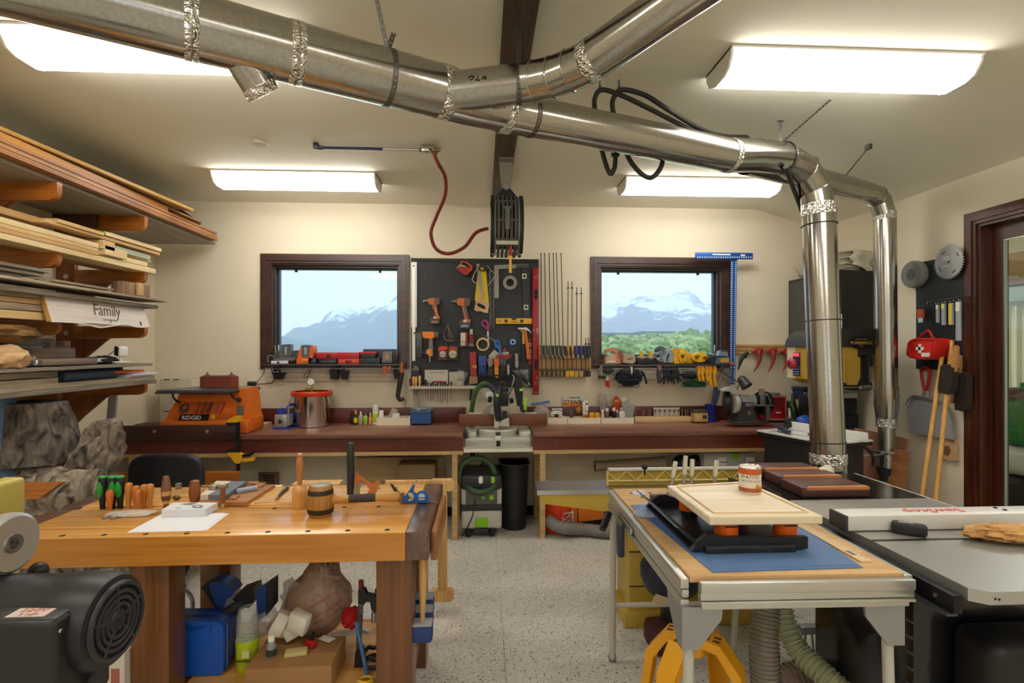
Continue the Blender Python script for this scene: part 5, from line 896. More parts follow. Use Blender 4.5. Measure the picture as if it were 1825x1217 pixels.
t=th('coping_saw','small coping saw hung over the yellow handsaw','saw',862,520);b=MB();b.pt([(853,474),(846,486),(841,499),(848,505),(856,508)],5.11,.003,6,1);b.pt([(868,473),(876,483),(885,488),(878,498),(870,508)],5.11,.003,6,1);t.pt_('wire_frame',b,mat('#c8c3b6',.3,.8));b=MB();b.pp([(852,480),(855,471),(866,472),(870,479),(862,483)],5.10,.04);t.pt_('black_clamp_body',b,mat('#2c2a22',.5));b=MB();b.pb(857,476,862,481,5.095,.01,.003);t.pt_('brass_nut',b,BRASS)
b=MB();b.cyl(PY(855,532,5.12),PY(861,522,5.12),.009,n=10);t.pt_('wooden_grip',b,HWD)
BM=mat('#35373a',.4,.3)
def marks(b,pts,Y): 
    for x0,y0,x1,y1 in pts: b.pb(x0,y0,x1,y1,Y,.0015)
t=th('framing_square','dark steel framing square with white graduations','square',876,588);b=MB();b.pp([(868,473.5),(943,469),(943,476),(879,479.5),(883,588),(873,588)],5.165,.003);t.pt_('blade',b,BM);b=MB();marks(b,[(871.5+.03*i*0+.0075*i*2,481+i*2.9,872.6+.015*i+(3 if i%4==0 else 1.8),481.8+i*2.9) for i in range(36)]+[(878.4+.03*i,481+i*2.9,880+.03*i,481.8+i*2.9) for i in range(36)]+[(922+i*2.6,470.6-.06*i,922.8+i*2.6,472.6-.06*i) for i in range(8)]+[(922+i*2.6,474.4-.06*i,922.8+i*2.6,476-.06*i) for i in range(8)],5.1635);t.pt_('graduations',b,mat('#a8a69f',.5))
t=th('steel_square','plain grey steel try square hung over the framing square','square',885,531);b=MB();b.pp([(881,472.5),(920,471),(920,478),(889,479.5),(889,531),(881,531)],5.155,.003);t.pt_('blade',b,mat('#9a958a',.4,.7))
t=th('tape_roll','grey duct tape roll hung on the pegboard','tape roll',909,515);b=MB();p=PY(909,503.5,5.13);b.lathe([(.036,0),(.067,0),(.067,.045),(.036,.045)],p,(0,1,0),32,cap=False);t.pt_('tape',b,mat('#8f8c86',.5));b=MB();b.lathe([(.034,-.001),(.037,-.001),(.037,.046),(.034,.046),(.034,-.001)],p,(0,1,0),28,cap=False);t.pt_('core',b,mat('#4a2a24',.6))
t=th('tape_roll','cream masking tape roll low on the pegboard','tape roll',860,625);b=MB();p=PY(860.5,613.5,5.13);b.lathe([(.046,0),(.063,0),(.063,.03),(.046,.03)],p,(0,1,0),32,cap=False);t.pt_('tape',b,mat('#d3bd82',.6));b=MB();b.lathe([(.044,-.001),(.047,-.001),(.047,.031),(.044,.031),(.044,-.001)],p,(0,1,0),28,cap=False);t.pt_('core',b,mat('#8d7448',.6))
t=th('tape_roll','small bright blue thread tape roll near the hammers','tape roll',914,616);b=MB();p=PY(914,609.5,5.13);b.lathe([(.012,0),(.030,0),(.032,.004),(.030,.02),(.012,.02)],p,(0,1,0),24,cap=False);t.pt_('tape',b,mat('#2a7fd8',.4));b=MB();b.ring(p+V((0,-.002,0)),(0,1,0),.02,.003,20,6);t.pt_('white_rim',b,mat('#dfe8ee',.5))
t=th('black_level','black level with two pale square vials','level',937,565);b=MB();b.pp([(930,476),(945,476),(945,566),(933,566)],5.16,.015);t.pt_('level_body',b,BM)
for px,py in ((934.5,492),(937.5,547.5)): b=MB();b.pp([(px-4,py-4.3),(px+4,py-4.3),(px+4,py+4.3),(px-4,py+4.3)],5.15,.012,[[(px-2.4,py-2.4),(px+2.4,py-2.4),(px+2.4,py+2.4),(px-2.4,py+2.4)]]);t.pt_('vial_frame',b,mat('#d9dac0',.5))
t=th('yellow_level','yellow torpedo level with black vials','level',916,577);b=MB();b.pb(884,567,948,577,5.13,.025,.002);t.pt_('level_body',b,mat('#e2a91c',.4))
for px in (902,930): b=MB();b.lathe([(.001,.002),(.015,.002),(.017,0)],PY(px,572,5.13),(0,-1,0),20);t.pt_('vial',b,mat('#2e2a22',.3))
b=MB();b.pb(912,566.8,920,570.5,5.128,.004);t.pt_('vial',b,mat('#39351f',.3));b=MB();b.pb(887.5,571.5,893.5,572.8,5.1285,.001);b.pb(911,572.8,922,574,5.1285,.001);t.pt_('lettering',b,mat('#6b3a16',.5))
t=th('red_level','long red box level on the right edge of the pegboard','level',955,702,5.1);b=MB();b.pb(949.5,477,960,702,5.12,.03,.002);t.pt_('level_body',b,mat('#a31f26',.38));
b=MB();b.pb(950,475.5,960,478,5.118,.034);b.pb(950,701,960,703,5.118,.034);t.pt_('end_cap',b,mat('#4d1216',.5))
for yy in (518,643): b=MB();b.pp([(952,yy),(954,yy-3),(957,yy-3),(958.5,yy),(958.5,yy+13),(957,yy+16),(954,yy+16),(952,yy+13)],5.118,.004);t.pt_('hand_hole',b,mat('#26090c',.6))
for yy in (494,589,682.5): b=MB();b.ring(PY(955.5 if yy!=589 else 952,yy,5.119),(0,1,0),.013,.003,18,6);t.pt_('vial_ring',b,mat('#c07a78',.4))
b=MB();b.pb(957,584,958.3,594,5.1185,.002);b.pb(957,671,958,676,5.1185,.002);b.pb(953,699,958,700,5.1185,.002);t.pt_('print',b,mat('#e0c9c6',.5))
t=th('claw_hammer','claw hammer with orange handle leaning right','hammer',936,642,5.08);b=MB();b.pp([(923,585),(925,583.5),(931,584),(937,583),(942,586),(946,591),(948,594.5),(944,591),(939,588),(936,588),(932,587),(925,587)],5.10,.03);t.pt_('hammer_head',b,mat('#b3a998',.3,.9));b=MB();b.pp([(935,588),(938,588),(942,612),(945,640),(939,640),(937,615)],5.105,.02);t.pt_('handle',b,mat('#d2641c',.45))
t=th('claw_hammer','hammer with yellow and black handle behind the orange one','hammer',931,646,5.1);b=MB();b.pp([(931,590),(936,590),(935,613),(931,613)],5.135,.018);t.pt_('handle_neck',b,mat('#d9a72b',.45));b=MB();b.pp([(930.5,613),(935,613),(934,642),(929,645)],5.132,.024);t.pt_('handle',b,BLACK);b=MB();b.pp([(928,588),(938,586),(938,591),(928,591)],5.14,.02);t.pt_('hammer_head',b,mat('#8c8274',.35,.9))
t=th('red_bracket','red slotted steel bracket with white cut-outs beside the hammer','bracket',945,650);b=MB();b.pp([(942,602),(947,602),(948,650),(942,650)],5.15,.004);t.pt_('plate',b,mat('#7d2620',.5));b=MB();[b.pp([(942.5,y),(947,y),(947,y+6),(942.5,y+6)],5.148,.003,[[(943.6,y+1.2),(945.9,y+1.2),(945.9,y+4.8),(943.6,y+4.8)]]) for y in (611,623,633)];t.pt_('slot_edges',b,mat('#d5c8c0',.5))
PUR=mat('#8b2c6b',.4);t=th('scissors','scissors with purple handles hung on the pegboard','scissors',866,606);
b=MB();b.pp([(857.5,576),(860,571),(865,569),(869,571),(872,577),(873,586),(871,591),(868,589),(863,583),(858,580)],5.12,.018,[[(860.5,576),(863,572.5),(866,574),(868,582),(864,580)]]);t.pt_('handle',b,PUR);b=MB();b.pp([(868,590),(871,590),(871.5,607),(869,607)],5.13,.004);t.pt_('scissor_blade',b,STEEL)
t=th('cable_bundle','hanging loop of black and grey cables in the pegboard centre','cable',803,609);
for dx,m in ((0,'#3a3938'),(2,'#8d8a85'),(-1,'#1f1f20')): b=MB();b.pt([(796+dx,578),(791+dx,588),(789+dx,598),(793+dx,606),(803,609-dx),(812,606),(817,597),(816,588)],5.13+.004*dx,.004,6,5);t.pt_('cable',b,mat(m,.5))
b=MB();b.pt([(797,578),(800,592),(802,604)],5.12,.0045,6,5);b.pt([(798,580),(804,592),(807,603)],5.125,.004,6,5);t.pt_('cable_end',b,mat('#7d746c',.5))
t=th('wire_basket','small wire basket holding a red and white box and a bottle','basket',832,618,5.06);b=MB();[b.pt([(820,y),(820,y,5.06),(846,y,5.06),(846,y)],5.16,.0022,5,1) for y in (608,617)];[b.pt([(x,608,5.06),(x,617,5.06)],5.06,.0018,5,1) for x in (824,829,834,839,843)];t.pt_('wire',b,mat('#6b6a68',.4,.6))
t=th('small_carton','red and white small carton in the small wire basket','carton',827,617,5.08);b=MB();b.pb(820.5,592.5,833,617,5.08,.05);t.pt_('carton',b,mat('#8d2f2a',.5));b=MB();b.pb(821,593,829.5,616,5.078,.003);t.pt_('white_panel',b,mat('#cfc4b4',.5))
t=th('small_bottle','red labelled bottle with white cap in the small wire basket','bottle',840,617,5.1);b=MB();b.pc(840,594,617,9,5.1,16);t.pt_('flask',b,mat('#9b8e80',.4));b=MB();b.pc(840,596,612,9.4,5.1,16);t.pt_('label',b,mat('#7b2b2b',.5));b=MB();b.pc(840,586.5,594,5.2,5.1,14);t.pt_('cap',b,mat('#d6cbb6',.5))
t=th('wire_basket','wire basket holding two tape measures','basket',799,642,5.05);b=MB();[b.pt([(782,y),(782,y,5.05),(817,y,5.05),(817,y)],5.16,.0022,5,1) for y in (632,641)];t.pt_('wire',b,mat('#4a4a48',.4,.6))
for i,(px,m1,m2,lab) in enumerate(((789,'#d23b22','#c9c3b8','left tape measure with red top and silver disc in the wire basket'),(807,'#3a3532','#d8cb4e','right tape measure with yellow ring in the wire basket'))):
    t=th('tape_measure',lab,'tape measure',px,642,5.08);b=MB();b.pp([(px-8,641),(px-8,622),(px-3,617.5),(px+7,618.5),(px+9,625),(px+8,641)],5.07,.05);t.pt_('case',b,mat('#5a2a24' if i==0 else '#33302d',.45));b=MB();b.pp([(px-8,626),(px-7,619),(px-3,616.5),(px+8,618),(px+8,623),(px-2,624)],5.067,.056);t.pt_('top_shell',b,mat(m1,.45)) if i==0 else b.pb(px+4,619,px+8,625,5.066,.05) ;
    if i: t.pt_('red_corner',b,mat('#9b3a30',.5))
    b=MB();r=.028 if i==0 else .036;b.lathe([(.001,.003),(r*.75,.003),(r*.8,0)],PY(px,631,5.067),(0,-1,0),20);t.pt_('disc',b,mat('#b6b2aa',.5));b=MB();b.ring(PY(px,631,5.067),(0,1,0),r*.9,.0045,22,6);t.pt_('disc_ring',b,mat(m2,.5))
t=th('air_gun','blue air blow gun with thin metal nozzle','air gun',890,630,5.08);b=MB();b.pp([(880,608),(884,605),(890,606),(893,620),(895,632),(891,633),(887,620),(884,621),(882,616)],5.09,.03,[[(885,609),(888,609),(889,614),(886,615)]]);t.pt_('gun_body',b,mat('#2668b8',.4));b=MB();b.pt([(881,607),(872,601),(864,598)],5.1,.004,6,2);t.pt_('nozzle',b,STEEL)
t=th('wire_basket','wide wire basket full of brushes and spools on the pegboard','basket',882,670,5.02);b=MB();[b.pt([(852,y),(852,y,5.02),(914,y,5.02),(914,y)],5.16,.0022,5,1) for y in (653,668)];[b.pt([(x,653,5.02),(x,668,5.02)],5.02,.0016,5,1) for x in range(856,914,8)];b.pb(852,668,914,670.5,5.02,.14);t.pt_('wire',b,BLACK)
def simple(name,label,cat,Yp,*parts,group=None):
    pts=[p for p in parts[0][1]] if isinstance(parts[0][1],list) else [(parts[0][1][0],parts[0][1][3])]
    x=sum(p[0] for p in pts)/len(pts);y=max(p[1] for p in pts);t=T(name,label,cat,PY(x,y,Yp),group=group)
    for pn,shape,dep,m in parts:
        b=MB();(b.pp(shape,Yp-.002*parts.index((pn,shape,dep,m)),dep) if isinstance(shape,list) else b.pb(*shape,Yp-.002*parts.index((pn,shape,dep,m)),dep,.003));t.pt_(pn,b,m)
    return t
simple('blue_case','dark blue flat case in the wide wire basket','case',5.04,('case',(853,634,867,669),.09,mat('#2b3f8c',.45)))
simple('paint_brush','grey brush with dark handle in the wide wire basket','brush',5.035,('bristles',[(868,640),(878,637),(879,648),(875,655),(871,655)],.03,mat('#8d8474',.8)),('handle',[(870,654),(878,654),(880,669),(867,669)],.03,mat('#37332e',.5)))
simple('orange_tool','orange and yellow tool in the wide wire basket','tool',5.03,('handle',[(881,650),(889,650),(889,671),(886,674),(882,671)],.03,mat('#e09a22',.45)),('head',[(880,641),(889,640),(890,651),(881,651)],.035,mat('#d9641c',.45)))
simple('grey_spool','dark grey spool in the wide wire basket','spool',5.04,('spool',(889,637,902,650),.06,mat('#4a4f5c',.5)),('spool_base',(891,650,901,669),.05,mat('#2b2626',.5)))
simple('label_bottle','small bottle with white ladder label in the wide wire basket','bottle',5.04,('flask',(902,648,909,669),.04,mat('#3b3634',.5)),('label',(903.5,651,908,668),.004,mat('#b6b2a6',.5)))
simple('red_bar','flat red bar lying across the wide wire basket','bar',5.03,('bar',[(886,632),(912,632),(912,637),(889,639),(884,638)],.04,mat('#8f2b28',.5)))
simple('paper_wad','cream folded paper pieces standing in the wide wire basket','paper',5.10,('paper',[(871,634),(881,623),(888,628),(907,627),(905,640),(872,640)],.03,mat('#b7ae9e',.7)),)
simple('pink_cap','pink red cap behind the paper in the wide wire basket','cap',5.135,('cap',[(896,624),(901,619),(903,628),(896,629)],.02,mat('#b02a36',.5)))
t=simple('red_brush','red bench brush with tan bristles hanging below the pegboard centre','brush',5.09,('handle',[(837,628),(848,627),(850,671),(839,671)],.03,mat('#a52c28',.45)),('bristles',[(837,671),(851,671),(851,683),(836,685)],.035,mat('#9a8468',.9)),('yellow_tag',(843,651,849.5,656),.004,mat('#d8c33a',.5)),('tag_print',(844.5,652,846,655),.002,BLACK))
simple('steel_file','flat grey steel file hanging right of the wire basket','file',5.13,('file',[(918,630),(923,630),(924,652),(921,657),(918,652)],.008,mat('#8e8c88',.4,.7)))
simple('steel_plate','grey steel plate with holes low on the pegboard','plate',5.15,('plate',[(912,660),(942,658),(942,690),(924,690),(921,667)],.004,mat('#6f6d69',.4,.7)))
t=th('air_nozzle','chrome and black air nozzle lying over the steel plate','nozzle',935,690,5.1);b=MB();b.ring(PY(929,663,5.1),(0,1,.2),.016,.006,18,6);b.pt([(913,670),(922,668),(927,665)],5.1,.005,8,2);t.pt_('chrome_arm',b,CHROME);b=MB();b.cyl(PY(928,668,5.1),PY(941,682,5.08),.02,.015,n=14);t.pt_('black_grip',b,BLACK);b=MB();b.cyl(PY(941,682,5.08),PY(945,686,5.07),.008,n=8);t.pt_('tip',b,STEEL);
b=MB();[b.ring(PY(x,y,5.14),(0,1,0),.009,.003,14,6) for x,y in ((934,664),)];b.ring(PY(939,661,5.14),(0,1,0),.008,.003,14,6);t.pt_('ring',b,STEEL)
t=th('tool_shelf','narrow pale shelf under the pegboard with tools hanging through it','shelf',790,693,4.98);b=MB();b.pb(729,688.5,851,693,5.0,.17);t.pt_('shelf_board',b,mat('#bdb5a4',.6))
for px in (739,):
    b=MB();b.pb(px-3,693,px+1,738,5.06,.02);b.pb(px+4,693,px+7,738,5.08,.02);t.pt_('support_leg',b,mat('#9c978c',.5))
S='screwdrivers in the pale shelf'
def driver(label,px,y0,r,m,ln,thin=.003,Yd=5.03):
    p=PY(px,688.5,Yd);t=T('screwdriver',label,'screwdriver',p,group=S);h=(688.5-y0)*Yd/F
    b=t.mb();b.lathe([(r*.7,0),(r*.55,h*.12),(r*.9,h*.35),(r,h*.7),(r*.85,h*.95),(r*.4,h)],n=12);t.pt_('handle',b,m);b=t.mb();b.cyl((0,0,-ln-.024),(0,0,0),thin,n=6);t.pt_('shaft',b,DARKSTEEL)
BEI=mat('#cfa566',.5)
for lab,px,y0,r,m,l in (('red brown handled screwdriver at the left end of the pale shelf',732.5,674,.016,mat('#5c1f18',.4),.03),('left of three beige handled chisels on the pale shelf',736.8,671,.013,BEI,.05),('middle of three beige handled chisels on the pale shelf',741.5,671,.013,BEI,.06),('right of three beige handled chisels on the pale shelf',748,669.5,.013,BEI,.03)): driver(lab,px,y0,r,m,l)
for i,px in enumerate((759,763,768,772,776,780,785,789,793,797,804)):
    driver('small dark handled driver in the row on the pale shelf',px,(677,681,683,680,684,682,681,683,681,684,680)[i],(.012,.008,.01,.008)[i%4],(mat('#2a2624',.5),mat('#4a423a',.5),mat('#26211f',.5))[i%3],(.06,.09,.11,.1,.05,.12,.14,.13,.10,.14,.09)[i],.0025)
simple('tool_pouch','dark blue pouch bundle with plier tips at left end of shelf','pouch',5.05,('pouch',[(732,675),(733,660),(739,652),(746,656),(747,676)],.06,mat('#22263a',.6)),('tool_tips',[(733,660),(736,656),(739,651),(743,652),(747,657),(746,661)],.03,mat('#6a6660',.35,.7)))
simple('paper_sheet','white printed sheet standing at back of the pale shelf','paper',5.14,('sheet',[(757,659),(798.5,659),(798.5,688),(757,688)],.004,mat('#bdb8ac',.6)),('print',(765,663,793,664),.002,mat('#7a766e',.6)))
simple('paper_sheet','smaller white sheet standing right of the printed sheet','paper',5.135,('sheet',[(800,663),(827,661.5),(827,687),(801,687)],.004,mat('#b5b1a8',.6)))
simple('metal_plate','tilted grey metal plates behind the smaller white sheet','plate',5.15,('plate',[(817,657),(834,665),(828,680),(815,676)],.003,mat('#77756f',.4,.6)))
simple('metal_plate','small bent grey plate in front of the smaller white sheet','plate',5.09,('plate',[(812,684),(819,671),(827,676),(822,687)],.003,mat('#8c8a84',.4,.6)))
simple('red_grip_pliers','red curved plier grips lying on the pale shelf','pliers',5.06,('grips',[(766,683),(771,679.5),(783,678.5),(796,680),(796,683.5),(782,682.5)],.02,mat('#8c2a26',.45)))
simple('yellow_bit_holder','small yellow bit holder on the pale shelf','bit holder',5.04,('holder',(805,681,811,688),.03,mat('#a89a4a',.5)))
simple('clear_part_box','clear small part box on the pale shelf','box',5.05,('box_body',(813,680,824,688),.04,mat('#9b9890',.25)))
simple('hung_pouch','dark green pouch hanging at the right of the pale shelf','pouch',5.1,('pouch',[(838,694),(842,694),(841,713),(836,713)],.03,mat('#22301f',.6)))
WIRE=mat('#55585c',.4,.5)
def wireshelf(label,x0,x1,y,Y0=4.95):
    a=PY(x0,y,Y0);c=PY(x1,y,Y0);z=a.z;t=T('wire_shelf',label,'shelf',((a.x+c.x)/2,5.19,z-.12))
    b=MB();n=int((c.x-a.x)/.026)
    for i in range(n+1): x=a.x+(c.x-a.x)*i/n;b.tube([(x,5.15,z),(x,Y0,z),(x,Y0,z-.035)],.0022,5)
    t.pt_('cross_wires',b,WIRE)
    for yy,zz in ((Y0,z-.035),(Y0,z+.001),(5.05,z-.003),(5.15,z-.003)): b=MB();b.cyl((a.x-.02,yy,zz),(c.x+.02,yy,zz),.0038,n=6);t.pt_('long_wire',b,WIRE)
    return t,a.x,c.x,z
t,ax,cx_,z=wireshelf('dark wire shelf below the left window full of chargers and red cases',471,712,650.5)
b=MB();p=PY(473,680,5.175);q=PY(712,655,5.175)
for i in range(3): h=(q.z-p.z)/3;b.box((p.x,5.172,p.z+h*i+.003),(q.x,5.199,p.z+h*(i+1)-.003));
b.box((p.x,5.182,p.z),(q.x,5.199,q.z));SLAT=mat('#c9bfab',.6);t.pt_('slat_panel',b,SLAT)
for x in (ax+.06,(ax+cx_)/2,cx_-.06): b=MB();b.prism([(5.17,z-.003),(4.97,z-.008),(4.97,z-.02),(5.14,z-.06),(5.17,z-.08)],x-.006,x+.006,ax='x');t.pt_('bracket',b,DGREY)
Ys=5.0
for lab,pts in (('black cup hanging at the left under the left wire shelf',[(484,664),(506,664),(504,667),(501,676),(489,676),(486,668)]),('black cup hanging in the middle under the left wire shelf, left of two',[(586.5,660),(602,660),(602,664),(600,676),(589,676),(587,664)]),('black cup hanging right of the middle one under left wire shelf',[(605,661),(620.5,661),(619,665),(617,676),(608,676),(606,665)]),('black cup hanging at the right end under the left wire shelf',[(700,660),(713,660),(713,664),(711,675),(703,675),(701,665)])):
    simple('black_cup',lab,'cup',5.08,('cup_body',pts,.07,mat('#15171c',.45)),('mount_tab',(pts[0][0]+3,655,pts[0][0]+9,662),.02,mat('#22252b',.5)))
b=MB();b.pt([(553,657),(545,666),(541,672),(547,672),(554,660)],5.1,.003,6,4);solo('black_cord_loop','thin black cord loop hanging under the left wire shelf','cord',b,BLACK)
CH=mat('#6e6a68',.5);CHD=mat('#44444a',.5)
simple('battery_charger','grey battery charger with a battery, left end of the shelf','charger',Ys,('charger_base',[(487,641),(490,627),(497,624),(521,625),(528,624),(530,632),(525,642),(506,643)],.10,CH),('side_panel',[(517,638),(521,626),(529,625),(528,636)],.04,CHD),('side_panel',[(489,637),(491,628),(498,626),(498,638)],.04,CHD),('battery',[(501,636),(502,614),(517,613),(518.5,616),(517,635)],.07,mat('#52575d',.45)),('battery_latch',(507,618,511,632),.004,mat('#9a9ca0',.4)))
simple('battery_charger','orange battery charger with a battery, second from the left','charger',Ys,('charger_base',[(528.5,648),(528.5,640),(532,630),(536,616),(558,616),(560,622),(557,640),(549,648)],.10,mat('#e0641f',.4)),('battery',[(537,636),(537.5,615),(552,614.5),(553,617),(551,637)],.07,mat('#5a5e64',.45)),('battery_latch',(542,619,546.5,632),.004,mat('#a0a2a4',.4)),('front_badge',(538,640,549,643),.003,mat('#e8b04a',.5)))
simple('white_box','small white and purple box lying in front of the grey charger','box',4.965,('box_body',(483,643,512,648.5),.03,mat('#d5d5e2',.5)),('print',(493.5,643.7,498,648),.002,mat('#4c3f9e',.5)))
b=MB();b.pt([(478,646),(477,636),(483,633),(487,636)],5.05,.004,6,4);b.pt([(490,632),(491,624),(490,616)],5.08,.005,6,4);solo('charger_cord','grey charger cord looping at the left end of the shelf','cord',b,mat('#8d8f94',.5))
simple('black_case','small black case right of the orange charger','case',Ys,('case',(549,637.5,563,649),.07,mat('#22262e',.5)),('latch',(557,641,562,646),.003,mat('#4a515c',.5)))
REDC=mat('#b32a30',.4);REDC2=mat('#c9412f',.4)
simple('red_case','dark red case on a black case, left of two red cases','case',Ys,('case',(564,628,603,639),.1,REDC),('latch',(582,631,590,637),.004,mat('#5a1a1e',.5)))
simple('black_case','black flat case under the dark red case','case',Ys-.002,('case',(568,639.2,600,649),.1,mat('#23262c',.45)),('handle',(572,643,597,645.5),.006,mat('#5a5d62',.5)))
simple('red_case','bright red case with handle on the shelf, right of two red cases','case',Ys,('lower_shell',(602,639,640,649),.1,REDC2),('upper_shell',(602,628,640,638.5),.1,REDC),('handle',[(604,643),(636,643),(635,645.5),(605,645.5)],.006,mat('#e0654a',.4)),('latch',(615,642,627,647),.008,mat('#7d1d1a',.5)))
simple('red_black_case','slim red topped case on the black case','case',Ys+.01,('upper_shell',(640,627,671,631),.1,REDC),('lower_shell',(642,631.2,669,638),.1,mat('#2b2d33',.45)))
simple('black_case','dark flat case under the slim red topped case','case',Ys,('case',(641,638.2,677,649),.1,mat('#31343a',.45)))
simple('dark_board','dark board standing at the right end of the left shelf','board',5.08,('board',(647,622,707,648),.01,mat('#3a3f4a',.6)))
simple('grey_card_box','grey brown card box with inner square, right end of left shelf','box',5.03,('box_body',[(683,626),(699,626),(697.5,647),(681,647)],.02,mat('#7d756b',.6)),('inner_square',[(687,632),(694,632),(693.5,640.5),(686.5,640.5)],.002,mat('#a08a74',.6)),('foot',(680,642,697,647),.03,mat('#66625c',.6)))
OC=mat('#e8601c',.4)
simple('orange_clamp','larger orange spring clamp hanging under the left shelf','clamp',4.97,('jaw',[(683,653),(687,652),(690,657),(688,662),(686,670),(682,669),(684,662),(681.5,658)],.02,OC))
simple('orange_clamp','smaller orange spring clamp hanging under the left shelf','clamp',4.97,('jaw',[(692,652),(697,652.5),(697,658),(694.5,663),(692,661)],.02,OC))
t=T('reciprocating_saw','dark multi tool with orange head hanging right of the left shelf','power tool',PY(716,713,5.05));b=MB();b.tube([PY(716,664,5.05),PY(713,680,5.05),PY(710,698,5.05),PY(709,706,5.05),PY(713,712,5.05),PY(720,710,5.05)],[.024,.024,.022,.02,.02,.016],12,5);t.pt_('handle',b,mat('#332726',.5));b=MB();b.tube([PY(717,645,5.05),PY(716,655,5.05),PY(716,665,5.05)],[.01,.018,.022],12,3);t.pt_('orange_head',b,mat('#b35a2c',.45));b=MB();b.pt([(720,710),(723,716),(721,728)],5.08,.003,6,4);t.pt_('cable',b,BLACK)
t,ax,cx_,z=wireshelf('dark wire shelf below the right window full of power tools',1072,1306,651.5)
b=MB();p=PY(1067,678,5.175);q=PY(1300,655,5.175)
for i in range(2): h=(q.z-p.z)/2;b.box((p.x,5.172,p.z+h*i+.003),(q.x,5.199,p.z+h*(i+1)-.003))
b.box((p.x,5.182,p.z),(q.x,5.199,q.z));t.pt_('slat_panel',b,SLAT)
for x in (ax+.05,(ax+cx_)/2,cx_-.06): b=MB();b.prism([(5.17,z-.003),(4.97,z-.008),(4.97,z-.02),(5.14,z-.06),(5.17,z-.08)],x-.006,x+.006,ax='x');t.pt_('bracket',b,DGREY)
SAN=mat('#c77a54',.45)
simple('belt_sander','faded orange and white belt sander at the left of the right shelf','sander',Ys,('sander_body',[(1079,648),(1081,637),(1086,632),(1098,631),(1104,634),(1107,648)],.10,mat('#c9a48c',.5)),('top_handle',[(1080,630),(1080,623.5),(1084,621),(1096,621),(1101,626),(1104,640),(1107,648),(1101,648),(1098,632),(1092,625.5),(1085,627)],.06,SAN),('front_knob',[(1101,628),(1104,624),(1109,625.5),(1111,637),(1109,645),(1104,640)],.06,mat('#8c5240',.5)),('print',(1084,643,1097,646),.002,mat('#e3d8c8',.5)))
simple('dust_bag','cream cloth dust bag behind the belt sander','dust bag',Ys+.02,('bag',[(1110,646),(1112,632),(1117,630),(1131,632),(1133,644),(1128,648)],.08,mat('#b8a58c',.8)),('print',[(1118,639),(1128,637.5),(1128,640),(1118,641)],.002,mat('#6b5b48',.7)))
for i,x in enumerate((1136,1152)): simple('battery_pack','%s black battery with yellow top on the right shelf'%('left','right')[i],'battery',Ys,('battery',(x,636 if i else 637,x+17,648.5),.08,mat('#26262a',.5)),('yellow_top',[(x+5.5,639),(x+6,626.5),(x+10.5,626.5),(x+12,639)],.04,mat('#e0a41c',.45)),('terminal_plate',(x+1,635,x+16,638),.08,mat('#a39c92',.5)))
t=th('clip_lamp','silver clip lamp reflector behind the batteries','lamp',1175,645,5.05);b=MB();b.lathe([(.02,0),(.05,.05),(.075,.07),(.077,.07),(.05,.045)],PY(1172,634,5.08),(.2,-1,.3),24,cap=False);t.pt_('reflector',b,mat('#aab3b8',.25,.8));b=MB();b.pt([(1165,632),(1174,628),(1183,631)],5.04,.005,6,4);t.pt_('rim_wire',b,mat('#8d9498',.3,.8))
SAWB=mat('#8fa1b3',.35,.4)
simple('circular_saw','grey blue circular saw with yellow body on the right shelf','saw',Ys-.01,('blade_guard',[(1183,646),(1184,634),(1189,625.5),(1196,623),(1202,628),(1203,638),(1199,646)],.06,SAWB),('guard_slot',[(1187,643),(1188,635),(1192,629),(1194,632),(1191,638),(1190,646)],.004,mat('#33383f',.5)),('motor_body',[(1202,648),(1200,634),(1206,630),(1215,637),(1219,648)],.10,YEL),('top_handle',[(1196,624),(1200,621),(1222,622),(1223,626),(1207,627),(1209,636),(1204,636)],.05,mat('#d9a61e',.45)))
t=th('drill_case_lid','round yellow tool end with dark vents in the middle of the right shelf','power tool',1217,648,4.98);b=MB();p=PY(1217,635.5,4.97);b.at(frame(p,(0,-1,0))@Mx.Diagonal((.8,1.28,1,1))).lathe([(.04,-.09),(.05,-.08),(.051,0),(.045,.006),(.001,.008)],n=28);t.pt_('yellow_shell',b,YEL);b=MB();b.pp([(1213,632),(1221,632),(1218,638),(1215,638)],4.958,.004);t.pt_('vent',b,mat('#5c4210',.5))
t=th('yellow_planer','oval yellow tool with dark mark, right part of the right shelf','power tool',1247,646,4.98);b=MB();p=PY(1247,637,4.97);b.at(frame(p,(0,-1,0))@Mx.Diagonal((1.5,.92,1,1))).lathe([(.045,-.06),(.051,-.05),(.051,0),(.045,.006),(.001,.008)],n=30);t.pt_('yellow_shell',b,YEL);b=MB();b.pp([(1238,634),(1246,633),(1247,636),(1240,640)],4.958,.004);b.pb(1252,636.5,1262,638.5,4.958,.004);b.pb(1256,634.5,1258,641,4.958,.004);t.pt_('vent',b,mat('#5a4712',.5));b=MB();b.pb(1222,629,1236,648,5.0,.08,.01);t.pt_('yellow_grip',b,mat('#cf9c1b',.45));b=MB();b.pb(1262,634,1278,646,5.0,.06,.012);t.pt_('black_nose',b,mat('#2d2f33',.45))
simple('blue_tool_battery','stack of blue grey battery tools at the right end of the shelf','power tool',Ys,('lower_body',[(1274,648),(1278,637),(1300,636),(1301,648)],.09,mat('#5a6a86',.45)),('label_strip',[(1283,646),(1285,638.5),(1299,638),(1299,646)],.004,mat('#b79a2b',.5)),('upper_body',[(1281,634),(1284,625),(1296,624),(1298,635)],.08,mat('#7d8797',.45)),('upper_cap',(1286,623.5,1297,627),.07,mat('#3d4654',.5)))
b=MB();p=PY(1304,648,4.95);b.ball(p,.016,12);solo('orange_ball','small orange round ball at the right end of the shelf wire','ball',b,mat('#e0522a',.4))
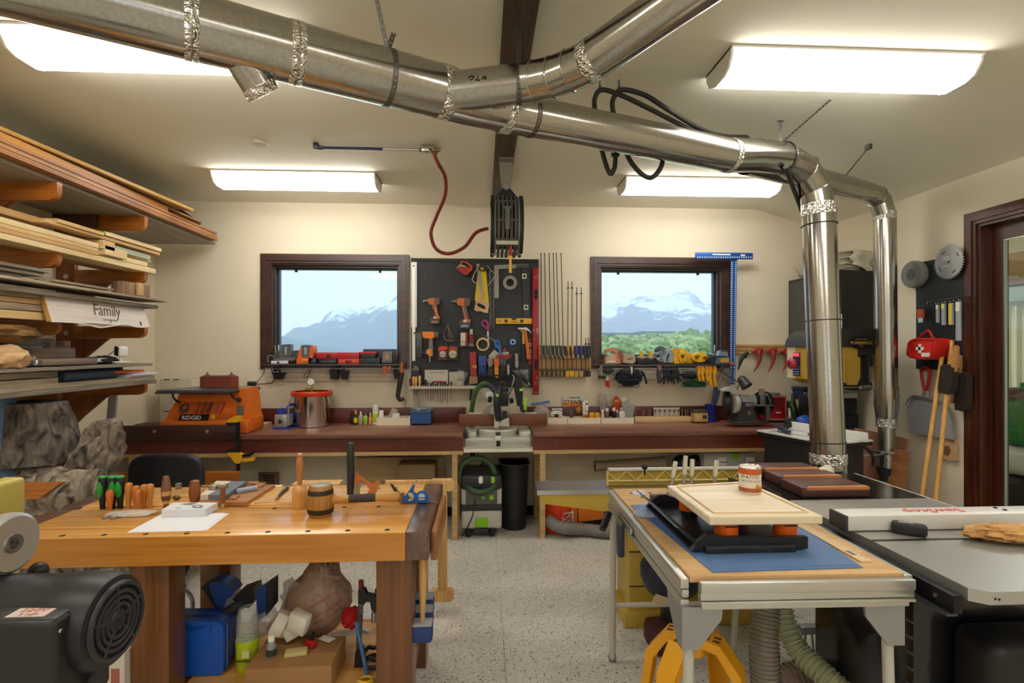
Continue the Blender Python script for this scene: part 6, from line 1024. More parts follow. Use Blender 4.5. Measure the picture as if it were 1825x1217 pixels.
t=th('bar_clamp','black bar clamp lying horizontally at the left end of the right shelf','clamp',1075,672,4.98);b=MB();b.pb(1058,648,1100,650,4.99,.012);b.pb(1063,641,1092,642.5,5.02,.012);t.pt_('bar',b,DARKSTEEL);b=MB();b.pb(1070,652,1074,672,4.97,.03,.004);t.pt_('steel_screw',b,mat('#9a9da0',.35,.7));b=MB();b.pb(1068,670,1080,675,4.96,.05,.005);b.pp([(1073,652),(1085,650),(1096,660),(1086,668),(1076,664)],4.98,.04);t.pt_('clamp_jaw',b,BLACK)
simple('red_grips','pair of red plier grips hanging at the left under the right shelf','pliers',4.98,('grip',[(1079,678),(1082.5,678),(1083,689),(1079,689)],.02,mat('#b81d20',.4)),('grip',[(1083.5,678),(1086.5,678),(1087,690.5),(1083,690.5)],.02,mat('#b81d20',.4)),('hook',[(1081,671),(1084,671),(1085,678),(1081,678)],.01,STEEL))
t=th('hanging_basket','black wire basket full of dark cloths, left under the right shelf','basket',1122,690,4.96);b=MB();[b.tube([PY(x0+ (y-655)*.18,y,4.95),PY(x1-(y-655)*.12,y,4.95),PY(x1-(y-655)*.12,y,5.14),PY(x0+(y-655)*.18,y,5.14)],.003,5,closed=True) for y in (664,677,689) for x0,x1 in ((1096,1145),)];[b.tube([PY(x,656,4.95),PY(x,689,4.95)],.0018,5) for x in range(1103,1143,6)];t.pt_('wire',b,BLACK)
b=MB();p=PY(1121,672,5.05);b.blob(p,(.125,.08,.085),.22,3,4,41);solo('dark_cloths','bunch of dark navy cloths filling the hanging basket','cloth',b,mat('#1c2130',.8))
b=MB();b.pt([(1142,661),(1148,668),(1151,678),(1152,684)],4.97,.010,8,4);solo('black_strap','black strap hanging over the right side of the cloth basket','strap',b,mat('#191b20',.7))
b=MB();b.pp([(1124,654),(1127,653),(1127.5,662),(1126,668),(1124.5,662)],4.94,.008);solo('white_clip','small white clip hooked on the right shelf edge','clip',b,mat('#cfcabc',.5))
simple('spring_clamp','dark spring clamp with copper top hanging in the middle of right shelf','clamp',4.95,('jaw',[(1172,653),(1178,652),(1180,660),(1178,668),(1180,678),(1177,684),(1173,682),(1172,668)],.03,mat('#3a3436',.5)),('copper_tip',[(1173,652),(1177.5,651.5),(1178,660),(1174,660)],.02,mat('#9b6a5c',.4,.3)))
G='black work gloves hanging under the right shelf'
for i,(x,dx) in enumerate(((1190,-3),(1203,3))):
    t=T('work_glove','black work glove hanging %s'%('by its cuff, beside the copper tipped clamp','from the shelf, nearest the green basket')[i],'glove',PY(x,682,4.97),group=G);b=MB()
    b.pp([(x-6,654),(x+6,653),(x+8,664),(x+5,670),(x-6,671),(x-8,664)],4.96,.03);t.pt_('palm',b,mat('#23262b',.7))
    for f,(fx,fy) in enumerate(((-9,682),(-4.5,685),(2.5,683),(7,680),(12,670))): b=MB();b.tube([PY(x-5+f*2.6,667,4.975),PY(x+fx*.8+dx*.5,(667+fy)/2,4.972),PY(x+fx+dx,fy,4.975)],[.011,.0105,.007],8,3);t.pt_('finger',b,mat('#1f2226',.7))
t=th('hanging_basket','wire basket with dark bag and green netting under the right shelf','basket',1238,690,4.96);b=MB();[b.tube([PY(1215,y,4.95),PY(1258,y,4.95),PY(1258,y,5.14),PY(1215,y,5.14)],.003,5,closed=True) for y in (662,676,689)];[b.tube([PY(x,662,4.95),PY(x,689,4.95)],.0018,5) for x in range(1219,1258,6)];t.pt_('wire',b,BLACK)
b=MB();b.blob(PY(1229,669,5.05),(.08,.07,.035),.2,3,3,43);solo('purple_cloth','dark purple cloth in the upper part of the green basket','cloth',b,mat('#2c2a38',.8))
b=MB();b.blob(PY(1237,684,5.05),(.11,.07,.03),.3,5,4,44);solo('green_netting','bright green netting in the bottom of the hanging basket','netting',b,mat('#1f6b4a',.7,var=.4,scale=40))
G='yellow spring clamps hanging in a row';proto=None
for i,(x,l) in enumerate(((1246,0),(1252,0),(1260,0),(1266,9),(1274,9))):
    f=lambda pts:[(x+px*1.0,py+(l if py>668 else 0)) for px,py in pts]
    t=T('spring_clamp','yellow spring clamp in the row under the right shelf','clamp',PY(x,680,4.95),group=G) ;b=MB();b.pp(f([(-3,654),(1,653),(4,657),(4,664),(1,668),(3,672),(4,679),(0,679.5),(-2,670),(-3,662)]),4.945,.03);t.pt_('handle',b,mat('#e0a11c',.45));b=MB();b.pp([(x-3,653.5),(x+2,652.5),(x+3,656),(x-3,657)],4.943,.034);t.pt_('jaw_tip',b,mat('#c98a16',.5))
t=th('hanging_pliers','grey pliers hanging at the right end of the right shelf','pliers',1290,690,4.97);b=MB();b.pt([(1279,668),(1284,657),(1288,655),(1284,672),(1276,690)],4.97,.006,8,4);b.pt([(1293,655),(1297,658),(1290,668),(1299,684)],4.97,.005,8,4);b.pt([(1292,657),(1296,672),(1301,690)],4.98,.004,8,4);t.pt_('steel_handles',b,mat('#8f8a80',.35,.7));b=MB();b.pp([(1281,657),(1290,655),(1292,662),(1283,664)],4.96,.02);t.pt_('head',b,mat('#6d6962',.35,.8))
t=th('clamp_rack','wooden rail on the wall holding bar clamps between pegboard and window','rack',1007,657,5.1);b=MB();b.pb(961,638,1053,657,5.10,.10);t.pt_('rail',b,wood('#9b7444','#c79d66','z',.6))
def barclamp(label,x,xt,y0,kind,grp):
    Yc=5.085;t=T('bar_clamp',label,'clamp',PY(x,672,Yc),group=grp);dx=lambda y:x+(xt-x)*(672-y)/(672-y0)
    mb,mh,mj=kind;b=MB();p=PY(x,672,Yc);q=PY(xt,y0,Yc);b.cyl(p,q,.0042,n=6);t.pt_('bar',b,mat('#4d4638',.4,.5))
    b=MB();xx=dx(628);b.pp([(xx-3.4,616),(xx+3,616),(xx+3.4,630),(xx+1,638),(xx-1.5,638),(xx-3,630)],Yc-.035,.06);t.pt_('trigger_body',b,mat(mb,.45));b=MB();b.pp([(xx-3.2,617),(xx-1.5,617),(xx+1,630),(xx+.5,637),(xx-2.5,633)],Yc-.05,.03);t.pt_('trigger',b,mat(mh,.45))
    b=MB();b.pp([(x-3.6,661),(x+3.6,661),(x+3.6,669),(x+1.5,671.5),(x-2.5,671.5),(x-3.6,668)],Yc-.03,.06);t.pt_('lower_jaw',b,mat(mj,.5));b=MB();b.pb(dx(450)-1,y0,dx(450)+1,y0+1.5,Yc-.008,.016) if y0<480 else b.pb(xt-2,y0+10,xt+2,y0+12,Yc-.008,.016);t.pt_('end_stop',b,BLACK)
    return t
for i,(x,xt) in enumerate(((966,964),(974,970.7),(983,978.7),(991,986),(998.5,991.5),(1005,1000))):
    t=barclamp('long black bar clamp, %s of six from the red level'%('first','second','third','fourth','fifth','sixth')[i],x,xt,451,('#3a352c','#6b6458','#35322d'),'long bar clamps on the wooden rail');b=MB();b.pb(x-4.2,661.5,x-3,670,5.05,.05);t.pt_('yellow_strip',b,mat('#d79a1e',.5))
b=MB();b.pb(961,616,964,636,5.05,.05,.004);solo('yellow_trigger','yellow clamp trigger edge beside the red level','clamp trigger',b,mat('#d99c1c',.45))
for i,(x,xt) in enumerate(((1011.5,1012.5),(1019.5,1019.5))): barclamp('yellow handled bar clamp, %s of two in the clamp row'%('left','right')[i],x,xt,502,('#cf9a2a','#3b3428','#d79d20'),'yellow bar clamps on the wooden rail')
for i,(x,xt) in enumerate(((1027.5,1028),(1036,1036))): barclamp('blue headed bar clamp, %s of two in the clamp row'%('left','right')[i],x,xt,512,('#3c418f','#2d2f55','#b08f4a'),'blue bar clamps on the wooden rail')
for i,(x,xt) in enumerate(((1043.5,1044),(1049.5,1049.5))): barclamp('short black bar clamp, %s of two nearest the right window'%('left','right')[i],x,xt,602,('#22252e','#2a2e3a','#2a2725'),'short bar clamps on the wooden rail')
t=th('t_square','long blue perforated aluminium T square by the right window','t square',1308,685,5.06);TB=mat('#1c56a6',.38,.3)
b=MB();b.pp([(1302.5,458),(1314,458),(1310,685),(1300.5,685)],5.075,.004);t.pt_('blade',b,TB);b=MB();b.pb(1240,450.5,1342,461,5.055,.02,.002);t.pt_('head',b,TB)
b=MB()
for i in range(58): 
    y=466+i*3.75;f=(y-458)/227;b.pb(1303.8-2*f,y,1305.6-2*f,y+1.9,5.0738,.001);b.pb(1311-4*f,y,1312.8-4*f,y+1.9,5.0738,.001)
for i in range(24): b.pb(1243+i*4.1,457.3,1244.8+i*4.1,459.2,5.0538,.001)
b.pb(1270,452.5,1302,454.5,5.0538,.001);b.pb(1320,453.5,1328,456,5.0538,.001);t.pt_('white_marks',b,mat('#e6eefa',.5))
t=th('wooden_rail','short moulded wooden rail on the wall right of the blue T square','rail',1360,630,5.15);b=MB();b.pb(1312,614,1407,630,5.17,.03);b.pb(1312,615,1407,618,5.162,.01);b.pb(1312,621,1407,624,5.165,.01);t.pt_('rail',b,wood('#a8824f','#d0a973','x',.55))
CLW=mat('#b2332a',.3)
for i,x in enumerate((1348,1373,1398)):
    t=T('red_claw_hook','curved red resin claw hook, %s on the wooden rail'%('left of three','middle of three','right of three')[i],'hook',PY(x,662,5.12),group='red claw hooks on the rail')
    b=MB();b.tube([PY(x+8-i,624,5.13),PY(x+5,628,5.12),PY(x+6,638,5.11),PY(x+3,650,5.11),PY(x-5,663,5.12)],[.016,.022,.018,.011,.002],12,6);t.pt_('horn',b,mat('#9a3326',.3));b=MB();b.pp([(x-6,627),(x+2,621.5),(x+12,620.5),(x+13,628),(x+5,632)],5.12,.04);t.pt_('mount',b,CLW);b=MB();b.ball(PY(x+7,624.5,5.118),.006,8);t.pt_('screw',b,STEEL)
t=th('hanging_glue_gun','black glue gun hanging from the wooden rail by the T square','glue gun',1322,660,5.1);b=MB();b.tube([PY(1333,628,5.1),PY(1326,634,5.1),PY(1321,641,5.1),PY(1318,652,5.1),PY(1315.5,660,5.1)],[.016,.02,.02,.01,.003],10,4);t.pt_('gun_body',b,mat('#2a2a2a',.5));b=MB();b.ring(PY(1328,634,5.09),(0,1,.3),.02,.005,16,6);t.pt_('trigger_guard',b,mat('#3a3833',.5))
t=T('black_cabinet','tall black wall cabinet in the back right corner','cabinet',(3.12,4.8,1.45));b=MB();b.box((3.03,4.47,1.45),(3.35,5.19,2.275),.003);t.pt_('carcass',b,mat('#1b1b1c',.45));b=MB();b.box((3.027,4.49,1.47),(3.03,5.17,2.25));t.pt_('side_panel',b,mat('#4a4844',.5));b=MB();b.box((3.035,4.45,1.455),(3.345,4.469,2.27),.002);t.pt_('door',b,mat('#1f1f20',.5));b=MB();b.cyl((3.06,4.445,1.75),(3.06,4.445,1.9),.006,n=8);t.pt_('door_handle',b,STEEL)
for k in range(7): b=MB();b.blob((3.17+.02*(k%2),4.62,2.29+.026*k),(.17-.008*k,.14,.021),.25,3.2,3,60+k);solo('folded_cloth','white folded drop cloth, %s of the pile on the black cabinet'%('lowest','second','third','fourth','fifth','sixth','topmost')[k],'cloth',b,mat('#cfc8b6',.85))
b=MB();b.grid(lambda u,v:(3.16+.19*u+.02*math.sin(9*v),4.46-.02*math.sin(5*u),2.45-.2*v*(.6+.4*u)),10,8);b.grid(lambda u,v:(3.16+.19*u+.02*math.sin(9*v),4.456-.02*math.sin(5*u),2.45-.2*v*(.6+.4*u)),10,8);solo('draped_cloth','white cloth corner draping over the edge of the black cabinet','cloth',b,mat('#d6d0bf',.85))
b=MB();b.blob((3.10,5.0,2.36),(.075,.1,.085),.3,3,3,71);solo('plastic_bag','clear plastic bag with white contents on the black cabinet, left of pipe','bag',b,film('#c9bba8',.5,.2));b=MB();b.ball((3.12,4.97,2.35),.055,14,(1,1,.8));solo('white_roll','white round roll inside the clear bag on the cabinet','roll',b,WHITE)
c=PD(1484,680,4.35);t=T('drill_press','yellow drill press with black hood behind the big vertical pipe','drill press',(c.x,c.y,0),11);z0=c.z;YP=mat('#b8963a',.4);HOOD=mat('#2e2c2c',.35)
b=t.mb();b.prism([(-.325,z0+.03),(-.325,z0+.28),(.12,z0+.28),(.12,z0+.05),(.0,z0),(-.2,z0-.01)],-.12,.12,ax='y');t.pt_('head',b,YP)
b=t.mb();b.box((-.329,.035,z0+.03),(-.322,.121,z0+.29));t.pt_('front_plate',b,mat('#d6c7a4',.45))
b=t.mb();b.box((-.333,-.015,z0+.05),(-.328,.055,z0+.235));t.pt_('control_panel',b,mat('#1f2a4a',.4));b=t.mb();b.box((-.336,-.01,z0+.205),(-.332,.05,z0+.23));t.pt_('digital_display',b,mat('#ff3a4a',.4,emit=1.3));b=t.mb();[b.box((-.336,-.008,z0+.06+i*.02),(-.332,.048,z0+.068+i*.02)) for i in range(4)];t.pt_('panel_print',b,mat('#8fb0e0',.5))
b=t.mb();b.at(Tm(-.345,.03,z0+.145)@Rm(0,-90,0)).lathe([(.02,-.02),(.03,0),(.042,.01),(.042,.03),(.03,.045),(.001,.047)],n=24);t.pt_('red_knob',b,mat('#a8323a',.35));b=t.mb();b.at(Tm(-.392,.03,z0+.145)@Rm(0,-90,0)).lathe([(.001,.002),(.015,.002),(.016,0)],n=16);t.pt_('knob_hub',b,DGREY)
b=t.mb();hd=[(-.34,z0+.28),(-.33,z0+.33),(-.29,z0+.385),(-.22,z0+.415),(-.1,z0+.425),(.25,z0+.425),(.31,z0+.40),(.335,z0+.35),(.335,z0+.22),(.12,z0+.21),(.12,z0+.28)];b.prism(hd,-.135,.135,ax='y');t.pt_('hood',b,HOOD)
b=t.mb();b.prism([(.14+.125*math.cos(R(a)),z0+.315+.052*math.sin(R(a))) for a in range(0,360,12)],-.139,-.134,ax='y');t.pt_('badge',b,mat('#151515',.4));b=t.mb();b.at(Tm(.14,-.1395,z0+.31)@Rm(90,0,0)).text('POWERMATIC',.036,Mx(),.001,sx=.95);t.pt_('lettering',b,mat('#d3a83c',.4));b=t.mb();b.box((.08,-.14,z0+.338),(.2,-.138,z0+.343));b.box((.12,-.14,z0+.283),(.16,-.138,z0+.287));t.pt_('badge_line',b,mat('#b08a4a',.4))
b=t.mb();b.prism([(.02,z0-.02),(.1,z0-.02),(.13,z0+.04),(.13,z0+.2),(.0,z0+.2),(.0,z0+.03)],-.135,-.11,ax='y');t.pt_('gear_cover',b,mat('#b3923a',.4));b=t.mb();b.cyl((.24,0,z0-.03),(.24,0,z0+.22),.085,n=24);b.box((.14,-.1,z0-.07),(.3,.1,z0-.0),.02);t.pt_('motor',b,mat('#232324',.5));b=t.mb();b.cyl((-.08,-.16,z0-.035),(.16,-.16,z0-.04),.007,n=8);b.cyl((.1,-.16,z0-.04),(.2,-.16,z0-.035),.015,n=10);t.pt_('feed_handle',b,STEEL)
b=t.mb();b.cyl((.03,0,.06),(.03,0,z0+.05),.045,n=24);t.pt_('column',b,mat('#a7a49c',.3,.8));b=t.mb();b.box((-.15,-.17,0),(.13,.2,.06),.015);t.pt_('base',b,YP);b=t.mb();b.cyl((-.2,0,z0-.12),(-.2,0,z0+.01),.03,n=16);t.pt_('quill',b,STEEL)
b=MB();b.box((2.99,4.56,.9),(3.3,5.0,1.02),.008);solo('tool_case','black ribbed tool case at the bottom of the stack behind drill press','case',b,mat('#1c1d22',.5));
b=MB();b.box((3.0,4.57,1.021),(3.29,4.98,1.17),.008);b.box((3.02,4.562,1.05),(3.27,4.57,1.06));b.box((3.02,4.562,1.1),(3.27,4.57,1.11));solo('tool_case','black tool case with grooves, upper of the stack behind drill press','case',b,mat('#22242b',.5))
b=MB();b.box((3.0,4.55,1.172),(3.16,4.8,1.19));solo('red_booklet','red and white booklet on the black tool cases','booklet',b,mat('#c2574a',.6));b=MB();b.box((3.09,4.54,1.172),(3.27,4.78,1.215));solo('white_carton','white long carton on the black tool cases','carton',b,mat('#cfcac0',.6))
b=MB();b.blob((3.14,4.62,1.305),(.12,.1,.075),.25,2.5,3,77,(0,-18,0));solo('white_sack','white and grey plastic sack on the white carton','sack',b,mat('#c9ccd4',.4));b=MB();b.blob((3.03,4.6,1.25),(.045,.07,.05),.2,3,3,78);solo('red_pouch','red plastic pouch beside the white sack','pouch',b,mat('#c42a26',.4));b=MB();b.at(Tm(3.1,4.75,1.36)@Rm(20,0,0)).box((-.1,-.01,0),(.1,.01,.07));solo('newspaper','printed grey paper pad behind the white sack','paper',b,mat('#a9a59a',.7,var=.5,scale=60))
ra=V((-.19,.63,0));rb_=V((.31,.17,0));Fc=V((2.39,3.59,.95));la=ra.normalized();lb_=V((la.y,-la.x,0));M=Mx(((lb_.x,la.x,0,Fc.x),(lb_.y,la.y,0,Fc.y),(0,0,1,0),(0,0,0,1)))
t=T('router_table','white topped router table with fence behind the big vertical pipe','router table',(Fc.x+.05,Fc.y+.35,0));W,Ln=.42,.66;zt=.95
b=MB(M);b.box((0,0,zt-.012),(W,Ln,zt),.002);t.pt_('table_top',b,mat('#dad9d6',.35));b=MB(M);b.box((.004,.004,zt-.04),(W-.004,Ln-.004,zt-.012));t.pt_('edge_band',b,BLACK)
b=MB(M);b.box((.03,.05,.55),(W-.03,Ln-.05,zt-.04),.004);t.pt_('cabinet',b,mat('#1d1e21',.45))
for x in (.04,W-.04):
    for y in (.05,Ln-.05): b=MB(M);b.box((x-.02,y-.02,0),(x+.02,y+.02,.56));t.pt_('leg',b,mat('#202124',.5))
b=MB(M);b.box((.27,-.06,zt+.001),(.29,Ln-.06,zt+.066),.002);t.pt_('fence',b,mat('#e2e1dc',.4))
for y in (.10,.33,.54): b=MB(M);b.box((.0,y-.006,zt+.0001),(.25,y+.006,zt+.0012)) if y!=.33 else b.box((.09,.06,zt+.0001),(.10,Ln-.05,zt+.0012));t.pt_('t_track',b,mat('#33415c',.4,.5))
FB=mat('#2b3b52',.5)
b=MB(M);b.at(Tm(.08,.46,zt+.012)@Rm(0,0,-28)).box((-.02,-.09,0),(.02,.09,.02),.006);b.cyl((.06,.5,zt),(.06,.5,zt+.07),.004,n=8);b.lathe([(.001,0),(.03,.003),(.03,.012),(.001,.018)],(.06,.5,zt+.045),(0,0,1),14);t.pt_('feather_board',b,FB);b=MB(M);b.at(Tm(.08,.16,zt+.012)@Rm(0,0,-10)).box((-.018,-.09,0),(.018,.09,.018),.006);t.pt_('feather_board',b,FB)
b=MB(M);b.box((.245,.30,zt+.002),(.27,.345,zt+.085),.006);b.box((.25,.3,zt+.066),(.33,.345,zt+.09),.006);t.pt_('blue_stop',b,mat('#1f8fd0',.35))
b=MB(M);b.tube([(W+.0,.12,zt-.06),(W+.06,.10,zt-.08),(W+.08,.06,zt-.14),(W+.08,.06,zt-.2)],.012,8,5);t.pt_('crank_hose',b,BLACK)
q=M@V((.36,.5,zt));b=MB();b.blob(q+V((.0,.05,.06)),(.06,.05,.055),.15,3,3,83);solo('blue_knob_tool','blue rounded power tool behind the router fence','power tool',b,mat('#274fb0',.4));b=MB();b.blob(q+V((-.09,.08,.045)),(.05,.05,.045),.45,5,3,84);solo('black_coil','black coiled brush head left of the blue tool','brush',b,BLACK)
b=MB();b.at(Tm(3.08,4.2,0)@Rm(0,9,0)).box((-.01,-.28,0),(.01,.3,.93));solo('hardboard_panel','reddish brown hardboard panel leaning behind the blast gate','panel',b,mat('#a5745a',.6));b=MB();b.at(Tm(3.0,3.8,0)@Rm(0,6,8)).box((-.006,-.05,0),(.006,.1,.86));solo('thin_strip','thin red brown strip leaning in front of the hardboard panel','strip',b,CED[0])
XW=3.345;t=T('pegboard','small black pegboard on the right wall beside the dark door','pegboard',(XW,3.78,1.448));b=MB();b.box((XW,3.578,1.448),(XR-.001,3.99,2.264));t.pt_('panel',b,pegmat(axes='yz'))
for px,py in ((1651,548),(1641,544),(1646,546),(1657,590),(1653,655),(1710,618)): p=PX(px,py,XW);b=MB();b.tube([p,p+V((-.03,0,0)),p+V((-.035,0,.012))],.0025,6);t.pt_('peg_hook',b,STEEL)
p=PX(1691,467,XW-.03);t=T('steel_disc','round steel circular saw blade on the small pegboard','saw blade',p);b=MB();n=40;o=[]
for i in range(n*3): a=2*PI*i/(n*3);r=(.127,.118,.112)[i%3];o.append((r*math.cos(a),r*math.sin(a)))
b.at(frame(p,(-1,0,0))).prism(o,-.0015,.0015,[[(.008*math.cos(R(a)),.008*math.sin(R(a))) for a in range(0,360,30)]]);t.pt_('blade',b,mat('#b9bcc0',.28,.9));b=MB();fm=frame(p,(-1,0,0));[b.tube([fm@V((.085*math.cos(R(a0+k)),.085*math.sin(R(a0+k))*1,.002)) for k in (0,8,16,22)],.003,6) for a0 in (20,110,200,290)];t.pt_('expansion_slot',b,BLACK);b=MB();[b.at(fm@Tm(-.045,.02+.016*i,.0018)).box((0,0,0),(.05,.006,.0006)) for i in (0,1,-3)];t.pt_('print',b,mat('#dfe2e6',.5))
p=PX(1630,489,XW-.03);t=T('grinding_wheel','grey grinding wheel hung left of the saw blade','grinding wheel',p);b=MB();b.lathe([(.02,-.03),(.098,-.03),(.103,-.02),(.103,.02),(.098,.03),(.02,.03)],p,(-1,0,0),36);t.pt_('wheel',b,mat('#7d7f7a',.9,bump=.4,bscale=250));b=MB();b.lathe([(.018,.031),(.045,.031),(.045,.03)],p,(-1,0,0),28);t.pt_('paper_disc',b,mat('#5a5c5a',.7,var=.4,scale=60))
t=T('rod_rail','steel rod with clips holding drill bit packs on the small pegboard','rail',PX(1686,536,XW-.05));a,c=PX(1655,540,XW-.05),PX(1713,530,XW-.05);b=MB();b.cyl(a,c,.011,n=12);t.pt_('rod',b,DARKSTEEL);b=MB();[b.ring(a.lerp(c,f)+V((0,0,-.012)),(0,1,0),.008,.002,12,5) for f in (.1,.25,.33,.45,.55,.68,.8,.95)];t.pt_('ring_clip',b,STEEL);b=MB();b.ring(a,(0,1,.1),.012,.004,14,6);t.pt_('end_ring',b,STEEL)
PK=film('#c8d2d8',.55,.15)
for i,(x,y0,y1,w,l) in enumerate(((1671.5,543,575,5,'clear drill bit pack, first from the left on the rod'),(1682,541,579,7,'drill bit pack with yellow strip, second on the rod'),(1695.5,540,579,8,'yellow drill bit pack, third on the rod'),(1708.5,537,607,9,'long clear tube with twist bit, last on the rod'))):
    p,q=PX(x,y1,XW-.05),PX(x,y0,XW-.05);hw=w*.5*4/960*.9;t=T('bit_pack',l,'drill bit pack',p);b=MB();b.box((p.x-.008,p.y-hw,p.z),(p.x+.008,p.y+hw,q.z),.002);t.pt_('sleeve',b,PK);b=MB();hgt=(q.z-p.z);b.box((p.x-.0095,p.y-hw*.9,q.z-hgt*(.25 if i!=2 else .98)),(p.x-.008,p.y+hw*.9,q.z-hgt*.02));t.pt_('label',b,mat(('#dfe2e0','#d9cf7a','#d8c04a','#e3dfd0')[i],.5));b=MB();b.cyl((p.x,p.y,p.z+.02),(p.x,p.y,q.z-.02),.005,n=8);t.pt_('drill_bit',b,STEEL)
def sx(name,lab,cat,X,*parts,group=None):
    t=None
    for i,(pn,pts,dep,m) in enumerate(parts):
        q=[PX(x,y,X) for x,y in pts]
        if t is None: t=T(name,lab,cat,min(q,key=lambda v:v.z),group=group)
        b=MB();b.prism([(v.y,v.z) for v in q],X-.002*i,X-.002*i+dep,ax='x');t.pt_(pn,b,m)
    return t
sx('orange_clip','orange and wire clip hanging at the left edge of the small pegboard','clip',XW-.05,('clip_body',[(1633.5,552),(1642,551),(1643,566),(1634,567)],.02,mat('#d2581e',.4)),('wire_loop',[(1636,567),(1645,566),(1645,574),(1637,575)],.004,STEEL))
FA=mat('#d6281f',.5);t=sx('first_aid_bag','bright red first aid bag with white cross on the small pegboard','first aid bag',3.20,('bag_body',[(1617,612),(1622,606),(1634,602),(1652,602),(1664,604),(1668,610),(1664,632),(1657,640),(1640,641),(1622,638),(1615,632)],.13,FA))
b=MB();q=[PX(x,y,3.197) for x,y in ((1622,608),(1660,606),(1662,608),(1657,637),(1622,634))];b.tube(q,.005,6,3,closed=True);t.pt_('piping',b,mat('#b51d18',.5));b=MB();b.tube([PX(1636,603,3.24),PX(1648,593,3.24),PX(1655,589,3.24),PX(1660,596,3.24),PX(1664,604,3.24)],.009,8,5);t.pt_('carry_handle',b,mat('#b3221b',.6))
cx=PX(1638.5,621,3.192);b=MB();b.box((cx.x,cx.y-.034,cx.z-.011),(cx.x+.006,cx.y+.034,cx.z+.011));b.box((cx.x,cx.y-.011,cx.z-.034),(cx.x+.006,cx.y+.011,cx.z+.034));t.pt_('white_cross',b,mat('#efece6',.6));cx=PX(1649,632.5,3.19);b=MB();b.box((cx.x,cx.y-.035,cx.z-.013),(cx.x+.006,cx.y+.035,cx.z+.016));t.pt_('white_label',b,mat('#e3ded2',.6))
t=T('dustpan','metal dustpan with red looped handle hanging on the right wall','dustpan',PX(1655,780,XW-.03));b=MB();b.tube([PX(1648,696,3.31),PX(1643,672,3.31),PX(1643,660,3.31),PX(1650,655,3.31),PX(1657,660,3.31),PX(1657,672,3.31),PX(1652,696,3.31)],.012,10,5);t.pt_('red_handle',b,mat('#a31f1c',.4));b=MB();b.tube([PX(1648,695,3.31),PX(1641,712,3.31)],.006,8);b.tube([PX(1652,695,3.31),PX(1654,714,3.31)],.006,8);t.pt_('rod',b,STEEL)
b=MB();q=[PX(x,y,3.30) for x,y in ((1617,722),(1622,711),(1634,707),(1676,717),(1690,735),(1699,783),(1668,779),(1621,770))];b.prism([(v.y,v.z) for v in q],3.30,3.312,ax='x');t.pt_('pan',b,mat('#b9bdc4',.4,.4));b=MB();b.tube([PX(x,y,3.29) for x,y in ((1617,722),(1622,711),(1634,707),(1676,717))],.012,8,4);t.pt_('rolled_edge',b,mat('#b9bcc1',.3,.8));b=MB();[b.ball(PX(x,y,3.298),.005,8) for x,y in ((1641,722),(1637,734),(1652,737))];t.pt_('rivet',b,CHROME)
t=sx('hand_saw','hand saw with wooden handle and pale blade hanging behind the dustpan','saw',3.325,('handle',[(1672,786),(1680,783),(1690,785),(1700,783),(1703,795),(1700,806),(1702,820),(1692,821),(1684,818),(1672,818),(1668,808),(1672,799)],.025,HWD),('saw_blade',[(1668,712),(1676,712),(1686,738),(1699,783),(1681,784),(1672,770)],.004,mat('#c9ccd0',.35,.7)));b=MB();q=[PX(x,y,3.318) for x,y in ((1681,796),(1690,794),(1693,803),(1688,812),(1681,808))];b.prism([(v.y,v.z) for v in q],3.318,3.322,ax='x');t.pt_('hand_hole',b,mat('#7a5a38',.7));b=MB();[b.prism([(PX(x,y,3.316).y,PX(x,y,3.316).z) for x,y in ((1670+i*1.4,714+i*5),(1678+i*1.3,712+i*4.6),(1679+i*1.3,714.5+i*4.6),(1671+i*1.4,716.5+i*5))],3.314,3.32,ax='x') for i in range(6)];t.pt_('white_teeth_guard',b,mat('#d7d4cc',.5))
POLE=wood('#c08a3c','#e0b063','z',.45)
for i,((x0,y0,d0),(x1,y1,d1_)) in enumerate((((1681,621,3.87),(1644,878,3.70)),((1697,607,3.81),(1668,890,3.62)))):
    p,q=PD(x0,y0,d0),PD(x1,y1,d1_);f=p+(q-p)*(p.z/(p.z-q.z));b=MB();b.cyl(f,p,.0145,n=14);solo('wooden_pole',('left of two pale wooden broom poles leaning on the right wall','right of two wooden broom poles, under the bench brush')[i],'pole',b,POLE)
BRI=mat('#332a24',.95,bump=1,bscale=300)
for i,(br,hd,l) in enumerate(((((1676,652),(1683,649),(1698,656),(1696,690),(1691,703),(1673,700),(1671,692)),((1697,640),(1700,622),(1704,615),(1707,619),(1706,640),(1703,660),(1697,698),(1692,700),(1697,668)),'dark bristled bench brush in front of the wooden poles'),(((1703,668),(1714,664),(1722,668),(1721,728),(1714,733),(1701,730)),((1706,640),(1708,632),(1712,634),(1712,655),(1707,680),(1699,719),(1694,718),(1700,690)),'dark bristled bench brush hanging against the door casing'))):
    X=3.2 if i==0 else 3.28;t=sx('bench_brush',l,'brush',X,('bristles',br,.045,BRI));b=MB();q=[PX(x,y,X+.02) for x,y in hd];b.prism([(v.y,v.z) for v in q],X+.012,X+.034,ax='x');t.pt_('handle',b,wood('#a9713c','#c9935a','z',.5))
t=T('storage_shelf','pale slatted shelving seen through the door glass','shelf',(4.6,4.4,0));
for k in range(9): b=MB();b.box((4.75,3.9+k*.1,1.25),(4.78,3.95+k*.1,2.0));t.pt_('slat',b,mat('#e3dfc4',.5))
b=MB();b.box((4.3,3.6,1.16),(4.9,5.2,1.2));b.box((4.3,3.6,2.12),(4.9,5.2,2.15));b.box((4.3,3.6,.0),(4.9,5.2,.03));t.pt_('board',b,mat('#8d7c62',.6));
for y in (3.62,5.16): b=MB();b.box((4.3,y,0),(4.9,y+.04,2.3));t.pt_('upright',b,mat('#7a6a50',.6))
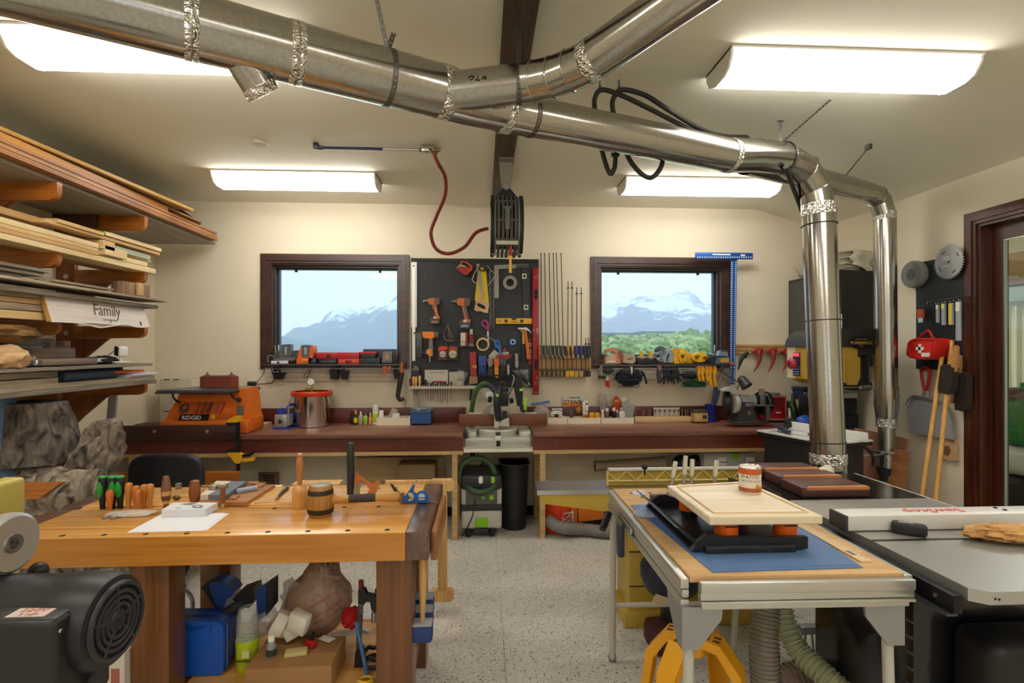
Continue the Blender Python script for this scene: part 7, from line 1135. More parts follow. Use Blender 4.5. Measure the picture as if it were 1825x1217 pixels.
b=MB();b.box((4.32,3.75,1.98),(4.75,4.6,2.12),.03);solo('storage_tub','pale translucent storage tub seen through the door glass','tub',b,mat('#b9cdd4',.3));b=MB();b.box((4.4,3.8,2.152),(4.8,4.9,2.4));solo('brown_carton','brown carton at the top of the shelf beyond the door','carton',b,mat('#9b7a52',.7))
p=(4.42,4.1,.85);b=MB();b.box((4.05,3.7,0),(4.28,4.7,.62),.01);solo('dark_bin','dark bin standing beyond the door','bin',b,mat('#26241f',.6));b=MB();b.lathe([(.12,0),(.16,.05),(.17,.22),(.12,.33),(.04,.4),(.035,.48)],(4.2,3.95,.86),(0,0,1),24);solo('green_demijohn','big green glass bottle beyond the door','bottle',b,mat('#2f7a3f',.15,trans=.4));b=MB();b.blob((4.15,4.0,.74),(.14,.3,.13),.2,3,3,91);solo('white_sack','white cloth sack on the dark bin beyond the door','sack',b,mat('#d6d3c8',.8));b=MB();b.blob((4.2,4.05,1.2),(.12,.2,.09),.3,3,3,92);solo('brown_bag','brown crumpled bag above the green bottle beyond the door','bag',b,mat('#6b5648',.8))
WZ=.88;MAPLE=wood('#c98c40','#eebd76','x',.25,.5,.35,.04,.095,'y');MAPF=wood('#a8661c','#c98a35','x',.3,.6,.25,.05);WAL=wood('#3c271d','#6d5145','y',.3,.8,.3);WALD=wood('#2a1a12','#46301f','x',.4,.8,.2);CHERRY=wood('#4f2d14','#784a22','z',.35,.6,.2)  # window reflection on the bench top is put into MAPLE's lighter tones
t=T('workbench','big split top maple workbench with dark walnut end caps in front left','workbench',(-1.07,2.52,0))
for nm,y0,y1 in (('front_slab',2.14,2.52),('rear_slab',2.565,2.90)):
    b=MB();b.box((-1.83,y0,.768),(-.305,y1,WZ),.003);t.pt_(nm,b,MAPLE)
    for x0,x1 in ((-1.92,-1.83),(-.305,-.213)): b=MB();b.box((x0,y0-.001,.766),(x1,y1+.001,WZ+.0005),.006);t.pt_('end_cap',b,WAL,'dark walnut end cap')
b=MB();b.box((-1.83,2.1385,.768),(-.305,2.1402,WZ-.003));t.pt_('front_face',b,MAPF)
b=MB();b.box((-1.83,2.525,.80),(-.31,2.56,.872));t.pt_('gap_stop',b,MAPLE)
for i in range(9):
    for yy in (2.17,2.49):
        if yy==2.49 and i in (1,2,3): continue
        x=-1.62+i*.155+(0 if yy<2.3 else .06)
        if x<-.35: b=MB();b.cyl((x,yy,WZ-.002),(x,yy,WZ+.0006),.0105,n=18);t.pt_('dog_hole',b,mat('#2a170c',.8))
for x in (-.56,-.47): b=MB();b.cyl((x+.02,2.82,WZ-.002),(x+.02,2.82,WZ+.0006),.0105,n=18);t.pt_('dog_hole',b,mat('#2a170c',.8))
for x0 in (-1.385,-.43):
    for y0 in (2.2,2.72): b=MB();b.box((x0,y0,0),(x0+.145,y0+.12,.768),.003);t.pt_('leg',b,CHERRY)
    b=MB();b.box((x0+.03,2.32,.1),(x0+.115,2.72,.19));t.pt_('side_rail',b,CHERRY)
    b=MB();b.box((x0+.03,2.32,.70),(x0+.115,2.72,.768));t.pt_('top_rail',b,CHERRY)
b=MB();b.box((-1.24,2.22,.14),(-.43,2.245,.2));b.box((-1.24,2.80,.1),(-.43,2.83,.2));t.pt_('long_rail',b,MAPF)
b=MB();b.box((-1.24,2.245,.18),(-.43,2.80,.2));t.pt_('lower_shelf',b,wood('#c8913f','#e2b56a','x',.35,.6,.2,.05,.11,'y'))
b=MB();b.box((-.2125,2.2,.74),(-.185,2.75,.86),.008);t.pt_('end_vise_jaw',b,wood('#7a4a22','#a06a38','y',.4));b=MB();b.cyl((-.21,2.45,.78),(-.40,2.45,.78),.016,n=14);t.pt_('vise_screw',b,DARKSTEEL);b=MB();b.box((-.72,2.5,.735),(-.52,2.53,.767));t.pt_('vise_plate',b,DARKSTEEL)
for i,(px,py,l) in enumerate(((753,1118,'nearest blue rubber mallet hanging on the workbench side'),(755,1093,'middle blue rubber mallet hanging on the workbench side'),(757,1070,'farthest blue rubber mallet hanging on the workbench side'))):
    Ym=2.24+i*.115;p=PY(px,py,Ym);m=T('rubber_mallet',l,'mallet',(p.x,Ym,p.z-.05),group='blue mallets on the workbench side');w=.042
    b=m.mb();b.box((-w,-.035,0),(w,.035,.068),.012);m.pt_('mallet_head',b,mat('#22386f',.6));b=m.mb();b.box((-w*.97,-.033,.066),(w*.97,.033,.076),.006);m.pt_('grey_cap',b,mat('#8f939b',.6));b=m.mb();b.lathe([(.009,.07),(.012,.16),(.016,.26),(.015,.30),(.018,.302),(.016,.345)],n=14);m.pt_('handle',b,wood('#a67a3e','#cfa766','z',.5))
def on(px,py,z=WZ): return PZ(px,py,z)
def turned(name,label,cat,px,py,prof,m,parts=(),group=None,y=None):
    p=on(px,py);p=V((p.x,y or p.y,WZ));t=T(name,label,cat,p,group=group);b=t.mb();b.lathe(prof,n=20);t.pt_('handle',b,m)
    for nm,pr,mm in parts: b=t.mb();b.lathe(pr,n=20);t.pt_(nm,b,mm)
    return t
GRN=mat('#1f9a3c',.35);HW=wood('#a5641c','#d2923f','z',.4)
for i,px in enumerate((186,203,216)):
    p=on(px,903);t=T('carving_chisel','green and black handled carving chisel, %s of three standing in the bench slot'%('left','middle','right')[i],'chisel',(p.x,2.545,WZ-.02),(-20,25,-5)[i],group='green chisels in the bench slot')
    b=t.mb();b.at(Mx.Diagonal((1,.8,1,1))).lathe([(.012,0),(.013,.04),(.0185,.09),(.0205,.13),(.018,.158),(.012,.166)],n=18);t.pt_('handle',b,BLACK)
    b=t.mb();b.at(Tm(0,-.0095,.105)@Rm(90,0,0)@Mx.Diagonal((1,2.9,1,1))).lathe([(.001,.011),(.011,.0095),(.0145,.0)],n=20);t.pt_('green_inlay',b,GRN)
    b=t.mb();b.lathe([(.0185,.156),(.0175,.161),(.0125,.165)],n=18,cap=False);t.pt_('green_rim',b,GRN);b=t.mb();b.lathe([(.001,.169),(.012,.168),(.012,.164)],n=14);t.pt_('chrome_butt',b,CHROME)
    b=t.mb();b.cyl((0,0,-.11),(0,0,.0),.005,n=8);t.pt_('shank',b,STEEL)
for i,px in enumerate((231,243,257,267.5)):
    p=on(px,903);h=(.118,.105,.11,.112)[i];t=T('wood_handled_chisel','light wooden handled chisel, %s of four in the bench slot'%('first','second','third','fourth')[i],'chisel',(p.x,2.545,WZ-.015),group='wooden chisels in the bench slot');b=t.mb();k=h/.11;b.lathe([(.009,0),(.0105,.012*k),(.0095,.025*k),(.0105,.04*k),(.0155,.085*k),(.0165,.105*k),(.013,.115*k),(.004,.118*k)],n=18);t.pt_('handle',b,HW);b=t.mb();b.cyl((0,0,-.1),(0,0,0),.005,n=8);t.pt_('shank',b,STEEL)
OH=wood('#9c4a12','#d0782a','z',.25,2,.4)
for i,(px,py) in enumerate(((194.5,909),(244.5,908.5))): turned('orange_chisel','glossy orange turned handle standing in front of the %s'%('green chisels','wooden chisels')[i],'tool handle',px,py,[(.009,0),(.010,.02),(.0155,.055),(.0165,.075),(.012,.088),(.004,.091)],OH,y=on(px,py).y+.005)
turned('banded_handle','tall turned handle banded in light and dark wood','tool handle',296,906,[(.010,0),(.012,.01),(.0095,.022)],wood('#5a351a','#7d4f28','z',.35),(('light_band',[(.0095,.022),(.016,.034),(.017,.037)],wood('#b98a4a','#dcb06a','z',.4)),('dark_band',[(.017,.037),(.0205,.06)],wood('#3f2514','#6d4626','z',.4)),('light_band',[(.0205,.06),(.0215,.08)],wood('#b08244','#cfa560','z',.4)),('upper_body',[(.0215,.08),(.0185,.105),(.0125,.143),(.011,.146)],wood('#553520','#82563a','z',.4))))
turned('brown_mallet_head','short thick brown turned handle left of the sharpening stone','tool handle',347,895,[(.017,0),(.0235,.02),(.0255,.045),(.024,.075),(.019,.1),(.015,.103)],wood('#6b3818','#94572c','z',.35,.8,.2))
turned('small_turned_handle','small thin brown turned handle with steel ferrule by the stone tray','tool handle',397,906,[(.0085,.024),(.0125,.05),(.012,.075),(.0095,.088),(.012,.094),(.006,.1)],wood('#65351a','#8f522a','z',.35),(('ferrule',[(.006,0),(.007,.005),(.007,.024)],STEEL),))
p=on(191,900);t=T('white_ring_jar','small stack of pale ring lids behind the green chisels','lid',(p.x-.02,p.y+.06,WZ));
for k in range(3): b=t.mb();b.lathe([(.03,.009*k),(.032,.009*k+.002),(.032,.009*k+.007),(.028,.009*k+.008)],n=28);t.pt_('ring',b,mat('#d9cdb4',.45))
b=MB();p=on(222,918);b.blob((p.x+.03,p.y,WZ+.009),(.1,.045,.009),.3,4,3,101);solo('clear_film','crumpled clear plastic film lying in front of the chisels','plastic',b,film('#e5e2dc',.45,.15))
for i,(px,py,l) in enumerate(((196,922,.055),(206,924,.04))): p=on(px,py);b=MB();b.at(Tm(p.x,p.y,WZ)@Rm(0,0,60+8*i)).box((-l/2,-.008,0),(l/2,.008,.012),.003);solo('grey_stone_slip','%s small grey stone stick beside the clear film'%('left','right')[i],'stone',b,mat('#8d8880',.7))
def quad(pts,z,th=.0006): return MB().prism([(PZ(x,y,z).x,PZ(x,y,z).y) for x,y in pts],z,z+th)
solo('paper_sheet','white printed paper lying under the white box, top sheet','paper',quad(((226,949),(287,917),(401,914),(361,946)),WZ+.001),mat('#e6e8ec',.6));solo('paper_sheet','white paper peeking out at the right under the top sheet','paper',quad(((300,946),(350,916),(408,915),(369,945)),WZ+.0003),mat('#e3e5ea',.6))
q=[PZ(x,y,WZ+.002) for x,y in ((288,922),(366,920.5),(388,908),(309,908))];t=T('white_box','flat white cardboard box with grey printing on the paper','box',q[0]);b=MB();b.prism([(v.x,v.y) for v in q],WZ+.002,WZ+.034);t.pt_('carton',b,mat('#dcdde0',.5));zt=WZ+.0345
b=MB();qq=lambda x,y:(PZ(x,y,zt).x,PZ(x,y,zt).y);b.prism([qq(*v) for v in ((320,898.5),(338,896),(352,896),(340,900))],zt,zt+.0004);b.prism([qq(352+10*math.cos(R(a)),902.5+3*math.sin(R(a))) for a in range(0,360,20)],zt,zt+.0004,[[qq(352+5*math.cos(R(a)),902+1.4*math.sin(R(a))) for a in range(0,360,20)]]);b.prism([qq(*v) for v in ((312,905),(322,904),(322,905.2),(312,906))],zt,zt+.0004);t.pt_('print',b,mat('#77787d',.5))
t=T('sharpening_board','brown board with raised stops holding the sharpening stone','board',on(420,898));BRD=wood('#8c5526','#bd8348','x',.4,.6,.1);b=MB();b.prism([(PZ(x,y,WZ+.02).x,PZ(x,y,WZ+.02).y) for x,y in ((352,893),(440,893),(490,862),(398,862))],WZ+.001,WZ+.016);t.pt_('board',b,BRD)
for q in (((407,889),(415,883),(427,883),(419,890)),((450,868),(462,861),(474,861),(466,868)),((440,862),(444,859),(462,859),(458,863))): b=MB();b.prism([(PZ(x,y,WZ+.02).x,PZ(x,y,WZ+.02).y) for x,y in q],WZ+.016,WZ+.024);t.pt_('stop',b,BRD)
t=T('sharpening_stone','grey water stone with cream half on the sharpening board','stone',on(400,890));f=lambda l:[(PZ(x,y,WZ+.04).x,PZ(x,y,WZ+.04).y) for x,y in l];b=MB();b.prism(f(((371,882),(402,882.5),(440,858),(412,857.5))),WZ+.017,WZ+.041);t.pt_('grey_stone',b,mat('#6d747c',.7));b=MB();b.prism(f(((357,882),(371,882),(412,857.5),(386,857))),WZ+.017,WZ+.041);t.pt_('cream_stone',b,mat('#cfc8b4',.7))
p=PZ(381,870,WZ+.045);t=T('honing_guide','small metal honing guide resting on the sharpening stone','honing guide',(p.x,p.y,WZ+.043));b=t.mb();b.box((-.018,-.02,0),(.018,.02,.02),.004);t.pt_('body',b,mat('#b3a98c',.35,.6));b=t.mb();b.cyl((-.055,0,.012),(.06,0,.014),.006,n=10);b.lathe([(.011,0),(.011,.014)],(.05,0,.014),(1,0,0),12);t.pt_('screw_rod',b,mat('#a39a80',.35,.7))
p=on(433,884);b=MB();b.at(Tm(p.x+.01,p.y+.02,WZ+.016)@Rm(0,0,38)).box((-.05,-.018,0),(.05,.018,.022),.008);solo('small_blue_spray','pale blue grey small device lying on the sharpening board','device',b,mat('#8e9cb5',.3))
p=on(312,872);b=MB();b.box((p.x-.0,p.y,WZ),(p.x+.025,p.y+.02,WZ+.03),.002);solo('steel_block','tiny steel block at the back of the workbench by the chair','block',b,mat('#8f9092',.35,.8));p=on(304,893);b=MB();b.blob((p.x+.015,p.y+.02,WZ+.012),(.02,.012,.012),.3,4,2,5);solo('brass_marking_part','small dark brass part beside the banded handle','part',b,mat('#6d542c',.4,.6))
t=T('marking_board','plain brown board right of the sharpening board','board',on(480,895));b=MB();b.prism([(PZ(x,y,WZ).x,PZ(x,y,WZ).y) for x,y in ((452,897),(640,896),(600,868),(520,868))],WZ+.0005,WZ+.004);t.pt_('board',b,wood('#c08a50','#dcae76','x',.4));t2=T('spokeshave','slim dark and brass marking tool lying on the plain brown board','tool',on(510,880));b=MB();b.tube([on(493,889,WZ+.01),on(502,878,WZ+.012),on(512,870,WZ+.012)],[.005,.008,.01],10,3);t2.pt_('handle',b,mat('#4a3a2a',.4));b=MB();b.tube([on(492,890,WZ+.009),on(497,884,WZ+.01)],.007,10);t2.pt_('brass_tip',b,BRASS)
p=on(530,908);t=T('carving_mallet','upright round carving mallet with long glossy handle','mallet',(p.x,p.y+.03,WZ));MW=wood('#b9803f','#e0ae6a','z',.3,.6,.2);b=t.mb();b.lathe([(.03,0),(.0315,.003),(.032,.07),(.031,.086),(.021,.099),(.013,.104)],n=30);t.pt_('mallet_head',b,MW);b=t.mb();b.lathe([(.0115,.1),(.011,.12),(.0175,.17),(.0185,.195),(.0155,.222),(.013,.23),(.016,.236),(.012,.246),(.002,.249)],n=24);t.pt_('handle',b,wood('#8a5024','#c18448','z',.2,.6,.5))
p=on(565,925);t=T('barrel_mallet','big barrel headed wooden mallet with handle resting on the bench','mallet',(p.x,p.y+.05,WZ));BW=wood('#7a4f20','#b3803d','z',.4,1.4);b=t.mb();b.lathe([(.045,0),(.047,.004),(.053,.035),(.056,.067),(.053,.1),(.047,.13),(.044,.134)],n=36);t.pt_('mallet_head',b,BW);b=t.mb();b.lathe([(.001,.1345),(.042,.1345),(.044,.133)],n=30);t.pt_('struck_face',b,wood('#8b8070','#a99c88','x',.35))
IRON=mat('#3b352c',.5,.5,bump=.6,bscale=90)
for z in (.014,.095): b=t.mb();b.lathe([(.0505 if z<.05 else .0535,z),(.0535 if z<.05 else .0548,z+.001),(.0562 if z<.05 else .052,z+.02),(.054 if z<.05 else .0495,z+.021)],n=36);t.pt_('iron_band',b,IRON)
b=t.mb();b.lathe([(.02,.045),(.022,.055),(.014,.07),(.017,.12)],(.0,0,.067),(1,.04,.02),20);t.pt_('handle_neck',b,wood('#9c6a2c','#c9964c','x',.4));b=t.mb();b.lathe([(.017,.12),(.0185,.19),(.0185,.235)],(.0,0,.067),(1,.04,.02),20);t.pt_('leather_wrap',b,mat('#3d342e',.7,bump=1,bscale=200));b=t.mb();b.lathe([(.018,.235),(.0225,.30),(.022,.325),(.014,.338),(.002,.34)],(.0,0,.067),(1,.04,.02),20);t.pt_('handle_end',b,wood('#9c6a2c','#c9964c','x',.4))
p=on(624,890);t=T('holdfast','tall black round holdfast post standing in the bench','holdfast',(p.x,p.y+.01,WZ));b=t.mb();b.lathe([(.017,-.05),(.0175,.2),(.0175,.255),(.013,.268),(.002,.272)],n=22);t.pt_('post',b,mat('#2b2a2b',.5))
Y=2.60;t=T('dovetail_saw','orange brown saw handle standing on the bench behind the mallet handle','saw',PY(655,892,Y));b=MB();b.pp([(632,862),(634,845),(637,838),(640,849),(648,854),(656,861),(664,864),(672,857),(675,852),(676,862),(672,874),(666,883),(664,890),(655,890),(643,887),(646,882),(655,880),(658,872),(652,862),(643,857),(637,860),(633,870)],Y,.022);t.pt_('handle',b,wood('#9a4f18','#cf7f36','x',.3,.8,.3))
b=MB();b.pp([(630,888),(630,872),(633,864),(641,859),(650,862),(648,865),(643,866),(640,872),(640,888)],Y+.01,.02);t.pt_('metal_back',b,mat('#a9a29a',.35,.7))
b=MB();b.tube([on(666,879,WZ+.01),on(680,887,WZ+.006),on(700,883,WZ+.006)],.005,8,4);b.pp([(695,863),(700,866),(712,881),(712,893),(708,893),(705,880)],2.56,.02);solo('marking_gauge','black curved marking gauge beside the blue plane','gauge',b,mat('#2e2a26',.4))
b=MB();b.pb(713,879,720,896,2.55,.02,.001);solo('square_stop','small brown square bench stop between gauge and plane','bench stop',b,wood('#5a4332','#7d6350','z',.5))
Y=2.54;t=T('shoulder_plane','bright blue hand plane with silver insets on the bench','plane',PY(741,897,Y));BP=mat('#1d5fa8',.35)
ci=lambda cx,cy,rx,ry,a0=0,a1=360,st=20:[(cx+rx*math.cos(R(a)),cy-ry*math.sin(R(a))) for a in range(a0,a1,st)]
b=MB();b.pp([(718,896),(719,888),(724,882),(738,861),(740,858),(742.5,860),(737,872),(737,878),(742,881),(746,877),(752,875.5),(758,877),(762,883),(764,889),(763,896)],Y,.02);t.pt_('body',b,BP)
b=MB();b.pp([(727,880),(729,878),(733,878),(736,881),(737.5,886),(735,891),(731,893),(727,892.5),(727,890.5),(731,890),(733,887),(732,884),(728,882.5)],Y-.004,.005);b.pp([(745,884),(748,880),(752,879),(756,881),(758,884),(756,886.5),(747,886.5)],Y-.004,.005);b.pb(746,888,757,891,Y-.004,.005);t.pt_('silver_inset',b,mat('#cfd2d4',.3,.6));b=MB();b.lathe([(.001,.003),(.007,.002),(.008,0)],PY(732,886,Y-.004),(0,-1,0),14);t.pt_('brass_screw',b,BRASS);b=MB();b.pp([(737,864),(740,857.5),(743,859),(740,865)],Y-.003,.026);t.pt_('iron_tip',b,STEEL)
b=MB();p=on(470,862);b.box((p.x-.2,2.87,WZ),(p.x+.12,2.895,WZ+.006));solo('thin_strip','thin pale wooden strip at the back edge of the workbench','strip',b,PINE[1]);b=MB();b.box((-.52,2.905,.80),(-.235,2.93,WZ+.016));solo('wooden_strip','pale wood strip along the back right edge of the workbench','strip',b,PINE[2])
t=T('office_chair','black office chair back behind the workbench on the left','chair',(-2.0,3.45,0));c=PD(291,845,3.5);t.o.location=(0,0,0);t.M=Mx()
b=MB();a0=PD(225,868,3.5);a1=PD(357,868,3.5);w=(a1.x-a0.x)/2;cx=(a0.x+a1.x)/2;cy=a0.y;zb=.62;zt=1.6-188*3.5/960
o=[(cx+w*math.cos(R(a))*(1 if 1 else 1)*abs(math.cos(R(a)))**-.35 if abs(math.cos(R(a)))>.02 else cx, (zb+zt)/2+(zt-zb)/2*(1 if math.sin(R(a))>0 else -1)*abs(math.sin(R(a)))**.55) for a in range(0,360,6)]
o=[(cx+w*math.copysign(abs(math.cos(R(a)))**.55,math.cos(R(a))),(zb+zt)/2+(zt-zb)/2*math.copysign(abs(math.sin(R(a)))**.6,math.sin(R(a)))) for a in range(0,360,6)]
b.prism(o,cy,cy+.05,ax='y');bb=t.pt_('backrest',b,mat('#232326',.45));md=bb.modifiers.new('b','BEVEL');md.width=.02;md.segments=4;md.limit_method='ANGLE'
b=MB();b.box((cx-.24,cy+.06,.44),(cx+.24,cy+.52,.52),.035,4);t.pt_('seat',b,mat('#232326',.5));b=MB();b.box((cx-.03,cy+.05,.4),(cx+.03,cy+.08,.75));b.box((cx-.03,cy+.05,.40),(cx+.03,cy+.3,.43));t.pt_('back_support',b,BLACK);b=MB();b.cyl((cx,cy+.3,.1),(cx,cy+.3,.44),.03,n=16);t.pt_('gas_column',b,BLACK)
for k in range(5): b=MB();a=R(72*k);e=(cx+.28*math.cos(a),cy+.3+.28*math.sin(a),.075);b.tube([(cx,cy+.3,.11),e],[.025,.015],10);b.ball((e[0],e[1],.03),.03,10);t.pt_('caster_leg',b,BLACK)
SZ=.2;BC=mat('#1c55b8',.38)
for i,(x0,x1,y0,y1,Yc,l) in enumerate(((319.5,398,1106,1200,2.37,'front blue moulded tool case standing on the workbench shelf'),(319,412,1093,1190,2.47,'rear blue moulded tool case standing behind the front one'))):
    a,c=PY(x0,y1,Yc),PY(x1,y0,Yc);t=T('blue_case',l,'case',(a.x/2+c.x/2,Yc,SZ),group='blue tool cases on the workbench shelf');h=c.z;xx0,xx1=a.x-.03,c.x
    b=MB();b.prism([(xx0,SZ+.004),(xx1-.012,SZ+.003),(xx1,SZ+.02),(xx1,h-.03),(xx1-.02,h-.008),((xx0+xx1)/2,h),(xx0,h)],Yc,Yc+.035,ax='y');t.pt_('front_shell',b,BC);b=MB();b.prism([(xx0,SZ+.001),(xx1-.01,SZ+.001),(xx1+.004,SZ+.02),(xx1+.004,h-.032),(xx1-.02,h-.012),(xx0,h-.004)],Yc+.036,Yc+.072,ax='y');t.pt_('rear_shell',b,mat('#1d3f8a',.4));b=MB();b.prism([(xx0,SZ+.002),(xx1+.001,SZ+.015),(xx1+.001,h-.03),(xx0,h-.01)],Yc+.0345,Yc+.0375,ax='y');t.pt_('seam',b,mat('#9fb6d8',.4))
    b=MB();q=lambda x,y:(PY(x,y,Yc).x,PY(x,y,Yc).z);b.prism([q(x,y) for x,y in ((322,1117),(345,1124),(366,1117),(362,1115),(345,1119),(326,1113))],Yc-.006,Yc,ax='y') if i==0 else b.prism([q(x,y) for x,y in ((325,1097),(345,1101),(368,1097),(366,1095.5),(345,1098.5),(327,1095))],Yc-.006,Yc,ax='y');t.pt_('handle',b,mat('#1a3f94',.4));b=MB();b.box((xx1-.055,Yc-.004,h-.05),(xx1-.02,Yc,h-.02),.003);t.pt_('latch',b,BC)
t=T('cup_stack','stack of clear cups in a lime green sleeve beside the blue cases','cup',PY(434,1195,2.38));p=PY(434,1196,2.38);b=MB();b.lathe([(.042,0),(.044,.004),(.048,.13),(.046,.135)],(p.x,2.42,SZ),(0,0,1),28);t.pt_('lime_sleeve',b,mat('#b5c81f',.4));b=MB();b.lathe([(.046,.0),(.042,.09),(.038,.13),(.02,.14)],(p.x,2.42,SZ+.135),(0,0,1),24,cap=False);[b.ring((p.x,2.42,SZ+.14+.012*k),(0,0,1),.045-.0006*k,.002,24,5) for k in range(9)];t.pt_('clear_cups',b,film('#cdd6da',.32,.1));b=MB();b.box((p.x+.0,2.365,SZ+.075),(p.x+.03,2.374,SZ+.105));t.pt_('white_label',b,mat('#d8dc9a',.5));b=MB();b.box((p.x-.03,2.368,SZ+.058),(p.x+.03,2.375,SZ+.062));t.pt_('print',b,mat('#4d5a12',.5))
BT2=mat('#2b4a92',.4)
t=T('blue_hood_tool','blue rounded dust hood tool standing behind the cases','tool',PY(385,1095,2.58));b=MB();b.pp([(371,1040),(380,1037),(398,1038),(409,1045),(417,1056),(414,1062),(404,1068),(397,1090),(384,1078)],2.56,.09);t.pt_('hood',b,BT2);b=MB();b.pp([(358,1047),(371,1040),(385,1078),(394,1091),(386,1088),(372,1065)],2.57,.07);t.pt_('dark_mouth',b,mat('#23262e',.5))
t=T('black_planer_tool','black power tool end with tube lying between the blue tools','tool',PY(440,1090,2.55));b=MB();b.pp([(414,1068),(424,1057),(452,1047),(454,1070),(444,1084),(430,1082)],2.55,.09);t.pt_('housing',b,mat('#26272b',.45));b=MB();b.cyl(PY(398,1097,2.5),PY(432,1075,2.56),.028,.024,n=18);t.pt_('tube',b,mat('#2c3138',.4))
t=T('open_blue_case','dark blue case standing on end with black inside','case',PY(472,1105,2.52));b=MB();b.pp([(457,1052),(480,1036),(481,1090),(457,1112)],2.5,.03);t.pt_('blue_lid',b,mat('#1f3f8f',.45));b=MB();b.pp([(474,1042),(487,1033),(487,1082),(474,1098)],2.49,.06);[b.pb(477,1046+i*10,485,1052+i*10,2.485,.008,.002) for i in range(4)];t.pt_('black_insert',b,mat('#1b1c22',.5))
b=MB();b.ring(PY(322,1075,2.66),(.3,1,0),.07,.010,28,8);solo('grey_hose_ring','shiny grey hose ring seen between the legs','hose',b,mat('#8d8f93',.3,.5))
b=MB();b.blob(PY(455,1112,2.5)+V((.03,.03,.0)),(.06,.06,.06),.3,3,3,111);solo('clear_bag','clear crumpled bag behind the lime cup sleeve','bag',b,film('#dfe5ea',.4,.1))
CB=mat('#9f7649',.75);q=[PZ(x,y,SZ+.10) for x,y in ((443,1185),(592,1186),(625,1126),(497,1126))]
t=T('cardboard_box','flat brown cardboard box on the workbench shelf under the foam blocks','box',(q[0].x+.15,2.3,SZ));b=MB();x0,x1=q[0].x,q[1].x;y0,y1=2.235,2.47
b.box((x0,y0,SZ+.001),(x1,y1,SZ+.105),.002);t.pt_('carton',b,CB);b=MB();b.box((x0+.13,y0-.0005,SZ+.1055),(x1-.002,y0+.10,SZ+.108));t.pt_('flap',b,mat('#a87f50',.75));b=MB();b.at(Tm(x0+.18,y1-.07,SZ+.107)@Rm(8,0,-4)).box((0,-.04,0),(.14,.04,.002));t.pt_('flap',b,mat('#8f683e',.75));BZ=SZ+.108
t=T('shopping_bag','brown translucent plastic shopping bag with orange print on the box','bag',PY(560,1125,2.62));BAG=mat('#a88d7c',.35,bump=.8,bscale=14);c=PY(566,1072,2.62);b=MB()
bm=bmesh.new();bmesh.ops.create_icosphere(bm,subdivisions=5,radius=1)
for v in bm.verts:
    p=v.co.copy();k=1+.10*nz.noise(p*1.7+V((3,1,0)))+.09*abs(nz.noise(p*3.6))+.05*abs(nz.noise(p*8))+.02*nz.noise(p*14);z=p.z
    w=.155*(1-.35*max(0,z)**1.5)*(1-.15*max(0,-z));v.co=V((p.x*w*k+.02*z,p.y*.14*k,max(-.145,z*.165*k)))
    if z>.75: v.co.z+=.03*(1+nz.noise(p*9))
b.at(Tm(c)).bm(bm);t.pt_('bag_body',b,BAG,sharp=80)
b=MB();b.at(Tm(c+V((-.10,-.02,.07)))@Rm(0,28,0)).grid(lambda u,v:(-.05+.1*u+.012*math.sin(8*v),-.03*math.sin(PI*u)-.02*v,.12*v-.06),8,8);b.at(Tm(c+V((.02,-.03,.13)))@Rm(0,50,0)).grid(lambda u,v:(-.06+.13*u,-.05*math.sin(PI*u),.09*v-.02+.01*math.sin(9*u)),8,6);b.at(Tm(c+V((-.14,-.01,-.02)))@Rm(0,35,0)).grid(lambda u,v:(-.03+.05*u+.01*math.sin(6*v),-.02*math.sin(PI*u),.26*v-.13),6,10);t.pt_('bag_handle',b,film('#b3a298',.75,.15))
def onbag(b,tx,sz,dx,dz,rot):
    q=MB();q.text(tx,sz,Mx(),.0003);M=Rm(90,0,0)@Rm(0,0,rot);out=[]
    for p in q.v:
        w=M@p+V((dx,0,dz));o=c+w;h=o;d=1
        out.append(w)
    from mathutils.bvhtree import BVHTree
    global _bt
    for w in out: 
        r=_bt.ray_cast(V((c.x+w.x,c.y-1,c.z+w.z)),V((0,1,0)))
        b.v.append((r[0] if r[0] else V((c.x+w.x,c.y-.14,c.z+w.z)))+V((0,-.0025,0)))
    n=len(b.v)-len(out);b.f+= [tuple(n+i for i in f) for f in q.f]
from mathutils.bvhtree import BVHTree
_o=[o for o in t.o.children if o.name.startswith('bag_body')][0];_bt=BVHTree.FromPolygons([t.M@v.co for v in _o.data.vertices],[tuple(p.vertices) for p in _o.data.polygons])
b=MB()
for tx,sz,dx,dz,ro in (('FREE DELIVERY',.018,.06,.06,22),('YOUR ORDER',.022,.07,.015,18),('SHOP ONLINE',.018,.08,-.015,18),('HAVE A GREAT DAY',.015,.08,-.06,20)): onbag(b,tx,sz,dx,dz,ro)
t.pt_('print',b,mat('#b5543a',.5))
FOAM=mat('#dcd9cc',.85)
for i,(px,py,sz,rot,l) in enumerate(((531,1112,(.085,.05,.09),(10,20,-14),'biggest white foam block leaning in front of the shopping bag'),(493,1118,(.055,.05,.10),(0,28,10),'left white foam block leaning beside the cups'),(507,1140,(.06,.045,.085),(-5,-22,20),'white foam block behind the small bottle'))): p=PY(px,py,2.36);b=MB();b.cube((p.x,2.38+.02*i,max(p.z,BZ+.06)),sz,rot,.008);solo('foam_block',l,'foam block',b,FOAM)
p=PZ(482,1171,BZ);t=T('small_bottle','small clear bottle with white cap and dark label on the cardboard box','bottle',(p.x,p.y+.01,BZ));b=t.mb();b.lathe([(.019,0),(.0205,.003),(.0205,.045),(.012,.06),(.011,.064)],n=22);t.pt_('flask',b,mat('#c3c6c6',.1,trans=.5));b=t.mb();b.lathe([(.0208,.006),(.021,.008),(.021,.032),(.0208,.034)],n=22,cap=False);t.pt_('label',b,mat('#2f3a36',.5));b=t.mb();b.lathe([(.0135,.063),(.0135,.085),(.012,.087)],n=18);t.pt_('cap',b,WHITE)
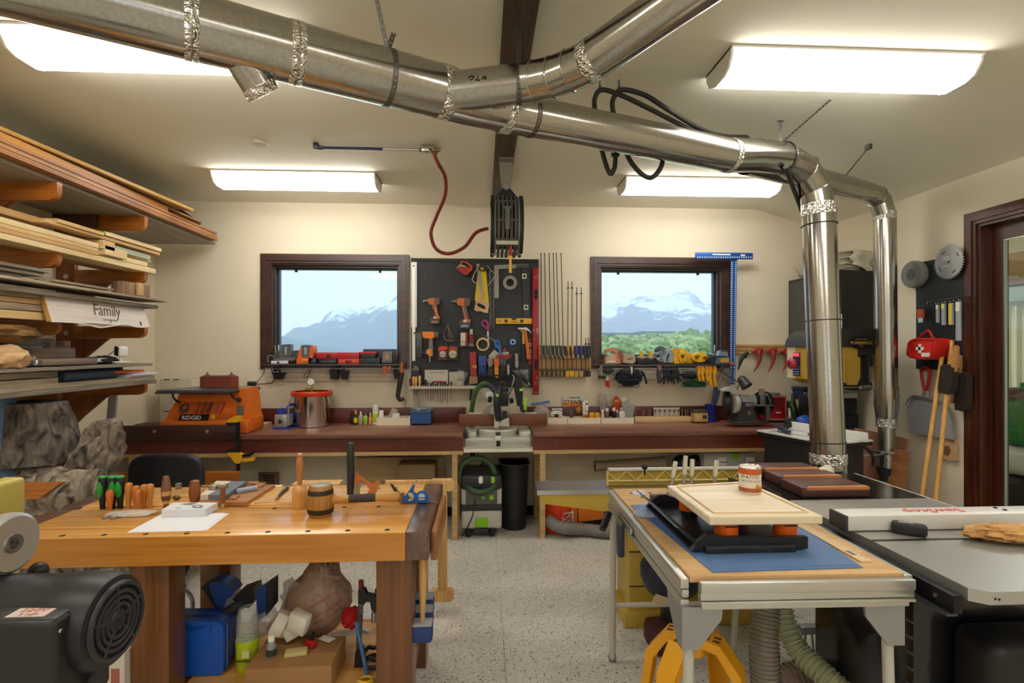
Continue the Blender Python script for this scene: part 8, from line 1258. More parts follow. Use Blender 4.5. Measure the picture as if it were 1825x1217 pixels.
p=PZ(528,1166,BZ);b=MB();b.at(Tm(p.x,p.y,BZ)@Rm(0,0,12)).box((-.045,-.025,0),(.045,.025,.018),.006);solo('yellow_packet','clear packet with yellow card lying on the cardboard box','packet',b,mat('#c9bd7c',.35));p=PZ(553,1152,BZ);b=MB();b.at(Tm(p.x,p.y,BZ)@Rm(0,0,-35)).box((-.028,-.013,0),(.028,.013,.025),.006);t=T('red_cutter','small red and black cutter tool on the cardboard box','cutter',(p.x,p.y,BZ));t.pt_('red_body',b,mat('#b81f22',.35));b=MB();b.cyl((p.x,p.y+.01,BZ+.02),(p.x+.012,p.y+.01,BZ+.055),.010,.007,n=10);t.pt_('black_knob',b,BLACK)
p=PZ(580,1145,BZ+.006);b=MB();b.at(Tm(p.x,p.y+.02,BZ+.012)@Rm(0,0,-30)).box((-.035,-.02,0),(.035,.02,.001));solo('paper_slip','white paper slip tucked behind the red cutter','paper',b,mat('#dfddd6',.6))
p=PY(626,1100,2.5);b=MB();b.blob(p,(.045,.05,.045),.35,3,3,121);solo('red_cloth','bright red rag behind the spring clamp','rag',b,mat('#b8151e',.7));b=MB();b.at(Tm(PZ(616,1130,SZ+.09))@Rm(0,6,30)).box((-.06,-.03,0),(.07,.03,.004));b2=b;solo('white_flyer','white folded flyer under the red rag','paper',b,mat('#d5d2cc',.6));b=MB();b.at(Tm(PZ(652,1126,SZ+.05))@Rm(0,0,-30)).box((-.03,-.015,0),(.03,.015,.015));solo('white_label_tag','small white tag beside the spring clamp','tag',b,mat('#cfcac0',.6))
Y=2.42;t=T('pipe_clamp','black clamp with coil spring and red grip standing by the right leg','clamp',PY(640,1185,Y));b=MB();b.cyl(PY(637,1195,Y),PY(644,1045,Y),.006,n=10);t.pt_('rod',b,STEEL);b=MB();s0,s1=PY(639,1155,Y),PY(643,1075,Y);b.tube([s0.lerp(s1,i/220)+V((.0105*math.cos(i*.7),.0105*math.sin(i*.7),0)) for i in range(221)],.0022,5);t.pt_('coil_spring',b,mat('#7b7b7d',.35,.8));b=MB();b.pc(643.5,1034,1049,9,Y,14);t.pt_('red_grip',b,mat('#7d1f26',.4));b=MB();b.pp([(638,1052),(649,1050),(654,1060),(670,1063),(676,1062),(676,1073),(652,1073),(649,1078),(638,1076)],Y-.01,.03);b.pp([(659,1072),(674,1072),(670,1090),(662,1088)],Y-.005,.025);b.pb(668,1050,671,1064,Y,.012);t.pt_('clamp_jaw',b,BLACK);b=MB();b.pp([(633,1162),(645,1160),(648,1190),(640,1198),(631,1194)],Y-.02,.05);t.pt_('foot',b,BLACK);b=MB();b.pc(640,1155,1163,7,Y,12);t.pt_('red_collar',b,mat('#7d1f26',.4));b=MB();b.pc(667,1090,1108,10,Y,12);t.pt_('chrome_end',b,STEEL)
b=MB();b.cyl(PY(635,1108,2.36),PZ(655,1208,SZ+.006),.0085,n=12);solo('blue_rod','blue rod leaning diagonally beside the spring clamp','rod',b,mat('#4a76a6',.35,.3))
b=MB();c0=PZ(668,1175,SZ+.02);b.tube([(c0.x+.05*math.cos(R(a)),c0.y+.05*math.sin(R(a)),SZ+.05+.006*math.sin(R(a*6))) for a in range(0,360,12)],.009,8,closed=True);b.tube([(c0.x+.05*math.cos(R(a)),c0.y+.05*math.sin(R(a))-.0,SZ+.012) for a in range(0,360,12)],.009,8,closed=True);solo('black_ring_holder','black ring shaped holder on the workbench shelf by the leg','holder',b,BLACK)
b=MB();c0=PZ(652,1216,SZ+.02);[b.tube([(c0.x+(.045-.006*k)*math.cos(R(a)),c0.y-.0+(.035-.005*k)*math.sin(R(a)),SZ+.008+.008*k) for a in range(0,360,15)],.006,7,closed=True) for k in range(4)];solo('yellow_rope','coiled yellow rope on the front edge of the workbench shelf','rope',b,mat('#d2a92a',.6))
t=T('sawhorse','pale wooden rack with rounded ends standing behind the workbench, right','rack',PD(790,960,3.35));SH=wood('#c3924f','#e2b878','z',.5);
b=MB();x0=PD(781,900,3.3).x;b.box((x0,3.28,.10),(x0+.055,3.33,.77),.004);t.pt_('upright',b,SH)
for z in (.74,.07): b=MB();b.prism([(x0-.04,z),(x0+.08,z),(x0+.098,z+.02),(x0+.098,z+.045),(x0+.08,z+.065),(x0-.04,z+.065)],3.275,3.335,ax='y');t.pt_('rounded_end',b,SH)
for z in (.66,): b=MB();b.box((x0-.8,3.285,z),(x0,3.325,z+.06));t.pt_('cross_rail',b,SH)
b=MB();b.box((x0-.86,3.25,.70),(x0-.58,3.36,.80),.006);t.pt_('block',b,SH)
def A(t,n,m,*ops,M=None,label=None):
    b=MB(M) if M is not None else t.mb()
    for o in ops: getattr(b,o[0])(*o[1:])
    return t.pt_(n,b,m,label)
def S(n,l,c,m,*ops,M=None,**k):
    b=MB(M)
    for o in ops: getattr(b,o[0])(*o[1:])
    return solo(n,l,c,b,m,**k)
AL=mat('#c3c1b9',.35,.75);MDF=wood('#b28a58','#cfa874','x',.6,.7);LEGM=mat('#b9b6aa',.45);CAST=mat('#b3b0aa',.42,.75)
t=T('multifunction_table','aluminium framed work table with perforated top in the right foreground','work table',(.636,1.627,0),-.9);W,Ln,z=.68,1.045,.9
A(t,'table_top',MDF,('box',(0,0,z-.02),(W,Ln,z),.002))
for i in range(4):
    for j in range(2): A(t,'bench_hole',mat('#3a2a1a',.8),('cyl',(.07+.09*i+.03*j,Ln-.09-.075*j-.01*i*0,z-.001),(.07+.09*i+.03*j,Ln-.09-.075*j,z+.0006),.0095,.0095,14))
for x0 in (-.028,W+.002):
    for k,(zz,h,o) in enumerate(((.862,.03,0),(.835,.024,.005),(.808,.02,0))): A(t,'side_rail',AL,('box',(x0+o,.0,zz),(x0+.026,Ln,zz+h),.002))
for k,(zz,h,o) in enumerate(((.858,.032,0),(.834,.022,.006),(.822,.010,.0))): A(t,'front_rail',AL,('box',(.025,-.03+o,zz),(W+.015,-.002,zz+h),.002))
A(t,'front_rail',AL,('box',(.03,-.022,.806),(W+.0,-.002,.82),.002))
BR=mat('#9b9c9b',.4,.7)
for x0,s in ((-.02,1),(W-.015,-1)):
    A(t,'leg_bracket',BR,('prism',[(x0,.81),(x0+s*.12,.81),(x0+s*.115,.77),(x0+s*.045,.68),(x0+s*.0,.68)],-.012,-.002,(),'y'),('prism',[(-.012,.81),(.13,.81),(.12,.77),(.03,.68),(-.012,.68)],min(x0,x0-s*.008),max(x0,x0-s*.008),(),'x'))
    A(t,'leg',LEGM,('cyl',(x0+s*.025,.02,.72),(x0+s*.01,.01,.0),.0165))
    A(t,'leg',LEGM,('cyl',(x0+s*.015,Ln-.03,.80),(x0+s*.03,Ln+.06,.0),.0165))
    A(t,'rubber_foot',mat('#77766f',.7),('cyl',(x0+s*.03,Ln+.06,.04),(x0+s*.03,Ln+.06,0),.0185))
A(t,'cross_brace',LEGM,('cyl',(.01,Ln+.03,.30),(W-.02,Ln+.03,.30),.012))
A(t,'clamp_lever',mat('#2b3240',.4),('box',(-.065,.66,.70),(-.035,.70,.84),.01));A(t,'lever_bracket',STEEL,('box',(-.04,.56,.835),(-.028,.78,.86),.003));A(t,'knob',BLACK,('cyl',(-.03,Ln-.04,.79),(-.075,Ln-.1,.73),.017))
S('ruler_strip','pale wooden ruler strip with printed marks lying along the table','ruler',wood('#c9a878','#e2cba0','y',.6),('box',(1.235,1.70,.9005),(1.275,2.25,.906)));
b=MB();[b.box((1.262,1.72+i*.02,.9061),(1.272,1.722+i*.02,.9064)) for i in range(26)];b.box((1.243,1.75,.9061),(1.26,1.79,.9064));solo('ruler_print','grey printed marks along the wooden ruler strip','print',b,mat('#77726a',.6))
def matmat():
    m=NT('perforated_mat');v=m.N('ShaderNodeTexVoronoi',feature='F1');v.inputs['Scale'].default_value=105;v.inputs['Randomness'].default_value=0;m.L(m.obj((1,1,.01)),v.inputs['Vector']);r=m.ramp(v.outputs['Distance'],[(.25,lin('#2a3d5f')[:3]),(.36,lin('#6688b8')[:3])]);m.L(r.outputs[0],m.b.inputs['Base Color']);m.b.inputs['Roughness'].default_value=.45;m.bump(v.outputs['Distance'],.5,.003);return m.m
def zq(pts,z): return [(PZ(x,y,z).x,PZ(x,y,z).y) for x,y in pts]
t=T('perforated_mat','blue perforated rubber mat lying on the work table','mat',(.96,2.0,.9));A(t,'border',mat('#5876a6',.45),('prism',zq(((1124,899),(1270,1018),(1538,1010),(1366,895)),.905),.9007,.9035),M=Mx());A(t,'perforated_field',matmat(),('prism',zq(((1240,975),(1280,1013),(1530,1006),(1372,902),(1290,902),(1310,958)),.905),.9036,.9046),M=Mx())
b=MB();b.blob(V((*zq(((1152,915),),.905)[0],.906)),(.05,.06,.003),.4,4,3,131);solo('clear_film','crumpled clear film at the corner of the blue mat','plastic',b,film('#cfdcf0',.5,.1));S('clear_film','clear film square lying among the table holes','plastic',film('#e8ebef',.5,.1),('prism',zq(((1125,875),(1131,882),(1153,881),(1146,873)),.902),.901,.902))
p=PZ(1173,893,.9);S('dark_block','small dark wood block behind the black tray','block',mat('#4a4347',.5),('box',(p.x-.03,p.y,.9005),(p.x+.06,p.y+.035,.925),.003))
x0,x1,y0,y1=.715,1.12,1.80,2.32;t=T('black_tray','black plastic dust tray under the cutting board on the work table','tray',(.9,2.1,.9046));BP_=mat('#191a1d',.35)
A(t,'tray_floor',BP_,('box',(x0,y0+.02,.9047),(x1,y1,.915),.003),M=Mx());A(t,'sloped_side',BP_,('prism',[(x0-.05,.985),(x0-.043,.985),(x0+.05,.915),(x0+.03,.913)],y0+.02,y1,(),'y'),M=Mx())
for yy in (y0,y1-.02): A(t,'end_wall',BP_,('prism',[(x0-.005,.912),(x0+.02,.945),(x0+.05,.966),(x0+.08,.968),(x0+.11,.956),(x1,.952),(x1,.912)],yy,yy+.02,(),'y'),M=Mx())
A(t,'base_lip',mat('#232428',.4),('box',(x0+.04,y0-.015,.905),(x1-.05,y0+.02,.93),.003),M=Mx());A(t,'slot',BLACK,('box',(x0+.1,y0-.017,.913),(x0+.2,y0-.014,.921)),('box',(x0+.27,y0-.017,.913),(x0+.34,y0-.014,.921)),M=Mx())
ck=None
for x,y,l in ((.86,1.862,'orange rimmed round work support under the left front of the board'),(1.075,1.864,'orange rimmed round work support under the right front of the board'),(.85,2.18,'orange rimmed round work support hidden at the back left'),(1.07,2.18,'orange rimmed round work support hidden at the back right')):
    if ck is None:
        ck=T('bench_cookie',l,'work support',(x,y,.906),group='orange bench supports');A(ck,'black_base',BLACK,('lathe',[(.03,0),(.036,.06),(.038,.066)]));A(ck,'orange_body',mat('#e8641a',.4),('lathe',[(.038,.032),(.04,.036),(.04,.089),(.038,.091)]));A(ck,'grip_pad',mat('#8d8580',.7),('lathe',[(.036,.09),(.036,.093),(.001,.0935)]));A(ck,'print',BLACK,('box',(-.022,-.0405,.075),(.022,-.039,.08)))
    else: dup(ck,(x,y,.906),0,l)
t=T('cutting_board','pale wooden cutting board with juice groove raised on the orange supports','cutting board',(.96,2.0,1.0));q=zq(((1190,865),(1265,921),(1467,919),(1330,857)),1.03);CBW=wood('#e0cfb0','#f5e9d4','x',.5,.5,0,.05,.09,'y')
def inset(q,e): c=(sum(p[0] for p in q)/4,sum(p[1] for p in q)/4);return [(c[0]+(p[0]-c[0])*e,c[1]+(p[1]-c[1])*e) for p in q]
o=A(t,'board',CBW,('prism',q,1.0,1.03),M=Mx());m=o.modifiers.new('b','BEVEL');m.width=.005;m.segments=3;m.limit_method='ANGLE'
g=inset(q,.84);P4=[V((*p,1.0305)) for p in g];A(t,'juice_groove',wood('#bfa277','#d6bd93','x',.6),('tube',[P4[0],P4[1]],.0045),('tube',[P4[1],P4[2]],.0045),('tube',[P4[2],P4[3]],.0045),('tube',[P4[3],P4[0]],.0045),M=Mx())
p=PZ(1341,879,1.03);t=T('paint_can','small tin of wood oil with orange and cream label on the cutting board','can',(p.x,p.y+.02,1.031));A(t,'can_body',mat('#dcd3c0',.35),('lathe',[(.041,0),(.042,.002),(.042,.1),(.041,.102)],(0,0,0),(0,0,1),36));A(t,'orange_band',mat('#bf5a22',.4),('lathe',[(.0423,.075),(.0424,.076),(.0424,.097),(.0423,.098)],(0,0,0),(0,0,1),36,False));A(t,'brown_band',mat('#a8552a',.4),('lathe',[(.0423,.006),(.0424,.007),(.0424,.022),(.0423,.023)],(0,0,0),(0,0,1),36,False));A(t,'rim',CHROME,('ring',(0,0,.102),(0,0,1),.0405,.002,36),('lathe',[(.036,.098),(.001,.0985)]));A(t,'board_picture',mat('#b8893f',.5),('box',(.0,-.044,.022),(.026,-.036,.031)),('box',(.006,-.044,.031),(.013,-.040,.04)))
def wrap(b,tx,sz,cx,cz,r,sx=1):
    q=MB();q.text(tx,sz,Mx(),.0002,'CENTER',sx)
    n=len(b.v)
    for v in q.v: a=(v.x+cx)/r-PI/2;b.v.append(t.M@V(((r+.0006)*math.cos(a),(r+.0006)*math.sin(a),v.y+cz)))
    b.f+=[tuple(n+i for i in f) for f in q.f]
b=MB();wrap(b,'WATCO',.017,-.02,.066,.042,1.1);wrap(b,'BUTCHER BLOCK',.0095,-.012,.05,.042);t.pt_('lettering',b,mat('#2a2220',.5))
JY=mat('#c9a64a',.45);t=T('clamp_jig','yellow plate jig with upright toggle clamps behind the cutting board','jig',(1.1,2.52,.9));A(t,'jig_plate',JY,('box',(.93,2.50,.9005),(1.33,2.60,.925),.003),M=Mx())
for i,(x,y,l,k) in enumerate(((1204,822,.10,6),(1222,812,.12,2),(1234,818,.1,1),(1277,820,.1,2))):
    p=PD(x,y,2.6);q=V((p.x-.02*k/6-.012,2.53,.925));A(t,'clamp_handle',mat('#cfc9b4',.4),('tube',[q.lerp(p,.45),q.lerp(p,.7),p],[.009,.0115,.0105],10),M=Mx());A(t,'clamp_arm',mat('#a3a19a',.35,.7),('tube',[q,q.lerp(p,.5)],.008),('box',(q.x-.012,q.y-.02,.925),(q.x+.012,q.y+.02,.945)),M=Mx())
for x in (.96,1.12,1.28): A(t,'jig_horn',JY,('prism',[(x-.02,.925),(x-.03,.955),(x-.012,.955),(x,.935),(x+.012,.955),(x+.03,.955),(x+.02,.925)],2.51,2.53,(),'y'),M=Mx())
t=T('jointer','yellow jointer with silver table and ribbed fence behind the work table','jointer',(1.0,3.1,0));YJ=mat('#b89a3c',.4);YJL=mat('#d8c27c',.45)
a=PD(957,858,3.05);e=PD(1085,858,3.05);A(t,'outfeed_table',mat('#b4b7ba',.25,.9),('prism',[(a.x,3.03),(e.x+.9,3.03),(e.x+.9,3.25),(a.x+.01,3.25)],.775,.80),M=Mx());A(t,'table_casting',YJ,('prism',[(a.x+.01,.775),(a.x+.03,.725),(a.x+.5,.66),(e.x+.85,.66),(e.x+.9,.775)],3.035,3.24,(),'y'),M=Mx())
f0,f1=PD(1083,838,3.12),PD(1330,838,3.12);zt_=f0.z;zb=.803;o=[(f0.x,zb),(f0.x,zt_-.02),(f0.x+.015,zt_),(f1.x,zt_),(f1.x,zb)];A(t,'fence_plate',YJ,('prism',o,3.11,3.13,(),'y'),M=Mx());A(t,'fence_top',mat('#cfcdbb',.35,.3),('box',(f0.x+.01,3.09,zt_-.006),(f1.x,3.135,zt_+.004)),M=Mx());n=7
b=MB();w=(f1.x-f0.x)/n
for i in range(n): x=f0.x+w*i;b.tube([(x,3.105,zt_-.01),(x+w/2,3.105,zb+.03),(x+w,3.105,zt_-.01)],.006,6)
b.tube([(f0.x,3.105,zb+.028),(f1.x,3.105,zb+.028)],.006,6);b.tube([(f0.x+.004,3.105,zb),(f0.x+.004,3.105,zt_-.01)],.006,6);t.pt_('fence_rib',b,YJL)
k=PD(1149,832,3.08);A(t,'ball_knob',BLACK,('ball',k,.017),('cyl',k-V((0,0,.045)),k,.005),M=Mx())
p=PD(1117,1100,3.15);A(t,'pedestal',YJ,('box',(p.x,3.06,.02),(p.x+.8,3.34,.64),.01),M=Mx());A(t,'pedestal_foot',YJ,('box',(p.x-.03,3.04,0),(p.x+.85,3.36,.09),.01),M=Mx());A(t,'panel_seam',BLACK,*[('box',(p.x-.001,3.058,zz),(p.x+.8,3.06,zz+.006)) for zz in (.23,.43)],M=Mx())
t=T('table_saw','large cast iron table saw with white fence at the right edge','table saw',(1.75,2.2,0));z=.9
A(t,'cast_table',CAST,('prism',[(1.42,1.505),(1.46,1.475),(2.09,1.475),(2.09,2.42),(1.42,2.42)],z-.038,z),M=Mx(),label='grey cast iron table');A(t,'extension_table',mat('#121214',.12),('box',(1.42,2.421,z-.035),(2.09,2.93,z-.001)),M=Mx());A(t,'edge_trim',mat('#d8d8d6',.4),('box',(2.091,2.42,z-.03),(2.097,2.93,z+.0005)),('box',(2.091,1.48,z-.03),(2.097,2.42,z+.0002)),M=Mx())
A(t,'miter_slot',BLACK,('box',(1.42,1.885,z-.002),(2.09,1.905,z+.0004)),M=Mx());A(t,'front_rail',mat('#17181a',.3,.4),('box',(1.372,1.50,z-.075),(1.40,2.95,z-.02),.004),('box',(1.40,1.52,z-.06),(1.419,2.95,z-.03)),M=Mx());A(t,'rail_angle',mat('#55585c',.35,.8),('box',(1.352,1.50,z-.08),(1.385,2.3,z-.074)),M=Mx())
for y in (1.56,1.75,1.93,2.2,2.5): A(t,'rail_bolt',STEEL,('cyl',(1.372,y,z-.045),(1.366,y,z-.045),.006),M=Mx())
A(t,'threaded_hole',BLACK,('cyl',(1.475,1.476,z-.02),(1.475,1.4745,z-.02),.004),('cyl',(1.487,1.476,z-.022),(1.487,1.4745,z-.022),.004),M=Mx())
CABB=mat('#17171a',.14,coat=.3);A(t,'cabinet',CABB,('box',(1.5,1.80,.06),(2.06,2.36,z-.05),.006),M=Mx());A(t,'cabinet_base',BLACK,('box',(1.47,1.77,0),(2.08,2.38,.06)),M=Mx());A(t,'access_panel',mat('#1d1d20',.14),('prism',[(1.86,.78),(2.22,.78),(2.22,.45),(2.06,.45),(1.86,.62)],1.496,1.4995,(),'x'),M=Mx())
b=MB();[b.box((1.497,1.803,.2+i*.055),(1.503,1.83,.208+i*.055)) for i in range(9)];t.pt_('louver',b,mat('#5a5a5c',.4));A(t,'motor_cover',mat('#19191b',.4),('box',(1.62,1.62,.15),(2.05,1.80,.66),.05,4),M=Mx());A(t,'hand_wheel',BLACK,('cyl',(1.49,1.95,.73),(1.44,1.95,.73),.03),M=Mx())
b=MB();[b.box((1.74+.1*math.cos(R(a))-.012,1.616,.40+.1*math.sin(R(a))-.006),(1.74+.1*math.cos(R(a))+.012,1.622,.40+.1*math.sin(R(a))+.006)) for a in range(150,400,18)];t.pt_('embossed_blade_mark',b,mat('#3a3a3c',.3));
fx0=1.385;A(t,'rip_fence',mat('#dbd8d2',.35),('box',(fx0+.012,1.99,z+.003),(2.45,2.085,z+.06),.002),M=Mx());A(t,'fence_cap',mat('#3f3d3a',.5),('box',(fx0,1.988,z+.002),(fx0+.012,2.087,z+.061),.002),M=Mx());fm=Tm(1.78,2.04,z+.0605)@Rm(0,0,180);b=MB();b.text('SawStop',.062,fm,.0006,sx=1.15);t.pt_('lettering',b,mat('#d23a2e',.4));A(t,'fence_screw',BLACK,*[('cyl',(x,y,z+.06),(x,y,z+.064),.007) for x,y in ((2.06,2.06),(2.07,2.03),(2.3,2.06))],M=Mx())
PH=[wood('#2d1812','#5a3226','x',.5,.9,.1),wood('#38201a','#643a2b','x',.5,.9,.1)];SAPW=wood('#9a5a30','#cf8a52','x',.5)
for i,(pts,h,l,two) in enumerate(((((1397,868),(1430,887),(1537,886),(1501,861)),.047,'nearest dark purple board with orange sapwood edge on the saw table',1),(((1362,853),(1395,866),(1500,863),(1453,846)),.047,'middle wide dark board with rough top on the saw table',1),(((1345,838),(1358,851),(1452,849),(1440,838)),.045,'farthest thin dark board with pink edge on the saw table',1))):
    q=[PZ(x,y,.9) for x,y in pts];x0,x1=min(q[0].x,q[1].x),(q[2].x+q[3].x)/2;y0,y1=(q[1].y+q[2].y)/2,q[0].y+.0;y0+=.002;y1=max(y1,y0+.11)-.004
    if i: y0=max(y0,py1+.004)
    y1=max(y1,y0+.12);py1=y1;t=T('purple_board',l,'board',((x0+x1)/2,y0,.9),group='dark boards on the saw table');A(t,'heartwood',PH[i%2],('box',(x0,y0,.9005),(x1,y1,.9+h),.004),M=Mx());A(t,'sapwood_edge',SAPW,('prism',[(x0+.02,y0-.0012),(x1-.001,y0-.0012),(x1-.001,y0+.035),(x0+.16,y0+.028),(x0+.05,y0+.03)],.9+h-.012,.9+h+.0006),M=Mx())
p=PZ(1628,956,.9);t=T('push_block','small black push block with white lettering beside the fence','push block',(p.x,p.y+.02,.9),-38);A(t,'block_body',mat('#25262a',.6),('box',(-.055,-.02,.001),(.055,.022,.045),.012,3));b=t.mb();b.text('BARKER',.013,Tm(-.01,-.005,.0455)@Rm(0,0,8),.0006);t.pt_('lettering',b,WHITE)
BURL=wood('#9b6a34','#d7a968','x',.7,2.2,0,.8);b=MB();q=[PZ(x,y,.9) for x,y in ((1735,955),(1745,972),(1850,985),(1850,945))];c=(q[0]+q[2])/2
b.blob(V((c.x+.05,c.y+.02,.93)),(.15,.06,.034),.3,3,4,141,(0,0,-12));solo('burl_chunk','rough tan burl wood chunk on the saw table against the fence','wood chunk',b,BURL)
def flex(n,l,pts,r,m,step=.016,k=8):
    P=smoothpath(pts,k);b=MB();b.tube(P,r*.93,16);L=0;nx=0
    for a,c in zip(P,P[1:]):
        s=(c-a).length
        while nx<L+s: b.ring(a.lerp(c,(nx-L)/s),c-a,r,step*.22,18,5);nx+=step
        L+=s
    return solo(n,l,'hose',b,m)
flex('grey_dust_hose','grey corrugated dust hose hanging down behind the work table front',[PD(1365,1020,2.35),PD(1364,1090,2.3),PD(1362,1160,2.25),PD(1366,1240,2.22)],.058,mat('#8f8578',.45))
t=flex('green_dust_hose','green and white ribbed hose curving to the saw cabinet',[PD(1392,1080,2.5),PD(1403,1120,2.45),PD(1428,1165,2.38),V((1.47,2.16,.2)),V((1.56,2.1,.15))],.048,mat('#a9ad86',.45),.022)
flex('brown_dust_hose','big brown corrugated hose on the floor at the bottom edge',[PZ(1375,1225,.07),PZ(1410,1210,.1),PZ(1455,1205,.1),PZ(1500,1222,.07)],.065,mat('#8a7460',.45),.02)
b=MB();b.tube([(1.17,2.75,.62),(1.6,2.75,.62)],.012,8);p=PZ(1430,1080,.3);b=MB();b.box((p.x,p.y,.15),(p.x+.14,p.y+.05,.19),.008);b.cyl((p.x+.02,p.y+.02,.0),(p.x+.03,p.y+.02,.16),.006);b.cyl((p.x+.08,p.y+.02,.0),(p.x+.06,p.y+.02,.16),.006);solo('plastic_stand','clear grey plastic stand on the floor beside the saw','stand',b,mat('#9aa0a6',.2))
c=PD(1195,1035,2.93);t=T('round_stool','dark blue round padded stool under the work table','stool',(c.x,c.y,0));A(t,'padded_seat',mat('#222a36',.5),('lathe',[(.1,.27),(.135,.30),(.16,.36),(.16,.42),(.14,.455),(.001,.46)],(0,0,0),(0,0,1),36));A(t,'stem',BLACK,('cyl',(0,0,.0),(0,0,.3),.06,.05,20))
p=PZ(1190,1150,.1);S('red_bag','dark red and black padded bag on the floor under the work table','bag',mat('#4a1c20',.7),('box',(p.x-.06,p.y+.05,.0),(p.x+.2,p.y+.25,.14),.04));p=PD(1178,1070,2.45);S('paper_tag','beige paper tag hanging under the work table','tag',mat('#b8a88a',.7),('cube',(p.x,p.y,p.z),(.07,.002,.045),(10,20,0)))
c=PD(1236,1165,2.05);t=T('yellow_lifter','yellow slotted steel stand with four bent arms and wire basket','stand',(c.x,c.y,0));YL=mat('#e0a01a',.4);zt_=1.6-(1128-622)*2.05/960
for k,a in enumerate((215,325,35,145)):
    M=t.M@Rm(0,0,a);o=[(.02,zt_-.03),(.02,zt_),(.10,zt_-.01),(.17,zt_-.10),(.23,.02),(.20,.02),(.145,zt_-.12),(.09,zt_-.04)]
    b=MB(M@Rm(90,0,0));b.prism(o,-.038,-.034);b.prism(o,.034,.038);b.prism([(.02,zt_),(.10,zt_-.01),(.17,zt_-.10),(.23,.02),(.232,.02),(.174,zt_-.098),(.102,zt_-.006),(.02,zt_+.004)],-.038,.038);t.pt_('slotted_arm',b,YL)
    b=MB(M@Rm(90,0,0));b2=MB(M)
    for f in (.2,.5,.8):
        for s in (-.014,.014): q=V((.17,0,zt_-.10)).lerp(V((.23,0,.02)),f);b2.at(Tm(q+V((.003,s,0)))@Rm(0,math.degrees(math.atan2(.06,zt_-.12))*-1,0)).box((-.001,-.007,-.016),(.002,.007,.016))
    for f in (.35,.8):
        for s in (-.014,.014): q=V((.02,0,zt_)).lerp(V((.10,0,zt_-.01)),f);b2.box(q+V((-.012,s-.006,.003)),q+V((.012,s+.006,.0062)))
    t.pt_('slot',b2,mat('#5a3f10',.7));b=MB(M);b.lathe([(.02,-.015),(.035,-.012),(.035,.012),(.02,.015)],(.215,.06,.035),(0,1,0),18);t.pt_('caster_wheel',b,RUB)
A(t,'hub',YL,('cyl',(0,0,zt_-.07),(0,0,zt_+.004),.045,.045,20));b=t.mb()
for i in range(-3,4): b.cyl((i*.055,-.17,.12),(i*.055,.17,.12),.0025,.0025,6);b.cyl((-.17,i*.055,.12),(.17,i*.055,.12),.0025,.0025,6)
t.pt_('wire_basket',b,BLACK)
YM=mat('#bfae58',.4);BM_=mat('#1c1c1d',.42);t=T('wood_lathe','yellow woodworking machine with handwheel and black motor in the left foreground','machine',(-1.2,1.35,0))
p=PD(48,848,1.5);A(t,'headstock',YM,('box',(p.x-.6,p.y-.13,1.13),(p.x,p.y,p.z),.012,3),M=Mx());A(t,'top_plate',mat('#4a4846',.5),('box',(p.x-.6,p.y-.11,p.z),(p.x-.045,p.y-.02,p.z+.004)),M=Mx());A(t,'base_column',YM,('box',(-1.75,1.42,0),(-1.45,1.6,1.13),.01),M=Mx())
c=PD(20,968,1.3);A(t,'hand_wheel',mat('#e3e7ea',.33,.9),('lathe',[(.062,-.03),(.07,-.025),(.0725,-.01),(.071,.004),(.064,.010),(.03,.006),(.022,.006)],c,(1,-.1,0),44),M=Mx());A(t,'wheel_hub',mat('#8f9296',.3,.9),('lathe',[(.012,.008),(.022,.010),(.022,.004)],c,(1,-.1,0),28,False),M=Mx());A(t,'shaft_end',mat('#2b2523',.5),('lathe',[(.001,.006),(.0145,.006),(.0145,.0)],c,(1,-.1,0),20),M=Mx())
k=PD(68,1018,1.38);A(t,'ball_lever',BLACK,('ball',k,.023,16),M=Mx());A(t,'lever_rod',STEEL,('cyl',k-V((.1,.0,.035)),k-V((.015,0,.005)),.008),M=Mx())
m0=PD(208,1105,1.27);ax=V((1,-.06,0)).normalized();r=.108
A(t,'motor_body',BM_,('lathe',[(r*.93,-.45),(r*.95,-.13),(r*.98,-.128),(r,-.10),(r,-.03),(r*.93,-.006),(r*.78,.0),(.001,.0)],m0,(ax.x,ax.y,0),56),M=Mx())
fm=frame(m0,ax)
A(t,'grille_recess',mat('#0b0b0c',.8),('lathe',[(r*.74,.0),(r*.74,.0015),(.001,.0015)],m0,(ax.x,ax.y,0),44),M=Mx());b=MB();GR=mat('#262729',.42)
for f in (.76,.6,.47,.34): b.ring(m0+ax*.0035,ax,r*f,.0055,44,8)
for i in range(5): a=R(72*i+20);b.tube([fm@V((r*.2*math.cos(a),r*.2*math.sin(a),.004)),fm@V((r*.76*math.cos(a),r*.76*math.sin(a),.004))],.0045,8)
b.lathe([(.001,.007),(r*.2,.007),(r*.24,.003)],m0,(ax.x,ax.y,0),24);b.ring(m0+ax*.001,ax,r*.79,.004,48,6);t.pt_('fan_grille',b,GR)
A(t,'grille_screw',BLACK,('lathe',[(.001,.009),(.004,.008),(.004,.006)],m0,(ax.x,ax.y,0),12),M=Mx());j=PD(48,1150,1.13);A(t,'junction_box',mat('#202021',.4),('box',(j.x-.2,j.y,j.z-.15),(j.x+.055,j.y+.12,j.z+.05),.015,3),M=Mx());A(t,'box_flange',BM_,('box',(j.x-.2,j.y+.10,j.z-.16),(j.x+.085,j.y+.13,j.z+.075),.012),M=Mx())
b=MB();b.box((j.x-.062,j.y+.02,j.z+.0501),(j.x+.018,j.y+.06,j.z+.0508));t.pt_('label_plate',b,mat('#cfb9ac',.5));b=MB();b.text('220V',.022,Tm(j.x-.022,j.y+.048,j.z+.0512),.0002,sx=1.2);b.text('3 HP',.016,Tm(j.x-.022,j.y+.028,j.z+.0512),.0002,sx=1.2);t.pt_('lettering',b,mat('#a8543c',.5))
